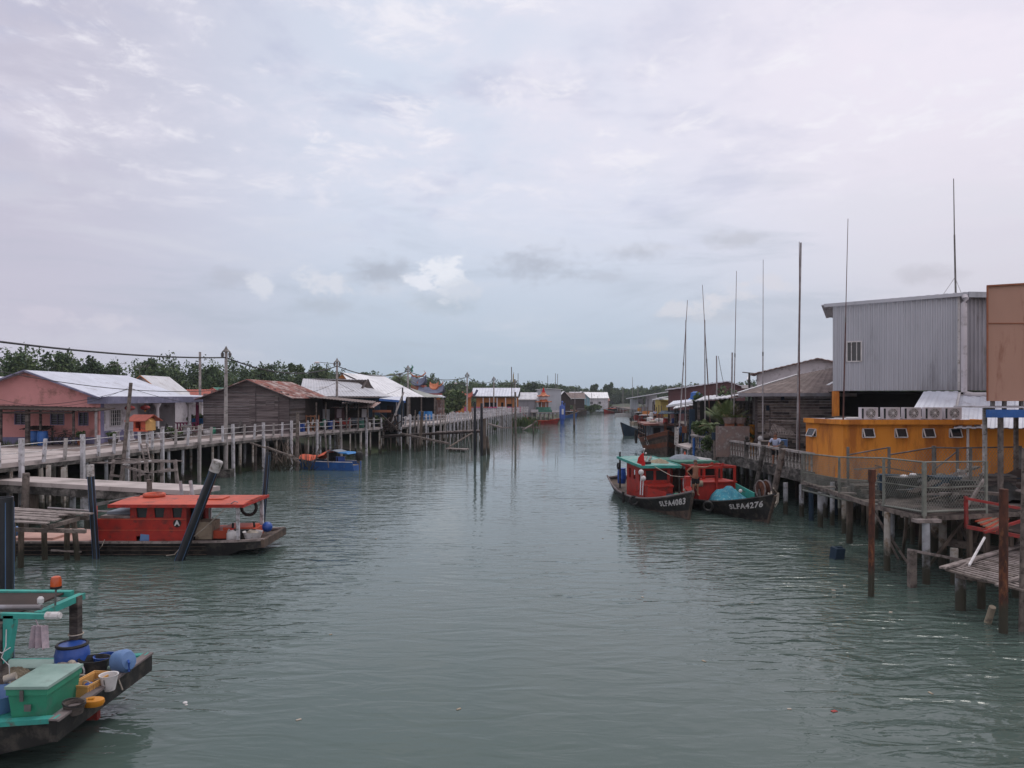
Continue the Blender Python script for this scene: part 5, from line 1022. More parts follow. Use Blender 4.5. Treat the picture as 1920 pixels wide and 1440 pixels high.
for i in range(5): rg.hexa([c+V((-.10+i*.04, (.02 if i % 2 else -.02), 0)), c+V((-.06+i*.04, (-.02 if i % 2 else .02), 0)), c+V((-.05+i*.045, .04, 0)), c+V((-.10+i*.04, .04, 0)), c+V((-.13+i*.055, (.05 if i % 2 else -.05), -.34-.03*(i % 2))), c+V((-.075+i*.055, (-.05 if i % 2 else .05), -.36)), c+V((-.075+i*.055, .05, -.36)), c+V((-.13+i*.055, .06, -.34))])
own('hanging_rag', rg.tube(c, c+V((-.05, 0, .12)), .01), K['cloth'], 'pinkish rag hanging from the green boat canopy', 'rag', c)
# cooler
c = (-7.41, 10.98, .74); t = thing('cool_box', 'big green cool box with pale lid on the green boat', 'cool box', c, None, True, .02)
def tapered(m, x0, y0, x1, y1, z0, z1, k): m.hexa([(x0+k, y0+k, z0), (x1-k, y0+k, z0), (x1-k, y1-k, z0), (x0+k, y1-k, z0), (x0, y0, z1), (x1, y0, z1), (x1, y1, z1), (x0, y1, z1)]); return m
m = tapered(MB(), 0, 0, .56, .88, 0, .38, .035); tapered(m, -.02, -.02, .58, .90, .38, .47, .0); m.build('box', K['tealg'], t)
tapered(MB(), -.035, -.035, .595, .915, .473, .515, -.0).build('lid', K['lid'], t); MB().box((.22, -.04, .38), (.05, .02, .16)).box((.3, -.03, .2), (.1, .01, .1)).build('latch', K['steel'], t)
barrel(XX(135.5, 13.15), 13.15, .66, .275, .50, K['bluep'], 'blue drum with black rim behind the canopy post of the green boat', 'drum', K['black'], 'drum')
own('cloth_bundle', MB().ball((XX(120, 12.9), 12.95, .82), .17, 10, .8).ball((XX(137, 12.9), 12.85, .9), .08, 8), K['rope'], 'beige cloth bundle against the blue drum on the green boat', 'cloth')
t = thing('rope_tub', 'dark rubber tub with rope handle on the green boat', 'tub', (XX(177, 13.0), 13.0, .7)); x, y = XX(177, 13.0), 13.0
MB().lathe((x, y, .72), [(.20, 0), (.27, .24), (.25, .24), (.18, .03)], 16, 1, .85).build('tub', K['black'], t, smooth=True); MB().torus((x-.16, y-.2, .83), .12, .014, (.3, 1, .2)).build('handle', K['white'], t)
own('blue_basin', MB().lathe((XX(198, 13.2), 13.2, .72), [(.16, 0), (.2, .22), (.18, .22), (.14, .03)], 16), K['bluep'], 'blue bucket half hidden behind the pale blue jerrycan', 'bucket', smooth=True)
t = thing('jerrycan', 'pale blue jerrycan lying near the end of the green boat', 'jerrycan', (XX(227, 12.7), 12.75, .95), None, True, -.5); MB().lathe((-.17, 0, 0), [(.02, 0), (.12, .01), (.165, .05), (.17, .28), (.13, .36), (.03, .38)], 14, 1.0, 1.15, ax=(1, 0, .25)).build('body', K['bluel'], t, smooth=True)
MB().path([(.18, -.02, -.08), (.26, -.06, -.06), (.26, -.06, .08), (.18, -.02, .1)], .02).build('handle', K['bluep'], t)
t = thing('plastic_crate', 'yellow orange plastic crate beside the cool box', 'crate', (XX(171, 12.1), 12.1, .72), None, True, -.12)
cr = MB()
for a, b in (((-.22, -.42, 0), (.22, -.39, .27)), ((-.22, .39, 0), (.22, .42, .27)), ((-.22, -.39, 0), (-.19, .39, .27)), ((.19, -.39, 0), (.22, .39, .27)), ((-.19, -.39, 0), (.19, .39, .03)), ((-.25, -.45, .25), (.25, -.42, .29)), ((.22, -.42, .25), (.25, .45, .29)), ((-.25, -.42, .25), (-.22, .45, .29)), ((-.22, .42, .25), (.22, .45, .29))): cr.b2(a, b)
for i in range(6): cr.b2((.22, -.36+i*.13, .05), (.235, -.33+i*.13, .25))
t.scale = (.72, .72, .8); cr.build('box', K['crate'], t); MB().ball((-.05, 0, .12), .12, 10, .7).build('cloth', K['bluep'], t); MB().torus((.05, -.2, .22), .1, .012, (0, 1, .4)).build('cord', K['rope'], t)
t = thing('bucket', 'white plastic bucket at the end board of the green boat', 'bucket', (XX(207, 12.2), 12.15, .72)); x, y = XX(207, 12.2), 12.15
MB().lathe((x, y, .74), [(.095, 0), (.14, .24), (.15, .245), (.15, .255), (.13, .25), (.085, .02)], 18).build('pail', K['white'], t, smooth=True); MB().torus((x, y, .95), .145, .008, (1, 0, 0), a0=math.pi, a1=2*math.pi).build('handle', K['steel'], t)
t = thing('bucket', 'dark rubber bucket between cool box and end board', 'bucket', (XX(139, 11.2), 11.2, .72)); x, y = XX(139, 11.25), 11.25
MB().lathe((x, y, .74), [(.12, 0), (.155, .16), (.165, .17), (.14, .16), (.11, .03)], 18).build('pail', K['woodb'], t, smooth=True); MB().torus((x, y, .90), .155, .01, (.2, 0, 1)).build('handle', K['black'], t)
own('oil_can', MB().lathe((XX(171, 11.5), 11.55, .74), [(.14, 0), (.16, .04), (.15, .09), (.05, .12)], 14, 1.1, .8).tube((XX(166, 11.5), 11.5, .85), (XX(176, 11.5), 11.5, .86), .02), K['urn'], 'squat yellow container before the yellow crate', 'container', smooth=True)
own('fish_tub', MB().lathe((XX(2, 11.4), 11.4, .74), [(.24, 0), (.32, .26), (.34, .27), (.30, .26), (.22, .04)], 20), K['bluel'], 'blue tub cut by the left edge beside the cool box', 'tub', smooth=True)
own('cloth_roll', MB().tube((XX(0, 11.6), 11.7, 1.08), (XX(18, 11.6), 11.75, 1.12), .06), K['rope'], 'grey rolled cloth on the blue tub left of the cool box', 'cloth', smooth=True)
# ------------------------------------------------------------------ small motor boat (left)
def skiff(name, label, stern, bow, B, zr, hm, rim, deck, raise_=.3, group=None, motor=True, cargo=None):
    d = V(bow)-V(stern); Lg = d.length; c = (V(stern)+V(bow))/2; t = thing(name, label, 'boat', (c.x, c.y, 0), group, True, math.atan2(d.y, d.x))
    n = 10; vs = []
    for i in range(n+1):
        s = i/n; x = -Lg/2+Lg*s; w_ = B/2*(.82+.18*math.sin(min(1, s*2)*1.57))*(1-max(0, (s-.55)/.45)**2.2); z = zr+raise_*max(0, (s-.45)/.55)**2
        vs += [(x-.1*(1-s), -w_*.72, -.2+.25*max(0, s-.8)*5*zr), (x+.3*s**4, -w_, z), (x+.3*s**4, -w_+min(.07, w_), z), (x, -w_*.8+.02, zr-.28), (x, w_*.8-.02, zr-.28), (x+.3*s**4, w_-min(.07, w_), z), (x+.3*s**4, w_, z), (x-.1*(1-s), w_*.72, -.2+.25*max(0, s-.8)*5*zr)]
    fs = [(i*8+k, i*8+k+1, i*8+k+9, i*8+k+8) for i in range(n) for k in range(7)]+[(i*8+7, i*8, i*8+8, i*8+15) for i in range(n)]+[tuple(range(8))[::-1], tuple(range(n*8, n*8+8))]
    m = MB(); m.add(vs, fs); m.build('hull', hm, t)
    for s_ in (1, 6): MB().path([V(vs[i*8+s_])+V((0, 0, .02)) for i in range(n+1)], .035, 5).build('gunwale', rim, t)
    MB().b2((-Lg/2+.15, -B*.3, zr-.27), (Lg*.3, B*.3, zr-.24)).build('floor', deck, t)
    for q in (-.2, .1): MB().b2((Lg*q, -B*.42, zr-.12), (Lg*q+.25, B*.42, zr-.07)).build('thwart', deck, t)
    if motor:
        x = -Lg/2-.2; mo = MB().lathe((x, 0, zr+.1), [(.14, 0), (.22, .07), (.25, .42), (.20, .62), (.07, .7)], 12, 1.3, .9); eng = mo.build('outboard_motor', K['black'], t, smooth=True); MB().tube((x, 0, zr+.2), (x-.08, 0, -.5), .06, .05).b2((x-.02, -.1, zr-.1), (x+.16, .1, zr+.15)).build('shaft', K['steel'], eng); MB().tube((x+.05, 0, zr+.35), (x+.6, .15, zr+.45), .025).build('tiller', K['black'], eng)
    return t, Lg
t, Lg = skiff('motor_boat', 'low blue motor boat with orange tarpaulin and small canopy', (XX(669, 56.5), 56.5), (XX(563, 58), 58), 1.7, .62, K['blue'], K['rail'], K['deckw'], .14)
m = MB(); n_ = 12
for i in range(n_):
    for j in range(4):
        f = lambda u, v: V((-.15+2.45*u, -.84+1.68*v, .74+.75*max(0, .40-u)**1.2*1.6+.06*math.sin(u*9)*(v)+.34*math.sin(v*3.1)))
        a, b, c_, d_ = f(i/n_, j/4), f((i+1)/n_, j/4), f((i+1)/n_, (j+1)/4), f(i/n_, (j+1)/4); m.hexa([q+V((0, 0, -.015)) for q in (a, b, c_, d_)]+[a, b, c_, d_])
m.build('orange_tarpaulin', K['tarpo'], t)
MB().prism([(-.35, -.6, 1.38), (-.3, -.6, 1.42), (-.75, -.6, 1.52), (-1.3, -.6, 1.38), (-1.3, -.6, 1.34), (-.75, -.6, 1.47)], (0, 1.3, 0)).build('grey_canopy', K['tarpg'], t)
MB().prism([(-1.3, -.75, 1.28), (-1.1, -.75, 1.36), (-1.9, -.75, 1.34), (-2.1, -.75, 1.22)], (0, 1.4, 0)).prism([(-1.65, -.77, 1.3), (-2.0, -.77, 1.26), (-1.85, -.77, 1.0)], (0, .02, 0)).build('blue_tarpaulin', K['tarpb'], t)
for x in (-.4, -1.9):
    for y in (-.6, .6): MB().tube((x, y, .5), (x, y, 1.35), .025, n=6).build('canopy_pole', K['steel'], t)
MB().b2((-1.0, -.3, .35), (-.6, .3, .95)).b2((-.45, -.55, .5), (-.40, .55, 1.3)).build('cabin_box', K['dark'], t)
own('storage_box', MB().box((XX(637, 56.6), 56.9, .78), (.62, .4, .36), .05).box((XX(637, 56.6), 56.9, .98), (.66, .44, .04), .05), K['bluep'], 'blue storage box under the canopy of the low blue boat', 'box')
pole('punt_pole', P(616, 877, 56), P(609, 806, 56.6), .04, K['wood'], 'thin pole standing at the side of the low blue boat', 'pole')

# ------------------------------------------------------------------ wooden fishing boats (right)
def fish_boat(name, label, stern, bow, B, zs, zst, zb, hm, rim, deckm, sub=None, deckz=.22, depth=.5, w0=.62, band=None, rk=.75, sp_=2.0):
    d = V((bow[0]-stern[0], bow[1]-stern[1], 0)); Lg = d.length; c = V(((stern[0]+bow[0])/2, (stern[1]+bow[1])/2, 0)); t = thing(name, label, 'boat', c, None, True, math.atan2(d.y, d.x))
    def wid(s): return B/2*(w0+(1-w0)*math.sin(math.pi/2*min(1, s/.5)) if s < .5 else max(0.0, 1-((s-.5)/.5)**2.3))
    def shr(s): return zs+(zst-zs)*max(0, 1-s/.4)**2+(zb-zs)*max(0, (s-.45)/.55)**sp_
    def S(s, v, sd):       # v 0 keel .. 1 gunwale
        zt = shr(s); zk = -depth+.35*max(0, (.15-s)/.15)+(depth*.2)*max(0, (s-.9)/.1); flare = .42+.58*v**.62
        if s > .6: flare = flare*(1-(s-.6)/.4*.55*(1-v))
        return V((-Lg/2+(Lg-rk)*s-.35*(1-s)**4*v+rk*s**5*v, sd*wid(s)*flare, zk+(zt-zk)*v))
    n, k = 24, 6; m = MB(); vs = []
    for i in range(n+1):
        s = i/n
        for j in range(k, -1, -1): vs.append(S(s, j/k, -1))
        for j in range(k+1): vs.append(S(s, j/k, 1))
    r = 2*(k+1); fs = [(i*r+q, (i+1)*r+q, (i+1)*r+q+1, i*r+q+1) for i in range(n) for q in range(r-1)]; m.mi = 0; m.add(vs, fs+[tuple(range(r))])
    if band:
        m2 = [];
        for q_i in range(len(m.f)-1):
            q = q_i % (r-1); j = (k-1-q) if q < k else (q-k-1) if q > k else -1
            m2.append(band.get(j, 0))
        m.m = m2+[0]
    hull = m.build('hull', hm, t, smooth=False)
    inn = MB(); vs = []
    for i in range(n+1):
        s = min(i/n, .985); 
        for sd in (-1, 1):
            p = S(s, 1, sd); q = S(s, .75, sd); y = max(0, abs(p.y)-.06)*sd; vs += [V((p.x, y, p.z)), V((p.x, max(0, abs(p.y)*.93-.06)*sd, p.z-deckz))]
    inn.add(vs, [(i*4, i*4+1, i*4+5, i*4+4) for i in range(n)]+[(i*4+3, i*4+2, i*4+6, i*4+7) for i in range(n)]); inn.build('bulwark', deckm if sub is None else sub, t)
    dk = MB(); dk.add([v for i in range(n+1) for v in (vs[i*4+1]+V((0, 0, .002)), vs[i*4+3]+V((0, 0, .002)))], [(i*2, i*2+2, i*2+3, i*2+1) for i in range(n)]); dk.build('deck', deckm, t)
    for sd in (-1, 1): MB().path([S(i/n, 1, sd)+V((0, 0, .03)) for i in range(n+1)], .055, 6).build('gunwale', rim, t)
    MB().path([S(.03, 1, -1)+V((0, 0, .03)), S(.0, 1, 0)+V((-.02, 0, .03)), S(.03, 1, 1)+V((0, 0, .03))], .06, 6).build('stern_rail', rim, t)
    sp = [S(1, v, 1) for v in (.1, .4, .7, 1.0)]; MB().path([p+V((.03, 0, 0)) for p in sp], .07, 6).build('stem_post', sub or rim, t)
    return t, S, Lg, shr, wid
def hull_text(t, S, Lg, txt, size, s0, v0, sd, m_, out=.018):
    tv, tf = text_mesh(txt, size, .004, .012); vs = []
    for v in tv:
        u = v.x if sd < 0 else -v.x; s = s0+u/(Lg*.97); vv = v0+v.y/1.35
        p = S(s, vv, sd); e = .01; n = (S(s+e, vv, sd)-p).cross(S(s, vv+e, sd)-p).normalized()
        if n.y*sd < 0: n = -n
        vs.append(p+n*(out+v.z))
    return MB().add(vs, tf).build('registration_lettering', m_, t)
def cabin_box(t, x0, x1, W_, z0, z1, m_, front=None, side=None, name='cabin', th=.05, yo=0.0):
    """cabin with window openings; front list on the +x face, side list on both sides (in metres from x0 / left edge)"""
    c = MB(); H_ = z1-z0
    c.holes((x1, -W_/2, z0), UY, UZ, W_, H_, front or [], th)
    c.holes((x0, -W_/2, z0), UX, UZ, x1-x0-th, H_, side or [], th)
    c.holes((x1-th, W_/2, z0), (-1, 0, 0), UZ, x1-x0-th, H_, [(x1-x0-th-h[2], h[1], x1-x0-th-h[0], h[3]) for h in (side or [])], th)
    c.b2((x0, -W_/2+th, z0), (x0+th, W_/2-th, z0+H_*.6)).b2((x0, -W_/2+th, z0+H_*.6), (x0+th, -W_/2+.3, z1))
    c.v = [(a, b+yo, d) for a, b, d in c.v]; o = c.build(name, m_, t)
    for h in (front or []): g = MB().b2((x1-.05, -W_/2+h[0]+yo, z0+h[1]), (x1-.035, -W_/2+h[2]+yo, z0+h[3])); g.build('window_pane', K['glass'], t)
    return o
def winch(t, x, y, z, r, wdt, m_rim, m_face, name='net_winch'):
    wn = MB().torus((x, y-wdt/2, z), r, .035, (0, 1, 0), 24, 6).torus((x, y+wdt/2, z), r, .035, (0, 1, 0), 24, 6).build(name, m_rim, t, smooth=True)
    MB().lathe((x, y-wdt/2, z), [(r*.97, 0), (r*.97, .02)], 24, ax=(0, 1, 0)).lathe((x, y+wdt/2-.02, z), [(r*.97, 0), (r*.97, .02)], 24, ax=(0, 1, 0)).tube((x, y-wdt/2, z), (x, y+wdt/2, z), r*.35, n=14).build('reel_disc', m_face, wn)
    MB().bar((x-r*.5, y-wdt/2-.06, z-r-.25), (x, y-wdt/2-.06, z), .05).bar((x+r*.5, y-wdt/2-.06, z-r-.25), (x, y-wdt/2-.06, z), .05).bar((x-r*.5, y+wdt/2+.06, z-r-.25), (x, y+wdt/2+.06, z), .05).bar((x+r*.5, y+wdt/2+.06, z-r-.25), (x, y+wdt/2+.06, z), .05).build('stand', K['steel'], wn)
def heap(c, rx, ry, h_, m_, name, label, cat, parent=None, rz=0, seed=1, n=26):
    rr = random.Random(seed); vs = []; ph = [rr.uniform(0, 6.3) for _ in range(6)]
    for i in range(n+1):
        for j in range(n+1):
            u, v = -1+2*i/n, -1+2*j/n; d = math.hypot(u, v)*(1+.12*math.sin(3*math.atan2(v, u)+ph[0])); z = h_*max(0, 1-d**1.6)**.8*(1+.22*math.sin(5*u+ph[1])*math.cos(4*v+ph[2]))+.03*math.sin(17*u+ph[3])*math.sin(19*v+ph[4])*(d < 1)
            vs.append((c[0]+rx*u*math.cos(rz)-ry*v*math.sin(rz), c[1]+rx*u*math.sin(rz)+ry*v*math.cos(rz), c[2]+z-.01-(.08 if d > 1 else 0)))
    m = MB(); r = n+1; fs = [(i*r+j, (i+1)*r+j, (i+1)*r+j+1, i*r+j+1) for i in range(n) for j in range(n) if math.hypot(-1+2*(i+.5)/n, -1+2*(j+.5)/n) < 1.12]; m.add(vs, fs)
    if parent is not None: return m.build(name, m_, parent, smooth=True)
    return solo(m, name, m_, label, cat, c, None, True)
b1, S1, L1, sh1, wd1 = fish_boat('fishing_boat', 'black hulled fishing boat with red cabin and turquoise roof, bow towards us', (6.55, 44.2), (8.0, 33.0), 2.7, .42, .80, 1.32, [K['black'], K['brownh']], K['woodg3'], K['brownh'], K['brownh'], band={0: 1, 1: 1, 2: 1}, sp_=2.7, deckz=.16)
hull_text(b1, S1, L1, 'SLFA4083', .35, .90, .78, -1, K['white']); hull_text(b1, S1, L1, 'SLFA4083', .34, .885, .80, 1, K['white'])
cabin_box(b1, -1.7, 1.35, 1.34, .25, 2.05, K['redp'], [(.10, 1.12, .50, 1.6), (.62, 1.12, 1.20, 1.6)], [(.4, 1.0, .75, 1.5), (1.2, 1.0, 1.55, 1.5), (2.2, 1.0, 2.6, 1.5)], yo=-.22)
MB().b2((1.352, -.86, .25), (1.9, .40, 1.10)).hexa([(1.36, -.90, 1.10), (1.96, -.90, 1.08), (1.96, .44, 1.08), (1.36, .44, 1.10), (1.36, -.90, 1.24), (1.96, -.90, 1.15), (1.96, .44, 1.15), (1.36, .44, 1.24)]).build('engine_trunk', K['redp'], b1)
rr_ = MB()
for i in range(6):
    a, b = -1.12+i*.333, -1.12+(i+1)*.333; q = lambda y: 2.10+.05*(1-((y+.12)/1.0)**2); rr_.hexa([(-2.7, a, q(a)-.04+.12), (1.75, a, q(a)-.04), (1.75, b, q(b)-.04), (-2.7, b, q(b)-.04+.12), (-2.7, a, q(a)+.12), (1.75, a, q(a)), (1.75, b, q(b)), (-2.7, b, q(b)+.12)])
ro = rr_.build('roof', mat('turquoise_roof_paint', (.09, .30, .265), (.07, .22, .20), 1.5, .6, .1, stain=((.24, .33, .31), 3, .7)), b1)
MB().bar((-2.72, -1.14, 2.19), (1.77, -1.14, 2.07), .06, .13).bar((-2.72, .90, 2.19), (1.77, .90, 2.07), .06, .13).bar((1.77, -1.14, 2.07), (1.77, .90, 2.07), .06, .13).bar((-2.72, -1.14, 2.19), (-2.72, .90, 2.19), .06, .13).build('roof_edge', K['teal'], ro)
for x, y in ((-2.65, -1.0), (-2.65, .8), (1.7, .8)): MB().bar((x, y, .5), (x, y, 2.5 if (x, y) == (-2.65, -1.0) else 2.1), .08).build('roof_post', K['black'], b1)
MB().torus((-2.3, -1.2, 1.75), .16, .04, (0, 1, 0)).build('tyre', K['black'], b1)
MB().hexa([(2.4, -1.05, .55), (2.45, -1.05, .55), (3.1, -.35, .5), (3.05, -.35, .5), (2.4, -1.05, 1.15), (2.45, -1.05, 1.15), (3.1, -.35, 1.0), (3.05, -.35, 1.0)]).bar((2.0, -1.15, 1.1), (.9, -1.2, .75), .05, .05).build('splash_board', K['redp'], b1)
winch(b1, 2.2, 1.02, 1.25, .34, .12, K['rail'], K['black']); MB().tube((2.3, 1.15, 1.28), (2.3, 1.75, 1.28), .15, n=16).build('net_roller', K['deckw'], b1, smooth=True)
MB().tube((4.55, -.05, 1.0), (5.2, -.03, 1.42), .13, .15, 12).bar((5.0, -.03, 1.0), (5.04, -.03, 1.95), .24, .24).build('bow_post', K['redp'], b1)
MB().torus((5.02, -.03, 1.36), .16, .03, (0, 0, 1)).torus((5.02, -.03, 1.30), .165, .025, (.1, 0, 1)).build('bow_rope', K['rope'], b1)
MB().tube((-.2, -1.52, .62), (-.2, -1.50, .05), .07, n=8).build('fender', K['black'], b1)
heap((2.75, -.05, .40), .75, .5, .20, K['netb'], 'net_pile', None, None, b1, .0, 3)
def on(bt, x, y, z): return bt.matrix_basis @ V((x, y, z)) if False else V((bt.location.x+x*math.cos(bt.rotation_euler.z)-y*math.sin(bt.rotation_euler.z), bt.location.y+x*math.sin(bt.rotation_euler.z)+y*math.cos(bt.rotation_euler.z), z))
q = on(b1, -3.9, -.55, .62); barrel(q.x, q.y, .62, .24, .85, K['bluep'], 'blue barrel at the stern of the turquoise roofed boat')
q = on(b1, 2.75, .55, .38); own('teal_bin', MB().box(q+V((0, 0, .22)), (.55, .5, .44), .15).box(q+V((0, 0, .45)), (.6, .55, .05), .15), K['tealg'], 'teal bin on deck between the red cabin and the bow post', 'bin')
q = on(b1, 2.45, .12, .38); own('dark_bin', MB().box(q+V((0, 0, .2)), (.4, .4, .4), .15).box(q+V((0, 0, .41)), (.44, .44, .03), .15), K['darkb'], 'dark blue bin left of the teal bin on the turquoise roofed boat', 'bin')
t = thing('marker_flag', 'red cloth flag on a white stick over the turquoise roof', 'flag', on(b1, .9, -.4, 1.1)); q = P(1202, 876, 37.2); e = P(1208, 842, 37)
MB().tube(P(1200, 928, 37.2), P(1202, 880, 37.2), .02, n=6).tube(P(1202, 880, 37.2), e, .02, n=6).build('stick', K['white'], t); MB().ball(e, .05, 8).ball(P(1211, 850, 37), .05, 8).build('knob', K['white'], t)
fl = MB(); pts = [P(1204.5, 850, 37), P(1207, 849, 37), P(1208, 862, 37), P(1210, 871, 37), P(1203, 871, 37), P(1199, 870, 37), P(1194.5, 868, 37), P(1197, 858, 37)]; fl.prism(pts, (0, .05, 0)).prism([P(1203, 864, 36.95), P(1210, 866, 36.9), P(1209, 876, 36.9), P(1203, 873, 36.95)], (0, .05, 0)); fl.build('cloth', K['flag'], t)
for px, py, yb, lab in ((1202, 885.5, 928, 'upper white buoy ball on a stick before the red cabin'), (1206, 897, 929, 'lower white buoy ball on a stick before the red cabin')):
    t = thing('marker_buoy', lab, 'buoy', P(px-1, yb, 35.9), 'white marker buoys'); MB().ball(P(px, py, 36), .135, 14).build('ball', K['white'], t, smooth=True); MB().tube(P(px-1.5, yb, 35.9), P(px, py+4, 36), .025, n=6).build('stick', K['rail'], t)
own('navigation_box', MB().box(P(1213, 870, 37.5), (.36, .3, .24)).box(P(1213, 870, 37.3), (.28, .02, .14)), K['black'], 'small black box on the turquoise roof behind the red flag', 'box')
own('roof_gear', MB().path([P(1224, 872, 38.2), P(1229, 867, 38.2), P(1234, 869, 38.2), P(1232, 873, 38.2)], .04).box(P(1231, 870, 38.2), (.5, .3, .06)), K['plank'], 'grey bundle of gear on the turquoise roof', 'gear')
b2, S2, L2, sh2, wd2 = fish_boat('fishing_boat', 'black hulled fishing boat with open red cabin frame and blue net heap', (8.75, 42.3), (11.35, 32.2), 2.6, .45, .80, 1.28, [K['black'], K['brownh']], K['black'], K['deckw'], K['brownh'], band={0: 1, 1: 1}, sp_=2.7, deckz=.16)
hull_text(b2, S2, L2, 'SLFA4276', .34, .885, .80, -1, K['white']); hull_text(b2, S2, L2, 'SLFA4276', .34, .885, .80, 1, K['white'])
MB().b2((-1.4, -1.05, .38), (.35, 1.0, 1.28)).b2((-1.5, -1.12, 1.28), (.45, 1.06, 1.34)).build('engine_trunk', K['redp'], b2)
m = MB()
for x in (-2.6, -.9, .38):
    for y in (-1.0, -.05, .95): m.bar((x, y, .5), (x, y, 2.05), .10 if y != -.05 else .13)
for z in (2.05,): m.bar((-2.65, -1.0, z), (.43, -1.0, z), .1).bar((-2.65, .95, z), (.43, .95, z), .1).bar((.38, -1.05, z), (.38, 1.0, z), .12).bar((-.9, -1.05, z), (-.9, 1.0, z), .1).bar((-2.6, -1.05, z), (-2.6, 1.0, z), .1)
m.bar((.38, -1.0, 1.62), (.38, -.05, 1.62), .05).tube((.38, -.3, 2.1), (.38, -.3, 2.3), .07).tube((.38, .3, 2.1), (.38, .3, 2.25), .05).build('cabin_frame', K['redp'], b2)
MB().b2((-2.55, -.95, .5), (-2.5, .9, 1.7)).b2((-2.5, .9, .5), (-.9, .94, 1.8)).build('wheelhouse_back', K['darkw'], b2)
MB().b2((-4.4, -1.15, 2.12), (-1.5, 1.1, 2.17)).b2((-4.45, -1.2, 2.07), (-1.45, -1.14, 2.19)).b2((-1.5, -1.2, 2.07), (-1.44, 1.15, 2.19)).build('roof', K['green'], b2)
MB().bar((-4.3, -1.0, .7), (-4.3, -1.0, 2.1), .08).bar((-4.3, 1.0, .7), (-4.3, 1.0, 2.1), .08).build('roof_post', K['black'], b2)
MB().hexa([(.5, .95, .6), (.55, .90, .6), (2.0, 1.0, .6), (2.0, 1.06, .6), (.5, .95, 1.25), (.55, .90, 1.25), (2.0, 1.0, .95), (2.0, 1.06, .95)]).build('splash_board', K['teal'], b2)
winch(b2, 2.75, 1.02, 1.22, .40, .3, K['woodg3'], K['rust'])
heap((1.9, .0, .44), 1.25, .80, .18, K['netb'], 'beige_net', None, None, b2, 0, 5); heap((1.35, .0, .46), 1.05, .85, .78, K['net'], 'blue_net', None, None, b2, .1, 8)
MB().ball((1.9, .35, 1.05), .09, 10).ball((-.05, -.8, 1.42), .05, 8).build('net_float', K['white'], b2, smooth=True)
MB().path([(4.7, 0, 1.32), (4.95, .05, .95), (5.05, .12, .75), (5.1, .2, .95), (5.0, .3, 1.3)], .04).path([(4.75, .05, 1.3), (4.95, .12, 1.1), (5.1, .25, 1.35)], .035).build('bow_rope', K['rope'], b2)
MB().path([(-.3, -1.1, 1.35), (.2, -1.25, 1.3), (.35, -1.0, .75)], .02).path([(.3, -1.1, 1.5), (-.6, -1.35, .85)], .025).build('stay_rope', K['rope'], b2)
for i, (px, lab) in enumerate(((1315, 'pair of white tubes on the roof of the red framed boat'),)):
    own('white_tubes', MB().tube(P(1298, 859, 40.5), P(1332, 865, 39.5), .05).tube(P(1300, 857, 40.6), P(1334, 862, 39.6), .05), K['white'], lab, 'tubes')
own('traffic_cone_float', MB().lathe(P(1284, 861, 40.5), [(.16, 0), (.15, .06), (.05, .3), (.03, .42)], 10), K['redo'], 'orange red cone on the roof left of the white tubes', 'cone', smooth=True)
b3, S3, L3, sh3, wd3 = fish_boat('fishing_boat', 'brown orange striped trawler with wide red roof behind the turquoise roofed boat', (15.4, 80.5), (14.6, 69.8), 4.2, 1.35, 1.5, 2.35, [K['brownh'], K['orangeh'], K['black']], K['orangeh'], K['brownh'], K['darkw'], deckz=.5, depth=.7, band={5: 1, 3: 1, 4: 0, 0: 2}, w0=.8)
hull_text(b3, S3, L3, '21', .6, .72, .80, -1, K['white'])
cabin_box(b3, -3.0, 1.6, 2.3, .9, 2.8, K['tarpg'], [(.2, 1.0, .9, 1.6), (1.3, 1.0, 2.0, 1.6)], [(.4, .9, 1.2, 1.7), (1.8, .3, 2.5, 1.7), (3.2, .9, 4.0, 1.6)])
MB().b2((-5.0, -1.9, 2.82), (2.6, 1.9, 2.90)).b2((-5.05, -1.95, 2.75), (2.65, -1.9, 2.93)).b2((2.6, -1.95, 2.75), (2.66, 1.95, 2.93)).build('roof', K['rustroof'], b3)
for x in (-4.8, -3.2, -1.4, .6, 2.4):
    for y in (-1.8, 1.8): MB().bar((x, y, 1.2), (x, y, 2.8), .1).build('roof_post', K['darkw'] if y < 0 else K['blue'], b3)
MB().bar((-4.8, -1.8, 1.9), (2.4, -1.8, 1.9), .06).bar((-4.8, -1.8, 2.3), (.6, -1.8, 2.3), .05).build('rail', K['wood'], b3)
MB().b2((3.2, -.12, 1.6), (3.45, .12, 3.1)).build('stem_bitt', K['rust'], b3)
MB().tube((-4.6, -2.1, 2.0), (-4.6, -2.05, 1.0), .14, n=8).tube((-4.2, -2.15, 1.6), (-4.2, -2.1, .6), .14, n=8).build('fender', K['black'], b3)
for i, (x, y, c_, lab) in enumerate(((1.2, .3, 'redp', 'red tub on the roof of the striped trawler'), (.5, 1.2, 'bluep', 'blue tub on the roof of the striped trawler'))):
    q = on(b3, x, y, 2.9); barrel(q.x, q.y, 2.9, .25, .5, K[c_], lab, 'tub', cat='tub')
q = on(b3, -1.8, -.6, 2.9); own('folded_net', MB().ball(q+V((0, 0, .1)), .4, 10, .4), K['rope'], 'pale net bundle on the roof of the striped trawler', 'net')
pole('steel_mast', on(b3, -2.6, .1, 2.8), on(b3, -2.6, .1, 2.8)+V((0, 0, 1.9)), .05, K['woodb'], 'short dark mast on the striped trawler roof', 'mast')
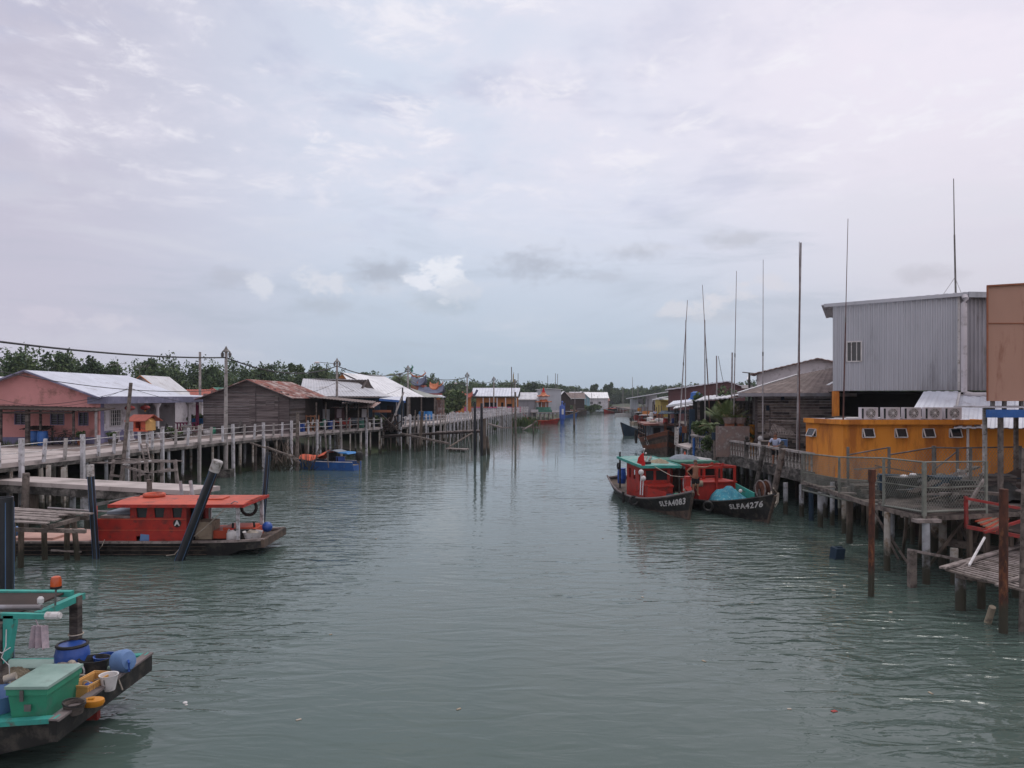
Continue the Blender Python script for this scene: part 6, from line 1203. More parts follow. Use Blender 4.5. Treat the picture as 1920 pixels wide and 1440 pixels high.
# ------------------------------------------------------------------ small craft farther up the river
def far_boat(name, label, stern, bow, B, zr, zb, hm, cab=None, roof=None, group=None, h_=1.4, rm=None):
    t, S, Lg, sh, wd = fish_boat(name, label, stern, bow, B, zr, zr*1.1, zb, [hm], rm or hm, K['brownh'], K['darkw'], deckz=.3)
    if cab is not None:
        cabin_box(t, -Lg*.3, Lg*.08, B*.6, zr-.1, zr+h_, cab, [(B*.1, h_*.6, B*.5, h_*.95)], [(.3, h_*.55, 1.0, h_*.95)])
        MB().b2((-Lg*.38, -B*.42, zr+h_), (Lg*.12, B*.42, zr+h_+.08)).build('roof', roof, t)
    return t, S, Lg
far_boat('long_boat', 'dark boat bow pointing left from behind the striped trawler', (XX(1222, 109), 110), (XX(1164, 106), 106), 1.8, .75, 1.9, K['darkb'])
t, Lg = skiff('motor_boat', 'pale motor boat with black outboard moored past the striped trawler', (XX(1183, 151), 150), (XX(1213, 150), 151.5), 1.8, .65, K['deckw'], K['white'], K['deckw'], .2)
t, Lg = skiff('motor_boat', 'white motor boat in front of the far blue shed on stilts', (XX(1156, 215), 216), (XX(1187, 212), 214), 2.2, .8, K['white'], K['white'], K['deckw'], .3)
for a, b, B, c1_, c2_, c3_, zz_, lab in (((XX(1162, 262), 264), (XX(1133, 250), 252), 3.0, 'redp', 'darkw', 'redo', .6, 'red fishing boat farthest up the right bank'), ((XX(1175, 290), 290), (XX(1150, 275), 276), 3.2, 'redp', 'whitew', 'redp', .7, 'second red fishing boat behind the farthest red one'),
    ((XX(1160, 305), 306), (XX(1138, 300), 298), 3.0, 'brownh', 'whitew', 'rustroof', .7, 'brown fishing boat behind the red ones at the bend'),
    ((XX(1056, 208), 205), (XX(1082, 204), 201), 2.6, 'blue', 'darkw', 'zinc', .65, 'blue fishing boat behind the blue channel marker'), ((XX(1062, 224), 226), (XX(1089, 216), 214), 2.6, 'brownh', 'orange2', 'rustroof', .7, 'brown red fishing boat beside the far blue one'),
    ((XX(1075, 240), 244), (XX(1098, 232), 229), 2.6, 'brownh', 'whitew', 'zinc', .8, 'dark fishing boat with raised bow at the left bank bend'), ((XX(1082, 270), 272), (XX(1095, 258), 252), 2.6, 'darkb', 'woodb', 'zinc', .8, 'small dark boat farthest along the left bank')):
    far_boat('fishing_boat', lab, a, b, B, zz_, zz_+.9, K[c1_], K[c2_], K[c3_], 'boats moored far up the river', 1.0, K['deckw'])
for a, b, B, c1_, c2_, c3_, zz_, lab in (((XX(1262, 92), 92), (XX(1228, 84), 84), 2.8, 'brownh', 'redp', 'rustroof', .9, 'dark boat with red cabin squeezed behind the striped trawler'), ((XX(1240, 118), 120), (XX(1206, 112), 110), 2.8, 'darkb', 'woodb', 'brownroof', .9, 'dark blue boat with brown cabin behind the red cabined one'),
    ((XX(1228, 142), 144), (XX(1196, 134), 132), 2.8, 'redp', 'redp', 'whitew', .9, 'red boat with pale cabin roof behind the dark blue long bow'), ((XX(1212, 170), 172), (XX(1190, 163), 162), 2.8, 'redp', 'brownh', 'zinc', .8, 'red hulled boat moored under the stilt shed')):
    far_boat('fishing_boat', lab, a, b, B, zz_, zz_+1.0, K[c1_], K[c2_], K[c3_], 'boats moored along the far right jetty', 1.3, K['woodg3'])
t, S, Lg = far_boat('dragon_boat', 'red dragon boat below the pagoda platform', (XX(994, 158), 158), (XX(1050, 156), 156), 1.9, .55, 1.1, K['redp'], None, None, None, 1.4, K['redo'])
MB().path([S(0, 1, 1)+V((0, 0, 0)), S(0, 1, 0)+V((-.8, 0, 1.1)), S(0, 1, 0)+V((-1.6, 0, 1.6))], [.2, .16, .08], 6).build('stern_tail', K['redp'], t)

own('rope_coil', MB().torus((XX(150, 12.6), 12.55, .76), .13, .02).torus((XX(150, 12.6), 12.55, .79), .11, .02, (.1, 0, 1)).path([(XX(150, 12.6)+.13, 12.55, .78), (XX(165, 12.4), 12.4, .78), (XX(190, 12.3), 12.35, .86), (-6.62, 12.5, .87), (-6.52, 12.5, .6)], .014), K['rope'], 'coil of rope on the green boat deck trailing over the end board', 'rope')
own('dangling_line', MB().path([(-7.95, 11.74, 1.85), (-7.93, 11.70, 1.6), (-8.0, 11.70, 1.42), (-7.88, 11.70, 1.30), (-7.86, 11.7, .95)], .008).path([(-8.12, 11.7, 1.55), (-7.98, 11.68, 1.5), (-7.86, 11.7, 1.58)], .008), K['white'], 'thin white line tied round the front canopy post of the green boat', 'line')
heap((-8.6, 12.7, .72), .45, .35, .16, K['netb'], 'net_heap', 'pale net bundle on the green boat under the canopy', 'net', seed=31)
for i in range(13):
    Y_ = 74+i*7.5; x_ = poly([(70, 17.3), (80, 18.5), (108, 21.8), (150, 26.8), (200, 32.5)], Y_)-.4*(i % 3); tag(MB().tube((x_, Y_, -1), (x_+rnd.uniform(-.3, .3), Y_, 3.2+rnd.random()*2.2), .09, .07, 6).build('jetty_stake', K['woodb' if i % 2 else 'woodp'], None, (x_, Y_, -1)), 'dark upright stake along the far right jetty', 'stake', 'dark stakes along the far right jetty')

q = on(b1, -.9, .1, 2.27); own('roof_plank', MB().bar(q+V((-.5, -1.2, -.04)), q+V((.1, 1.3, .0)), .16, .04).bar(q+V((-.2, -1.1, .0)), q+V((.3, 1.1, .03)), .12, .04), K['plank'], 'grey planks lying on the turquoise roof', 'planks')
heap((on(b1, .6, .15, 2.14)), .55, .45, .22, K['netb'], 'net_heap', 'beige net folded on the front of the turquoise roof', 'net', seed=41)
own('deck_coil', MB().torus(on(b1, 3.55, -.25, .52), .22, .035).torus(on(b1, 3.55, -.25, .58), .18, .035), K['rope'], 'coil of rope on the foredeck of the turquoise roofed boat', 'rope')
own('stay_line', MB().path([on(b1, 5.0, -.03, 1.9), on(b1, 3.4, -.2, 1.8), on(b1, 1.75, -.5, 2.1)], .014), K['rope'], 'line from the red bow post to the turquoise roof', 'line')
own('fender_tyre', MB().torus(on(b1, 1.2, -1.36, .35), .2, .06, (.1, 1, 0)), K['black'], 'black tyre hung on the river side of the turquoise roofed boat', 'tyre', smooth=True)
own('fender_tyre', MB().torus(on(b2, 1.9, -1.36, .38), .2, .06, (.3, 1, 0)), K['black'], 'black tyre hung on the side of the red framed boat', 'tyre', smooth=True)
heap((on(b2, -3.2, 0, 2.18)), .8, .6, .25, K['tarpg'], 'net_heap', 'grey bundle on the green roof of the red framed boat', 'bundle', seed=43)
# ------------------------------------------------------------------ far left: pagoda, sheds
t = thing('pagoda', 'little two tiered pagoda with orange tiled roofs on a platform over the water', 'pagoda', (XX(1019, 165), 165, 2.3)); c = V((XX(1019, 165), 165, 0))
def pag_roof(m, z, r, h_, n=8, lift=.25, r0=.35):
    for k in range(n):
        a0, a1 = 2*math.pi*(k-.5)/n, 2*math.pi*(k+.5)/n; am = (a0+a1)/2
        def q(a, rr, zz): return c+V((rr*math.cos(a), rr*math.sin(a), zz))
        rings = [(r*1.06, z+lift), (r*.72, z+h_*.22), (r*.45, z+h_*.5), (r0, z+h_)]
        for i in range(3):
            (ra, za), (rb, zb) = rings[i], rings[i+1]
            mid = (-lift*.8 if i == 0 else 0); A, M_, B_ = q(a0, ra, za), q(am, ra*.93, za+mid), q(a1, ra, za); C_, D_, E_ = q(a0, rb, zb), q(am, rb*.93, zb), q(a1, rb, zb)
            for p in ((A, M_, D_, C_), (M_, B_, E_, D_)): m.hexa([v-V((0, 0, .12)) for v in p]+list(p))
    return m
MB().lathe(c, [(1.75, 2.3), (1.75, 2.95), (1.6, 2.95), (1.6, 3.35), (1.3, 3.35)], 8).build('base', K['green'], t)
MB().lathe(c, [(1.0, 3.3), (1.0, 4.6)], 8).build('lower_storey', K['terra'], t)
for k in range(8): a = 2*math.pi*(k+.5)/8; MB().tube(c+V((1.25*math.cos(a), 1.25*math.sin(a), 3.3)), c+V((1.25*math.cos(a), 1.25*math.sin(a), 4.6)), .09, n=7).build('column', K['whitew'], t)
pag_roof(MB(), 4.45, 1.85, .75, r0=1.0).build('lower_roof', K['tileor'], t); MB().lathe(c, [(1.05, 5.0), (1.05, 5.75)], 8).build('upper_storey', K['whitew'], t)
pag_roof(MB(), 5.7, 1.45, 1.1, r0=.25).build('upper_roof', K['tileor'], t); MB().lathe(c, [(.4, 6.6), (.42, 6.8), (.2, 6.9), (.3, 7.1), (.16, 7.25), (.2, 7.4), (.05, 7.65)], 10).build('finial', K['flag'], t)
t = thing('pagoda_platform', 'platform on white stilts carrying the pagoda', 'platform', (XX(1025, 164), 164, -.5)); x0, x1 = XX(995, 164), XX(1048, 164)
MB().b2((x0, 162, 2.12), (x1, 172, 2.3)).build('deck', K['conc'], t)
for i in range(7):
    for y in (162.4, 167): x = x0+.3+(x1-x0-.6)*i/6; MB().bar((x, y, -.8), (x, y, 2.1), .22).build('stilt', K['pile'], t)
MB().b2((x0, 162.05, 2.3), (x0+1.6, 162.12, 2.85)).b2((x1-1.5, 162.05, 2.3), (x1, 162.12, 2.75)).build('parapet', K['whitew'], t); MB().b2((x0+1.7, 162.0, 2.3), (x1-1.6, 162.1, 2.72)).build('green_parapet', K['green'], t)
gable_house('shed', 'tall grey metal shed behind the pagoda', (XX(1030, 178), 178), 5.6, 8, 1.5, 7.4, 7.6, K['clad'], K['zinc'], K['zincw'], 1, ax='y')
t = thing('channel_marker', 'bright blue channel marker column standing in the water', 'marker', (XX(1054, 154), 154, -.8)); x = XX(1054, 154)
MB().lathe((x, 154, -.8), [(.42, 0), (.42, 1.8), (.56, 1.85), (.56, 4.4), (.3, 4.7), (.16, 4.9), (.16, 5.2), (.3, 5.3), (.05, 5.6)], 14).b2((x+.5, 153.8, .9), (x+.62, 154.2, 4.3)).build('column', K['bluep'], t, smooth=True); MB().b2((x-.12, 153.38, 2.0), (x+.28, 153.43, 3.1)).build('panel', K['white'], t)
for px, w_, Y, ze, zr, wall, roof, lab, d in ((986, 4.6, 165, 5.2, 6.6, 'cladd', 'zinc', 'dim grey house between the orange hall and the pagoda', 8), (1058, 3.2, 205, 5.4, 7.2, 'darkw', 'zincw', 'small house with a white sloping roof right of the grey shed', 7),
    (1075, 7.0, 235, 5.4, 7.0, 'darkw', 'brownroof', 'dark roofed house beyond the grey shed', 8), (1088, 7, 285, 5.8, 7.6, 'woodg3', 'zinc', 'grey roofed house behind the pale blue house', 9)):
    gable_house('house', lab, (XX(px, Y), Y), w_, d, 1.3, ze, zr, K[wall], K[roof], K['white'], 1.0, ax='y' if px == 1058 else 'x')
K['paleblue'] = mat('pale_blue_boards', (.22, .36, .42), (.17, .29, .34), 1, .8, .1)
gable_house('house', 'pale blue gabled house with white trim on the far left bank', (XX(1092, 262), 262), 5.2, 9, 1.3, 5.2, 7.6, K['paleblue'], K['zincw'], K['white'], .8, [(2.6, 3.2, .8, 1.0)])
gable_house('house', 'long white roofed house right of the pale blue gable', (XX(1118, 275), 275), 8.5, 8, 1.3, 5.4, 7.4, K['whitew'], K['zincw'], K['white'], .9, [(2, 3, 1, 1), (5, 3, 1, 1)], ax='x')
gable_house('shed', 'low reddish shed at the end of the left bank', (XX(1128, 300), 300), 6, 6, 1.3, 4.3, 5.6, K['rustroof2'], K['rustroof'], None, .8, ax='x')
for i, (px, Y) in enumerate(((1080, 250), (1093, 252), (1104, 256), (1116, 262), (1128, 292), (1068, 228), (1143, 330))):
    bush('waterside_bush', (XX(px, Y), Y, .3), 2.6+.3*(i % 3), 1.5, 420, .35, ['round green bush left below the pale blue house', 'round green bush below the middle of the pale blue house', 'bush at the right corner of the pale blue house', 'bush below the long white roof', 'bush at the reddish shed', 'bush behind the far blue boats', 'bush at the river bend'][i], 'bush', 'bushes on the far left bank', K['ffoliage'])
for i, (px, Y, hh) in enumerate(((1100, 262, 6), (1109, 264, 7), (1121, 270, 6), (1078, 230, 8), (1135, 300, 7), (1168, 260, 9), (1186, 240, 12), (1196, 240, 9))):
    pole('thin_pole', (XX(px, Y), Y, .2), (XX(px, Y), Y, hh), .09, K['steelw'], ['thin pole left before the pale blue house', 'thin pole at the corner of the pale blue house', 'thin pole before the long white roof', 'thin pole over the far blue boats', 'thin pole at the reddish shed', 'thin pole by the farthest red boat', 'tall thin pole over the blue shed on stilts', 'thin pole right of the tall one over the blue shed'][i], 'pole', n=5)
# ------------------------------------------------------------------ right bank
RZ = 1.9
ER = [G(1640, 917, RZ), G(1501, 887, RZ), G(1440, 873, RZ), G(1380, 859.5, RZ), G(1294, 842, RZ)]
t = thing('walkway', 'mossy concrete walkway on round white piles along the right bank', 'walkway', (13.7, 36, -1))
m = MB(); strip(m, ER[::-1], 2.6, RZ-.12, RZ); m.build('deck', K['conc_d'], t)
ERr = [V((p.x, p.y, 0)) for p in ER[::-1]]
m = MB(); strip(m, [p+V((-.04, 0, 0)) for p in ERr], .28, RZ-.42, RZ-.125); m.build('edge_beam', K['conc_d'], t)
for px, yb in ((1318, 892), (1345, 897), (1358, 900), (1370, 903), (1392, 908), (1409, 915), (1444, 936), (1473, 964), (1503, 968), (1538, 988)):
    q = G(px, yb); MB().tube((q.x, q.y, -1), (q.x, q.y, RZ-.42), .11, .11, 14).build('pile', K['pile2'], t, smooth=True)
for k in range(16):
    q = V(ERr[-1]).lerp(ERr[0], k/16+.02)+V((1.9+.25*(k % 3), 0, 0)); MB().tube((q.x, q.y, -1), (q.x, q.y, RZ-.12), .10, .10, 8).build('pile', K['pile2'] if k % 2 else K['darkw'], t)
f = thing('balustrade', 'stained concrete balustrade along the right walkway', 'balustrade', (13.3, 40, RZ))
base = [p for p in ERr[1:]] if False else ERr[:-1]+[ERr[-1].lerp(ERr[-2], .85)]
MB().path  # keep helper reference
m = MB(); strip(m, [p+V((.02, 0, 0)) for p in base], .22, RZ+.92, RZ+1.03); m.build('top_rail', K['conc'], f)
m = MB(); strip(m, [p+V((.03, 0, 0)) for p in base], .2, RZ+.004, RZ+.14); m.build('bottom_rail', K['conc_d'], f)
K['balu'] = mat('stained_baluster', (.42, .395, .375), (.27, .25, .235), 4, .9, .3, stain=((.09, .08, .07), 5, .6))
bal = MB().lathe((0, 0, .14), [(.055, 0), (.055, .08), (.035, .12), (.06, .30), (.065, .38), (.04, .58), (.035, .64), (.055, .70), (.055, .78)], 8)
pr = None; pts = along(base, .40, .15); cnt = 0
for i, (p, d) in enumerate(pts):
    if i % 12 == 11: 
        m = MB().b2((p.x+.0, p.y-.1, RZ+.01), (p.x+.24, p.y+.1, RZ+1.10)).b2((p.x-.03, p.y-.13, RZ+1.10), (p.x+.27, p.y+.13, RZ+1.16)).ball((p.x+.12, p.y, RZ+1.27), .12, 10); m.build('post', K['conc_d'], f); continue
    if cnt >= 92: continue
    if pr is None: pr = bal.build('baluster', K['balu'], None, (0, 0, 0), True); o = pr; ROOT[o.name] = V((0, 0, 0))
    else: o = pr.copy(); COL.objects.link(o)
    o.parent = f; o.location = V((p.x+.13, p.y, RZ))-ROOT[f.name]; cnt += 1
# landing slab and farther jetty
t = thing('landing_slab', 'pale square landing slab on white piles at the far end of the balustrade', 'platform', G(1280, 850)); a, b, c_, d_ = G(1267, 832, RZ+.1), G(1293, 839.5, RZ+.1), G(1312, 838, RZ+.1), G(1290, 829, RZ+.1)
MB().prism([V((p.x, p.y, RZ-.08)) for p in (a, b, c_, d_)], (0, 0, .15)).build('slab', K['deckc'], t)
for px, Y in ((1268, 56.5), (1279, 54), (1291, 53)): MB().tube((XX(px, Y), Y, -1), (XX(px, Y), Y, RZ-.1), .11, n=10).build('pile', K['pile2'], t, smooth=True)
MB().b2((XX(1262, 53), 53, .95), (XX(1294, 53), 53.3, 1.2)).build('tie_beam', K['conc'], t)
MB().bar((XX(1268, 56.3), 56.3, RZ), (XX(1269, 56.3), 56.3, RZ+1.35), .28, .2).build('end_post', K['cap'], t)
ERf = [V((12.9, 53.5, 2.0)), V((16.6, 62, 2.0)), V((19.2, 80, 2.1)), V((22.5, 108, 2.2)), V((27.5, 150, 2.4)), V((33.2, 200, 2.5)), V((36.5, 262, 2.5))][::-1]
t = thing('jetty', 'long cluttered jetty on many stilts along the far right bank', 'jetty', (20, 90, -1)); m = MB(); strip(m, ERf, 3.4, 1.95, 2.12); m.build('deck', K['wood'], t)
k = 0
for p, d in along(ERf, 3.4, .2)[:70]:
    MB().tube((p.x+.1, p.y, -1), (p.x+.1, p.y, 1.95), .11, n=7).build('pile', K['pile2'] if k % 3 else K['woodp'], t); k += 1
gp = MB()
for a, b in zip(ERf, ERf[1:]): gp.hexa([V((q[0], q[1], z)) for z in (1.7, 2.09) for q in ((b.x+3.5, b.y), (b.x+22, b.y), (a.x+22, a.y), (a.x+3.5, a.y))])
tag(gp.build('pavement', K['yard'], None, (20, 100, 1.8)), kind='structure')
gp = MB(); gp.hexa([V((q[0], q[1], z)) for z in (1.55, 1.86) for q in ((15.4, 35.2), (45, 35.2), (45, 60), (15.0, 60))]); tag(gp.build('pavement', K['conc_d'], None, (20, 40, 1.6)), kind='structure')
for i in range(26):
    x = 16.2+(i % 9)*1.3; y = 35.6+(i//9)*2.2; tag(MB().tube((x, y, -1), (x, y, 1.55), .14, n=8).build('slab_pile', K['pile2'], None, (x, y, -1)), 'round pile in the shade under the right bank slab', 'pile', 'round piles in the shade under the right bank slab')
# tall thin masts
for i, (tx, ty, bx, by, Y, r, c_, lab) in enumerate(((1289, 563, 1274, 802, 58, .055, 'steelw', 'leftmost tall mast, leaning right, at the striped trawler'), (1317, 534, 1333, 818, 50, .045, 'steelr', 'rusty mast leaning left, second of the tall masts'), (1381, 508, 1375, 824, 46, .04, 'steelw', 'third tall mast, behind the balustrade near the palm'),
    (1431, 487, 1430, 840, 42, .042, 'steelw', 'fourth tall mast, straight, beside the man in the pale shirt'), (1498.5, 453, 1499, 850, 38, .038, 'steelr', 'fifth tall mast, rusty, at the left end of the orange block'), (1590, 410, 1581, 789, 33.2, .036, 'steelr', 'sixth tall mast, standing on the corner of the orange block'))):
    a, b = P(bx, by, Y), P(tx, ty, Y); mid = a.lerp(b, .5); t = thing('tall_mast', lab, 'mast', a, 'tall thin masts along the right bank'); MB().tube(a-V((0, 0, .0)), mid, r, r*.8, 8).build('lower_section', K[c_], t, smooth=True); MB().tube(mid, b, r*.55, r*.35, 8).build('upper_section', K['steelr' if i != 3 else 'steelw'], t, smooth=True)
    MB().tube(mid-V((0, 0, .12)), mid+V((0, 0, .12)), r*1.0, n=8).build('joint', K['steel'], t)
for i, (tx, ty, bx, by, Y, lab) in enumerate(((1286, 600, 1285, 800, 61, 'faint thin mast just right of the leftmost tall mast'), (1321.5, 600, 1322, 800, 54, 'faint thin mast beside the rusty left leaning mast'), (1343.5, 667, 1344.5, 780, 60, 'short mast between the second and third tall masts'), (1373, 661, 1371, 800, 50, 'short thin mast touching the third tall mast'), (1501.5, 455, 1494.5, 850, 38.4, 'pale twin of the fifth tall mast'))):
    pole('thin_mast', P(bx, by, Y), P(tx, ty, Y), .045 if i < 2 else .06, K['steelw'], lab, 'mast', n=6)
cable(P(1347, 668, 60), P(1357, 720, 66), .1, .02, 'slanting stay from the short mast')
# ---------------- brown plank building with hipped brown roof
W0, W1, WY = XX(1417, 45), 19.6, 45.0
h = thing('plank_building', 'dark weathered plank building with wide brown hipped roof', 'building', (17, WY, 1.9)); bd = MB(); z = 1.9
while z < 5.6:
    x = W0
    while x < W1:
        x2 = min(W1, x+rnd.uniform(.5, 1.6)); bd.mi = rnd.choice([0, 0, 1, 2, 2]); hh = .17
        bd.b2((x, WY-.02-rnd.random()*.025, z), (x2-.012, WY+.04, z+hh-.008)); x = x2
    z += .17
K['plk1'] = mat('plank_mid', (.17, .13, .115), (.10, .077, .068), 3, .9, .4, stain=((.04, .032, .028), 2, .4)); K['plk2'] = mat('plank_light', (.22, .18, .16), (.14, .115, .10), 3, .9, .4)
bd.build('front_boards', [K['woodb'], K['plk1'], K['plk2']], h); sd_ = MB(); y = WY
while y < 55: sd_.mi = rnd.choice([0, 1]); xs_ = W0+(y-WY)*.30; sd_.bar((xs_+.0, y+.03, 3.75), (xs_+.05, y+.2, 3.75), .05, 3.7); y += .21
sd_.build('side_boards', [K['woodb'], K['woodg2']], h)
MB().b2((W0-.06, WY-.08, 1.9), (W0+.08, WY-.03, 5.6)).b2((XX(1442, 45), WY-.08, 1.9), (XX(1444, 45), WY-.04, 4.9)).b2((XX(1432, 45), WY-.08, 3.9), (XX(1434, 45), WY-.04, 5.0)).build('batten', K['woodg2'], h)
for px, py in ((1464, 750), (1436, 770)): MB().b2((XX(px, 45), WY-.07, ZZ(py, 45)), (XX(px+6, 45), WY-.045, ZZ(py-10, 45))).build('patch', K['darkb'], h)
ea, eb = P(1384, 737, 43.8), V((20.2, 43.8, ZZ(737, 43.8))); ta = P(1500, 702, 49.5); tb2 = V((22, 49.5, ta.z+.6))
r_ = MB(); r_.sheet(ea, eb, tb2, ta, .5, .02, .05); r_.sheet(V((ea.x+3.2, 56, ea.z)), ea, ta, V((ta.x+1.5, 54, ta.z)), .5, .02, .05); rf = r_.build('roof', K['brownroof'], h)
MB().bar(ea+V((0, -.05, -.1)), eb+V((0, -.05, -.1)), .06, .2).build('fascia', K['cladd'], rf); MB().bar(ea+V((0, 0, .03)), ta+V((0, 0, .05)), .12, .06).build('hip_cap', K['zincw'], rf)
MB().bar(P(1552, 722, 43), P(1563, 716, 43), .35, .04).build('torn_flashing', K['zincw'], rf)
# concrete house behind
t = thing('concrete_house', 'stained pale concrete house rising behind the brown hipped roof', 'house', (XX(1485, 66), 66, 2)); x0, x1 = XX(1420, 66), XX(1575, 66)
MB().holes((x0, 66, 2), UX, UZ, x1-x0, 5.6, [(3.8, 4.6, 4.4, 5.2)], .2).bar((x0+.1, 66.2, 4.8), (x0+3.4, 76, 4.8), .2, 5.6).prism([(x0, 66.02, 7.6), (x1, 66.02, 7.6), (x1, 66.02, ZZ(677, 66)), (XX(1534, 66), 66.02, ZZ(673, 66))], (0, .16, 0)).build('wall', K['whitew'], t)
MB().b2((x0+3.7, 66.15, 6.5), (x0+4.5, 66.25, 7.3)).build('window', K['glass'], t)
r0_, r1_ = P(1404, 702, 65.3), P(1534, 671, 65.3); MB().sheet(r0_, r1_, r1_+V((4, 11, .2)), r0_+V((4, 11, .2)), .5, .03, .06).sheet(r1_, P(1580, 681, 65.3), P(1580, 681, 65.3)+V((4, 11, .2)), r1_+V((4, 11, .2)), .5, .03, .06).build('roof', K['rustroof2'], t)
MB().bar(r0_, P(1404, 702, 75), .1, .1).tube(P(1401, 712, 62), P(1404, 702, 65), .05).build('eave_bar', K['zincw'], t)
t = thing('cross_arm_pole', 'dark pole with a cross arm before the concrete house eave', 'pole', (XX(1405, 60), 60, 2)); MB().tube((XX(1405, 60), 60, 2), P(1405, 700, 60), .09, n=8).build('pole', K['black'], t); MB().bar(P(1392, 698, 60), P(1412, 700, 60), .08).build('cross_arm', K['steel'], t)
# maroon shed, neighbours
t = thing('maroon_shed', 'wide maroon metal shed with low gable and pale roof edge', 'shed', (XX(1325, 108), 108, 2)); Y = 108
pts = [V((XX(1253, Y), Y, 2)), V((XX(1397, Y), Y, 2)), P(1397, 726, Y), P(1364, 715.5, Y), P(1253, 730, Y)]; MB().prism(pts, (4, 14, 0)).build('wall', K['maroon'], t)
rb = MB()
for i in range(46): x = XX(1254+i*3.1, Y); rb.b2((x, Y-.04, 2), (x+.06, Y-.005, 7))
rb.build('cladding_ribs', K['maroon'], t)
MB().sheet(P(1247, 730, Y-.6), P(1364, 714, Y-.6), P(1364, 714, Y-.6)+V((4.2, 15, 0)), P(1247, 730, Y-.6)+V((4.2, 15, 0)), 1, .03, .15).sheet(P(1364, 714, Y-.6), P(1400, 726, Y-.6), P(1400, 726, Y-.6)+V((4.2, 15, 0)), P(1364, 714, Y-.6)+V((4.2, 15, 0)), 1, .03, .12).build('roof', K['zincp'], t)
own('outdoor_unit', MB().b2(P(1393, 728, 100), P(1403, 722, 100)+V((0, .6, 0))), K['white'], 'white air conditioning unit at the right end of the maroon shed', 'unit')
own('outdoor_unit', MB().b2(P(1404, 728, 100), P(1412, 723, 100)+V((0, .6, 0))), K['cladd'], 'grey unit right of the white one beside the maroon shed', 'unit')
def shed_roof(name, label, pts4, mat_, posts=(), wall=None, z0=2.1, cat='shed', edge=None, pitch=.6, wallm=None):
    t = thing(name, label, cat, (pts4[0].x, pts4[0].y, z0)); r = MB().sheet(*pts4, pitch, .03, .08).build('roof', mat_, t)
    if edge: MB().bar(pts4[0]-V((0, .05, .05)), pts4[1]-V((0, .05, .05)), .08, .2).build('fascia', edge, r)
    for px, Y in posts: MB().bar((XX(px, Y), Y, -.5 if Y > 110 else z0), (XX(px, Y), Y, min(pts4[0].z, pts4[1].z)-.1), .16).build('post', K['woodb'], t)
    if wall: MB().b2(*wall).build('wall', wallm or K['darkw'], t)
    return t
t = shed_roof('stilt_shed', 'blue grey shed on stilts with long white sloping roof over the water', [P(1174, 747, 196), P(1268, 731.5, 140), P(1285, 730, 150), P(1210, 742, 206)], K['zincw'], ((1187, 198), (1196, 192), (1206, 186), (1215, 180)), edge=K['zincw'])
MB().b2((XX(1186, 196), 188, 2.6), (XX(1186, 196)+.2, 200, 5.0)).prism([P(1193, 748, 190), P(1207, 747, 190), P(1207, 764, 190), P(1205, 760, 190)], (0, .15, 0)).b2((XX(1208, 188), 186, 2.3), (XX(1232, 186), 186.2, 6)).build('wall', K['clad'], t)
MB().b2((XX(1183, 198), 184, 2.2), (XX(1210, 186), 199, 2.5)).b2((XX(1192, 188), 184, 2.5), (XX(1212, 186), 184.2, 3.2)).build('floor', K['cladd'], t)
for i in range(10): MB().bar((XX(1184+i*2.6, 192), 192-i*.5, -.8), (XX(1184+i*2.6, 192), 192-i*.5, 2.2), .24).build('stilt', K['pile2'], t)
gable_house('house', 'yellow walled house beside the long white sloping roof', (XX(1252, 128), 128), 2.4, 5, 2, 5.1, 5.4, K['yellow'], K['zincg'], K['yellow'], .8, ax='x')
shed_roof('lean_to', 'pale lean-to roof below the yellow house', [P(1223, 749, 120), P(1240, 746, 116), P(1256, 743, 125), P(1238, 745, 130)], K['zinc'], ((1226, 119),), edge=K['zincw'])
shed_roof('awning', 'long pale awning sloping over the jetty before the maroon shed', [P(1250, 761, 76), P(1302, 752.5, 68), P(1306, 748, 78), P(1262, 752, 86)], K['zincp'], ((1254, 76), (1270, 74), (1285, 71), (1300, 69)), edge=K['zincw'])
shed_roof('awning', 'lower white awning under the long pale awning', [P(1262, 765.5, 70), P(1303, 758, 66), P(1303, 755, 72), P(1268, 760, 75)], K['zincw'], ((1266, 70), (1290, 67)))
shed_roof('open_shack', 'open shack with red and white patched roof left of the plank building', [P(1303, 751, 58), P(1420, 741, 50), P(1424, 733, 60), P(1320, 743, 68)], K['zinc'], ((1310, 57), (1346, 55), (1385, 52), (1395, 52), (1408, 51)), ((XX(1300, 66), 66, 2), (XX(1420, 66), 66.2, 5.2)), wallm=K['dark'])  # near black back wall paints in the shade inside the shack
own('patched_sheet', MB().sheet(P(1366, 746, 50), P(1417, 740.5, 48.5), P(1417, 737.5, 50), P(1378, 742, 52), .3, .02, .03), K['rustroof2'], 'red rusted roof sheet at the right end of the open shack', 'roof sheet')
own('water_tanks', MB().lathe(P(1304, 751, 78), [(.5, 0), (.55, .3), (.5, .8), (.2, .95)], 12), K['blue'], 'blue tank on the roof left of the open shack', 'tank', smooth=True)
own('blue_tarpaulin', MB().prism([P(1290, 750, 80), P(1312, 748, 78), P(1318, 741, 80), P(1306, 739, 82), P(1298, 745, 82)], (0, .5, 0)), K['tarpb'], 'dull blue tarpaulin on the roof before the maroon shed', 'tarpaulin')
own('blue_wall_screen', MB().b2((XX(1293, 57), 57, 1.9), (XX(1303, 57), 57.2, 4.6)), K['darkb'], 'dark blue screen wall left of the potted palms', 'screen')
own('dark_awning', MB().sheet(P(1234, 776, 72), P(1300, 774, 66), P(1304, 769, 74), P(1240, 770, 80), .5, .02, .05), K['darkb'], 'dark awning over the jetty behind the striped trawler', 'awning')
cols = ['bluep', 'redp', 'white', 'terra', 'woodb', 'tealg', 'darkb', 'rope']
names_ = ['barrel', 'plastic_tub', 'crate', 'net_bundle']
cn = ['red tub', 'low white box', 'larger white box', 'dark blue box', 'blue tub', 'red box', 'white tub']
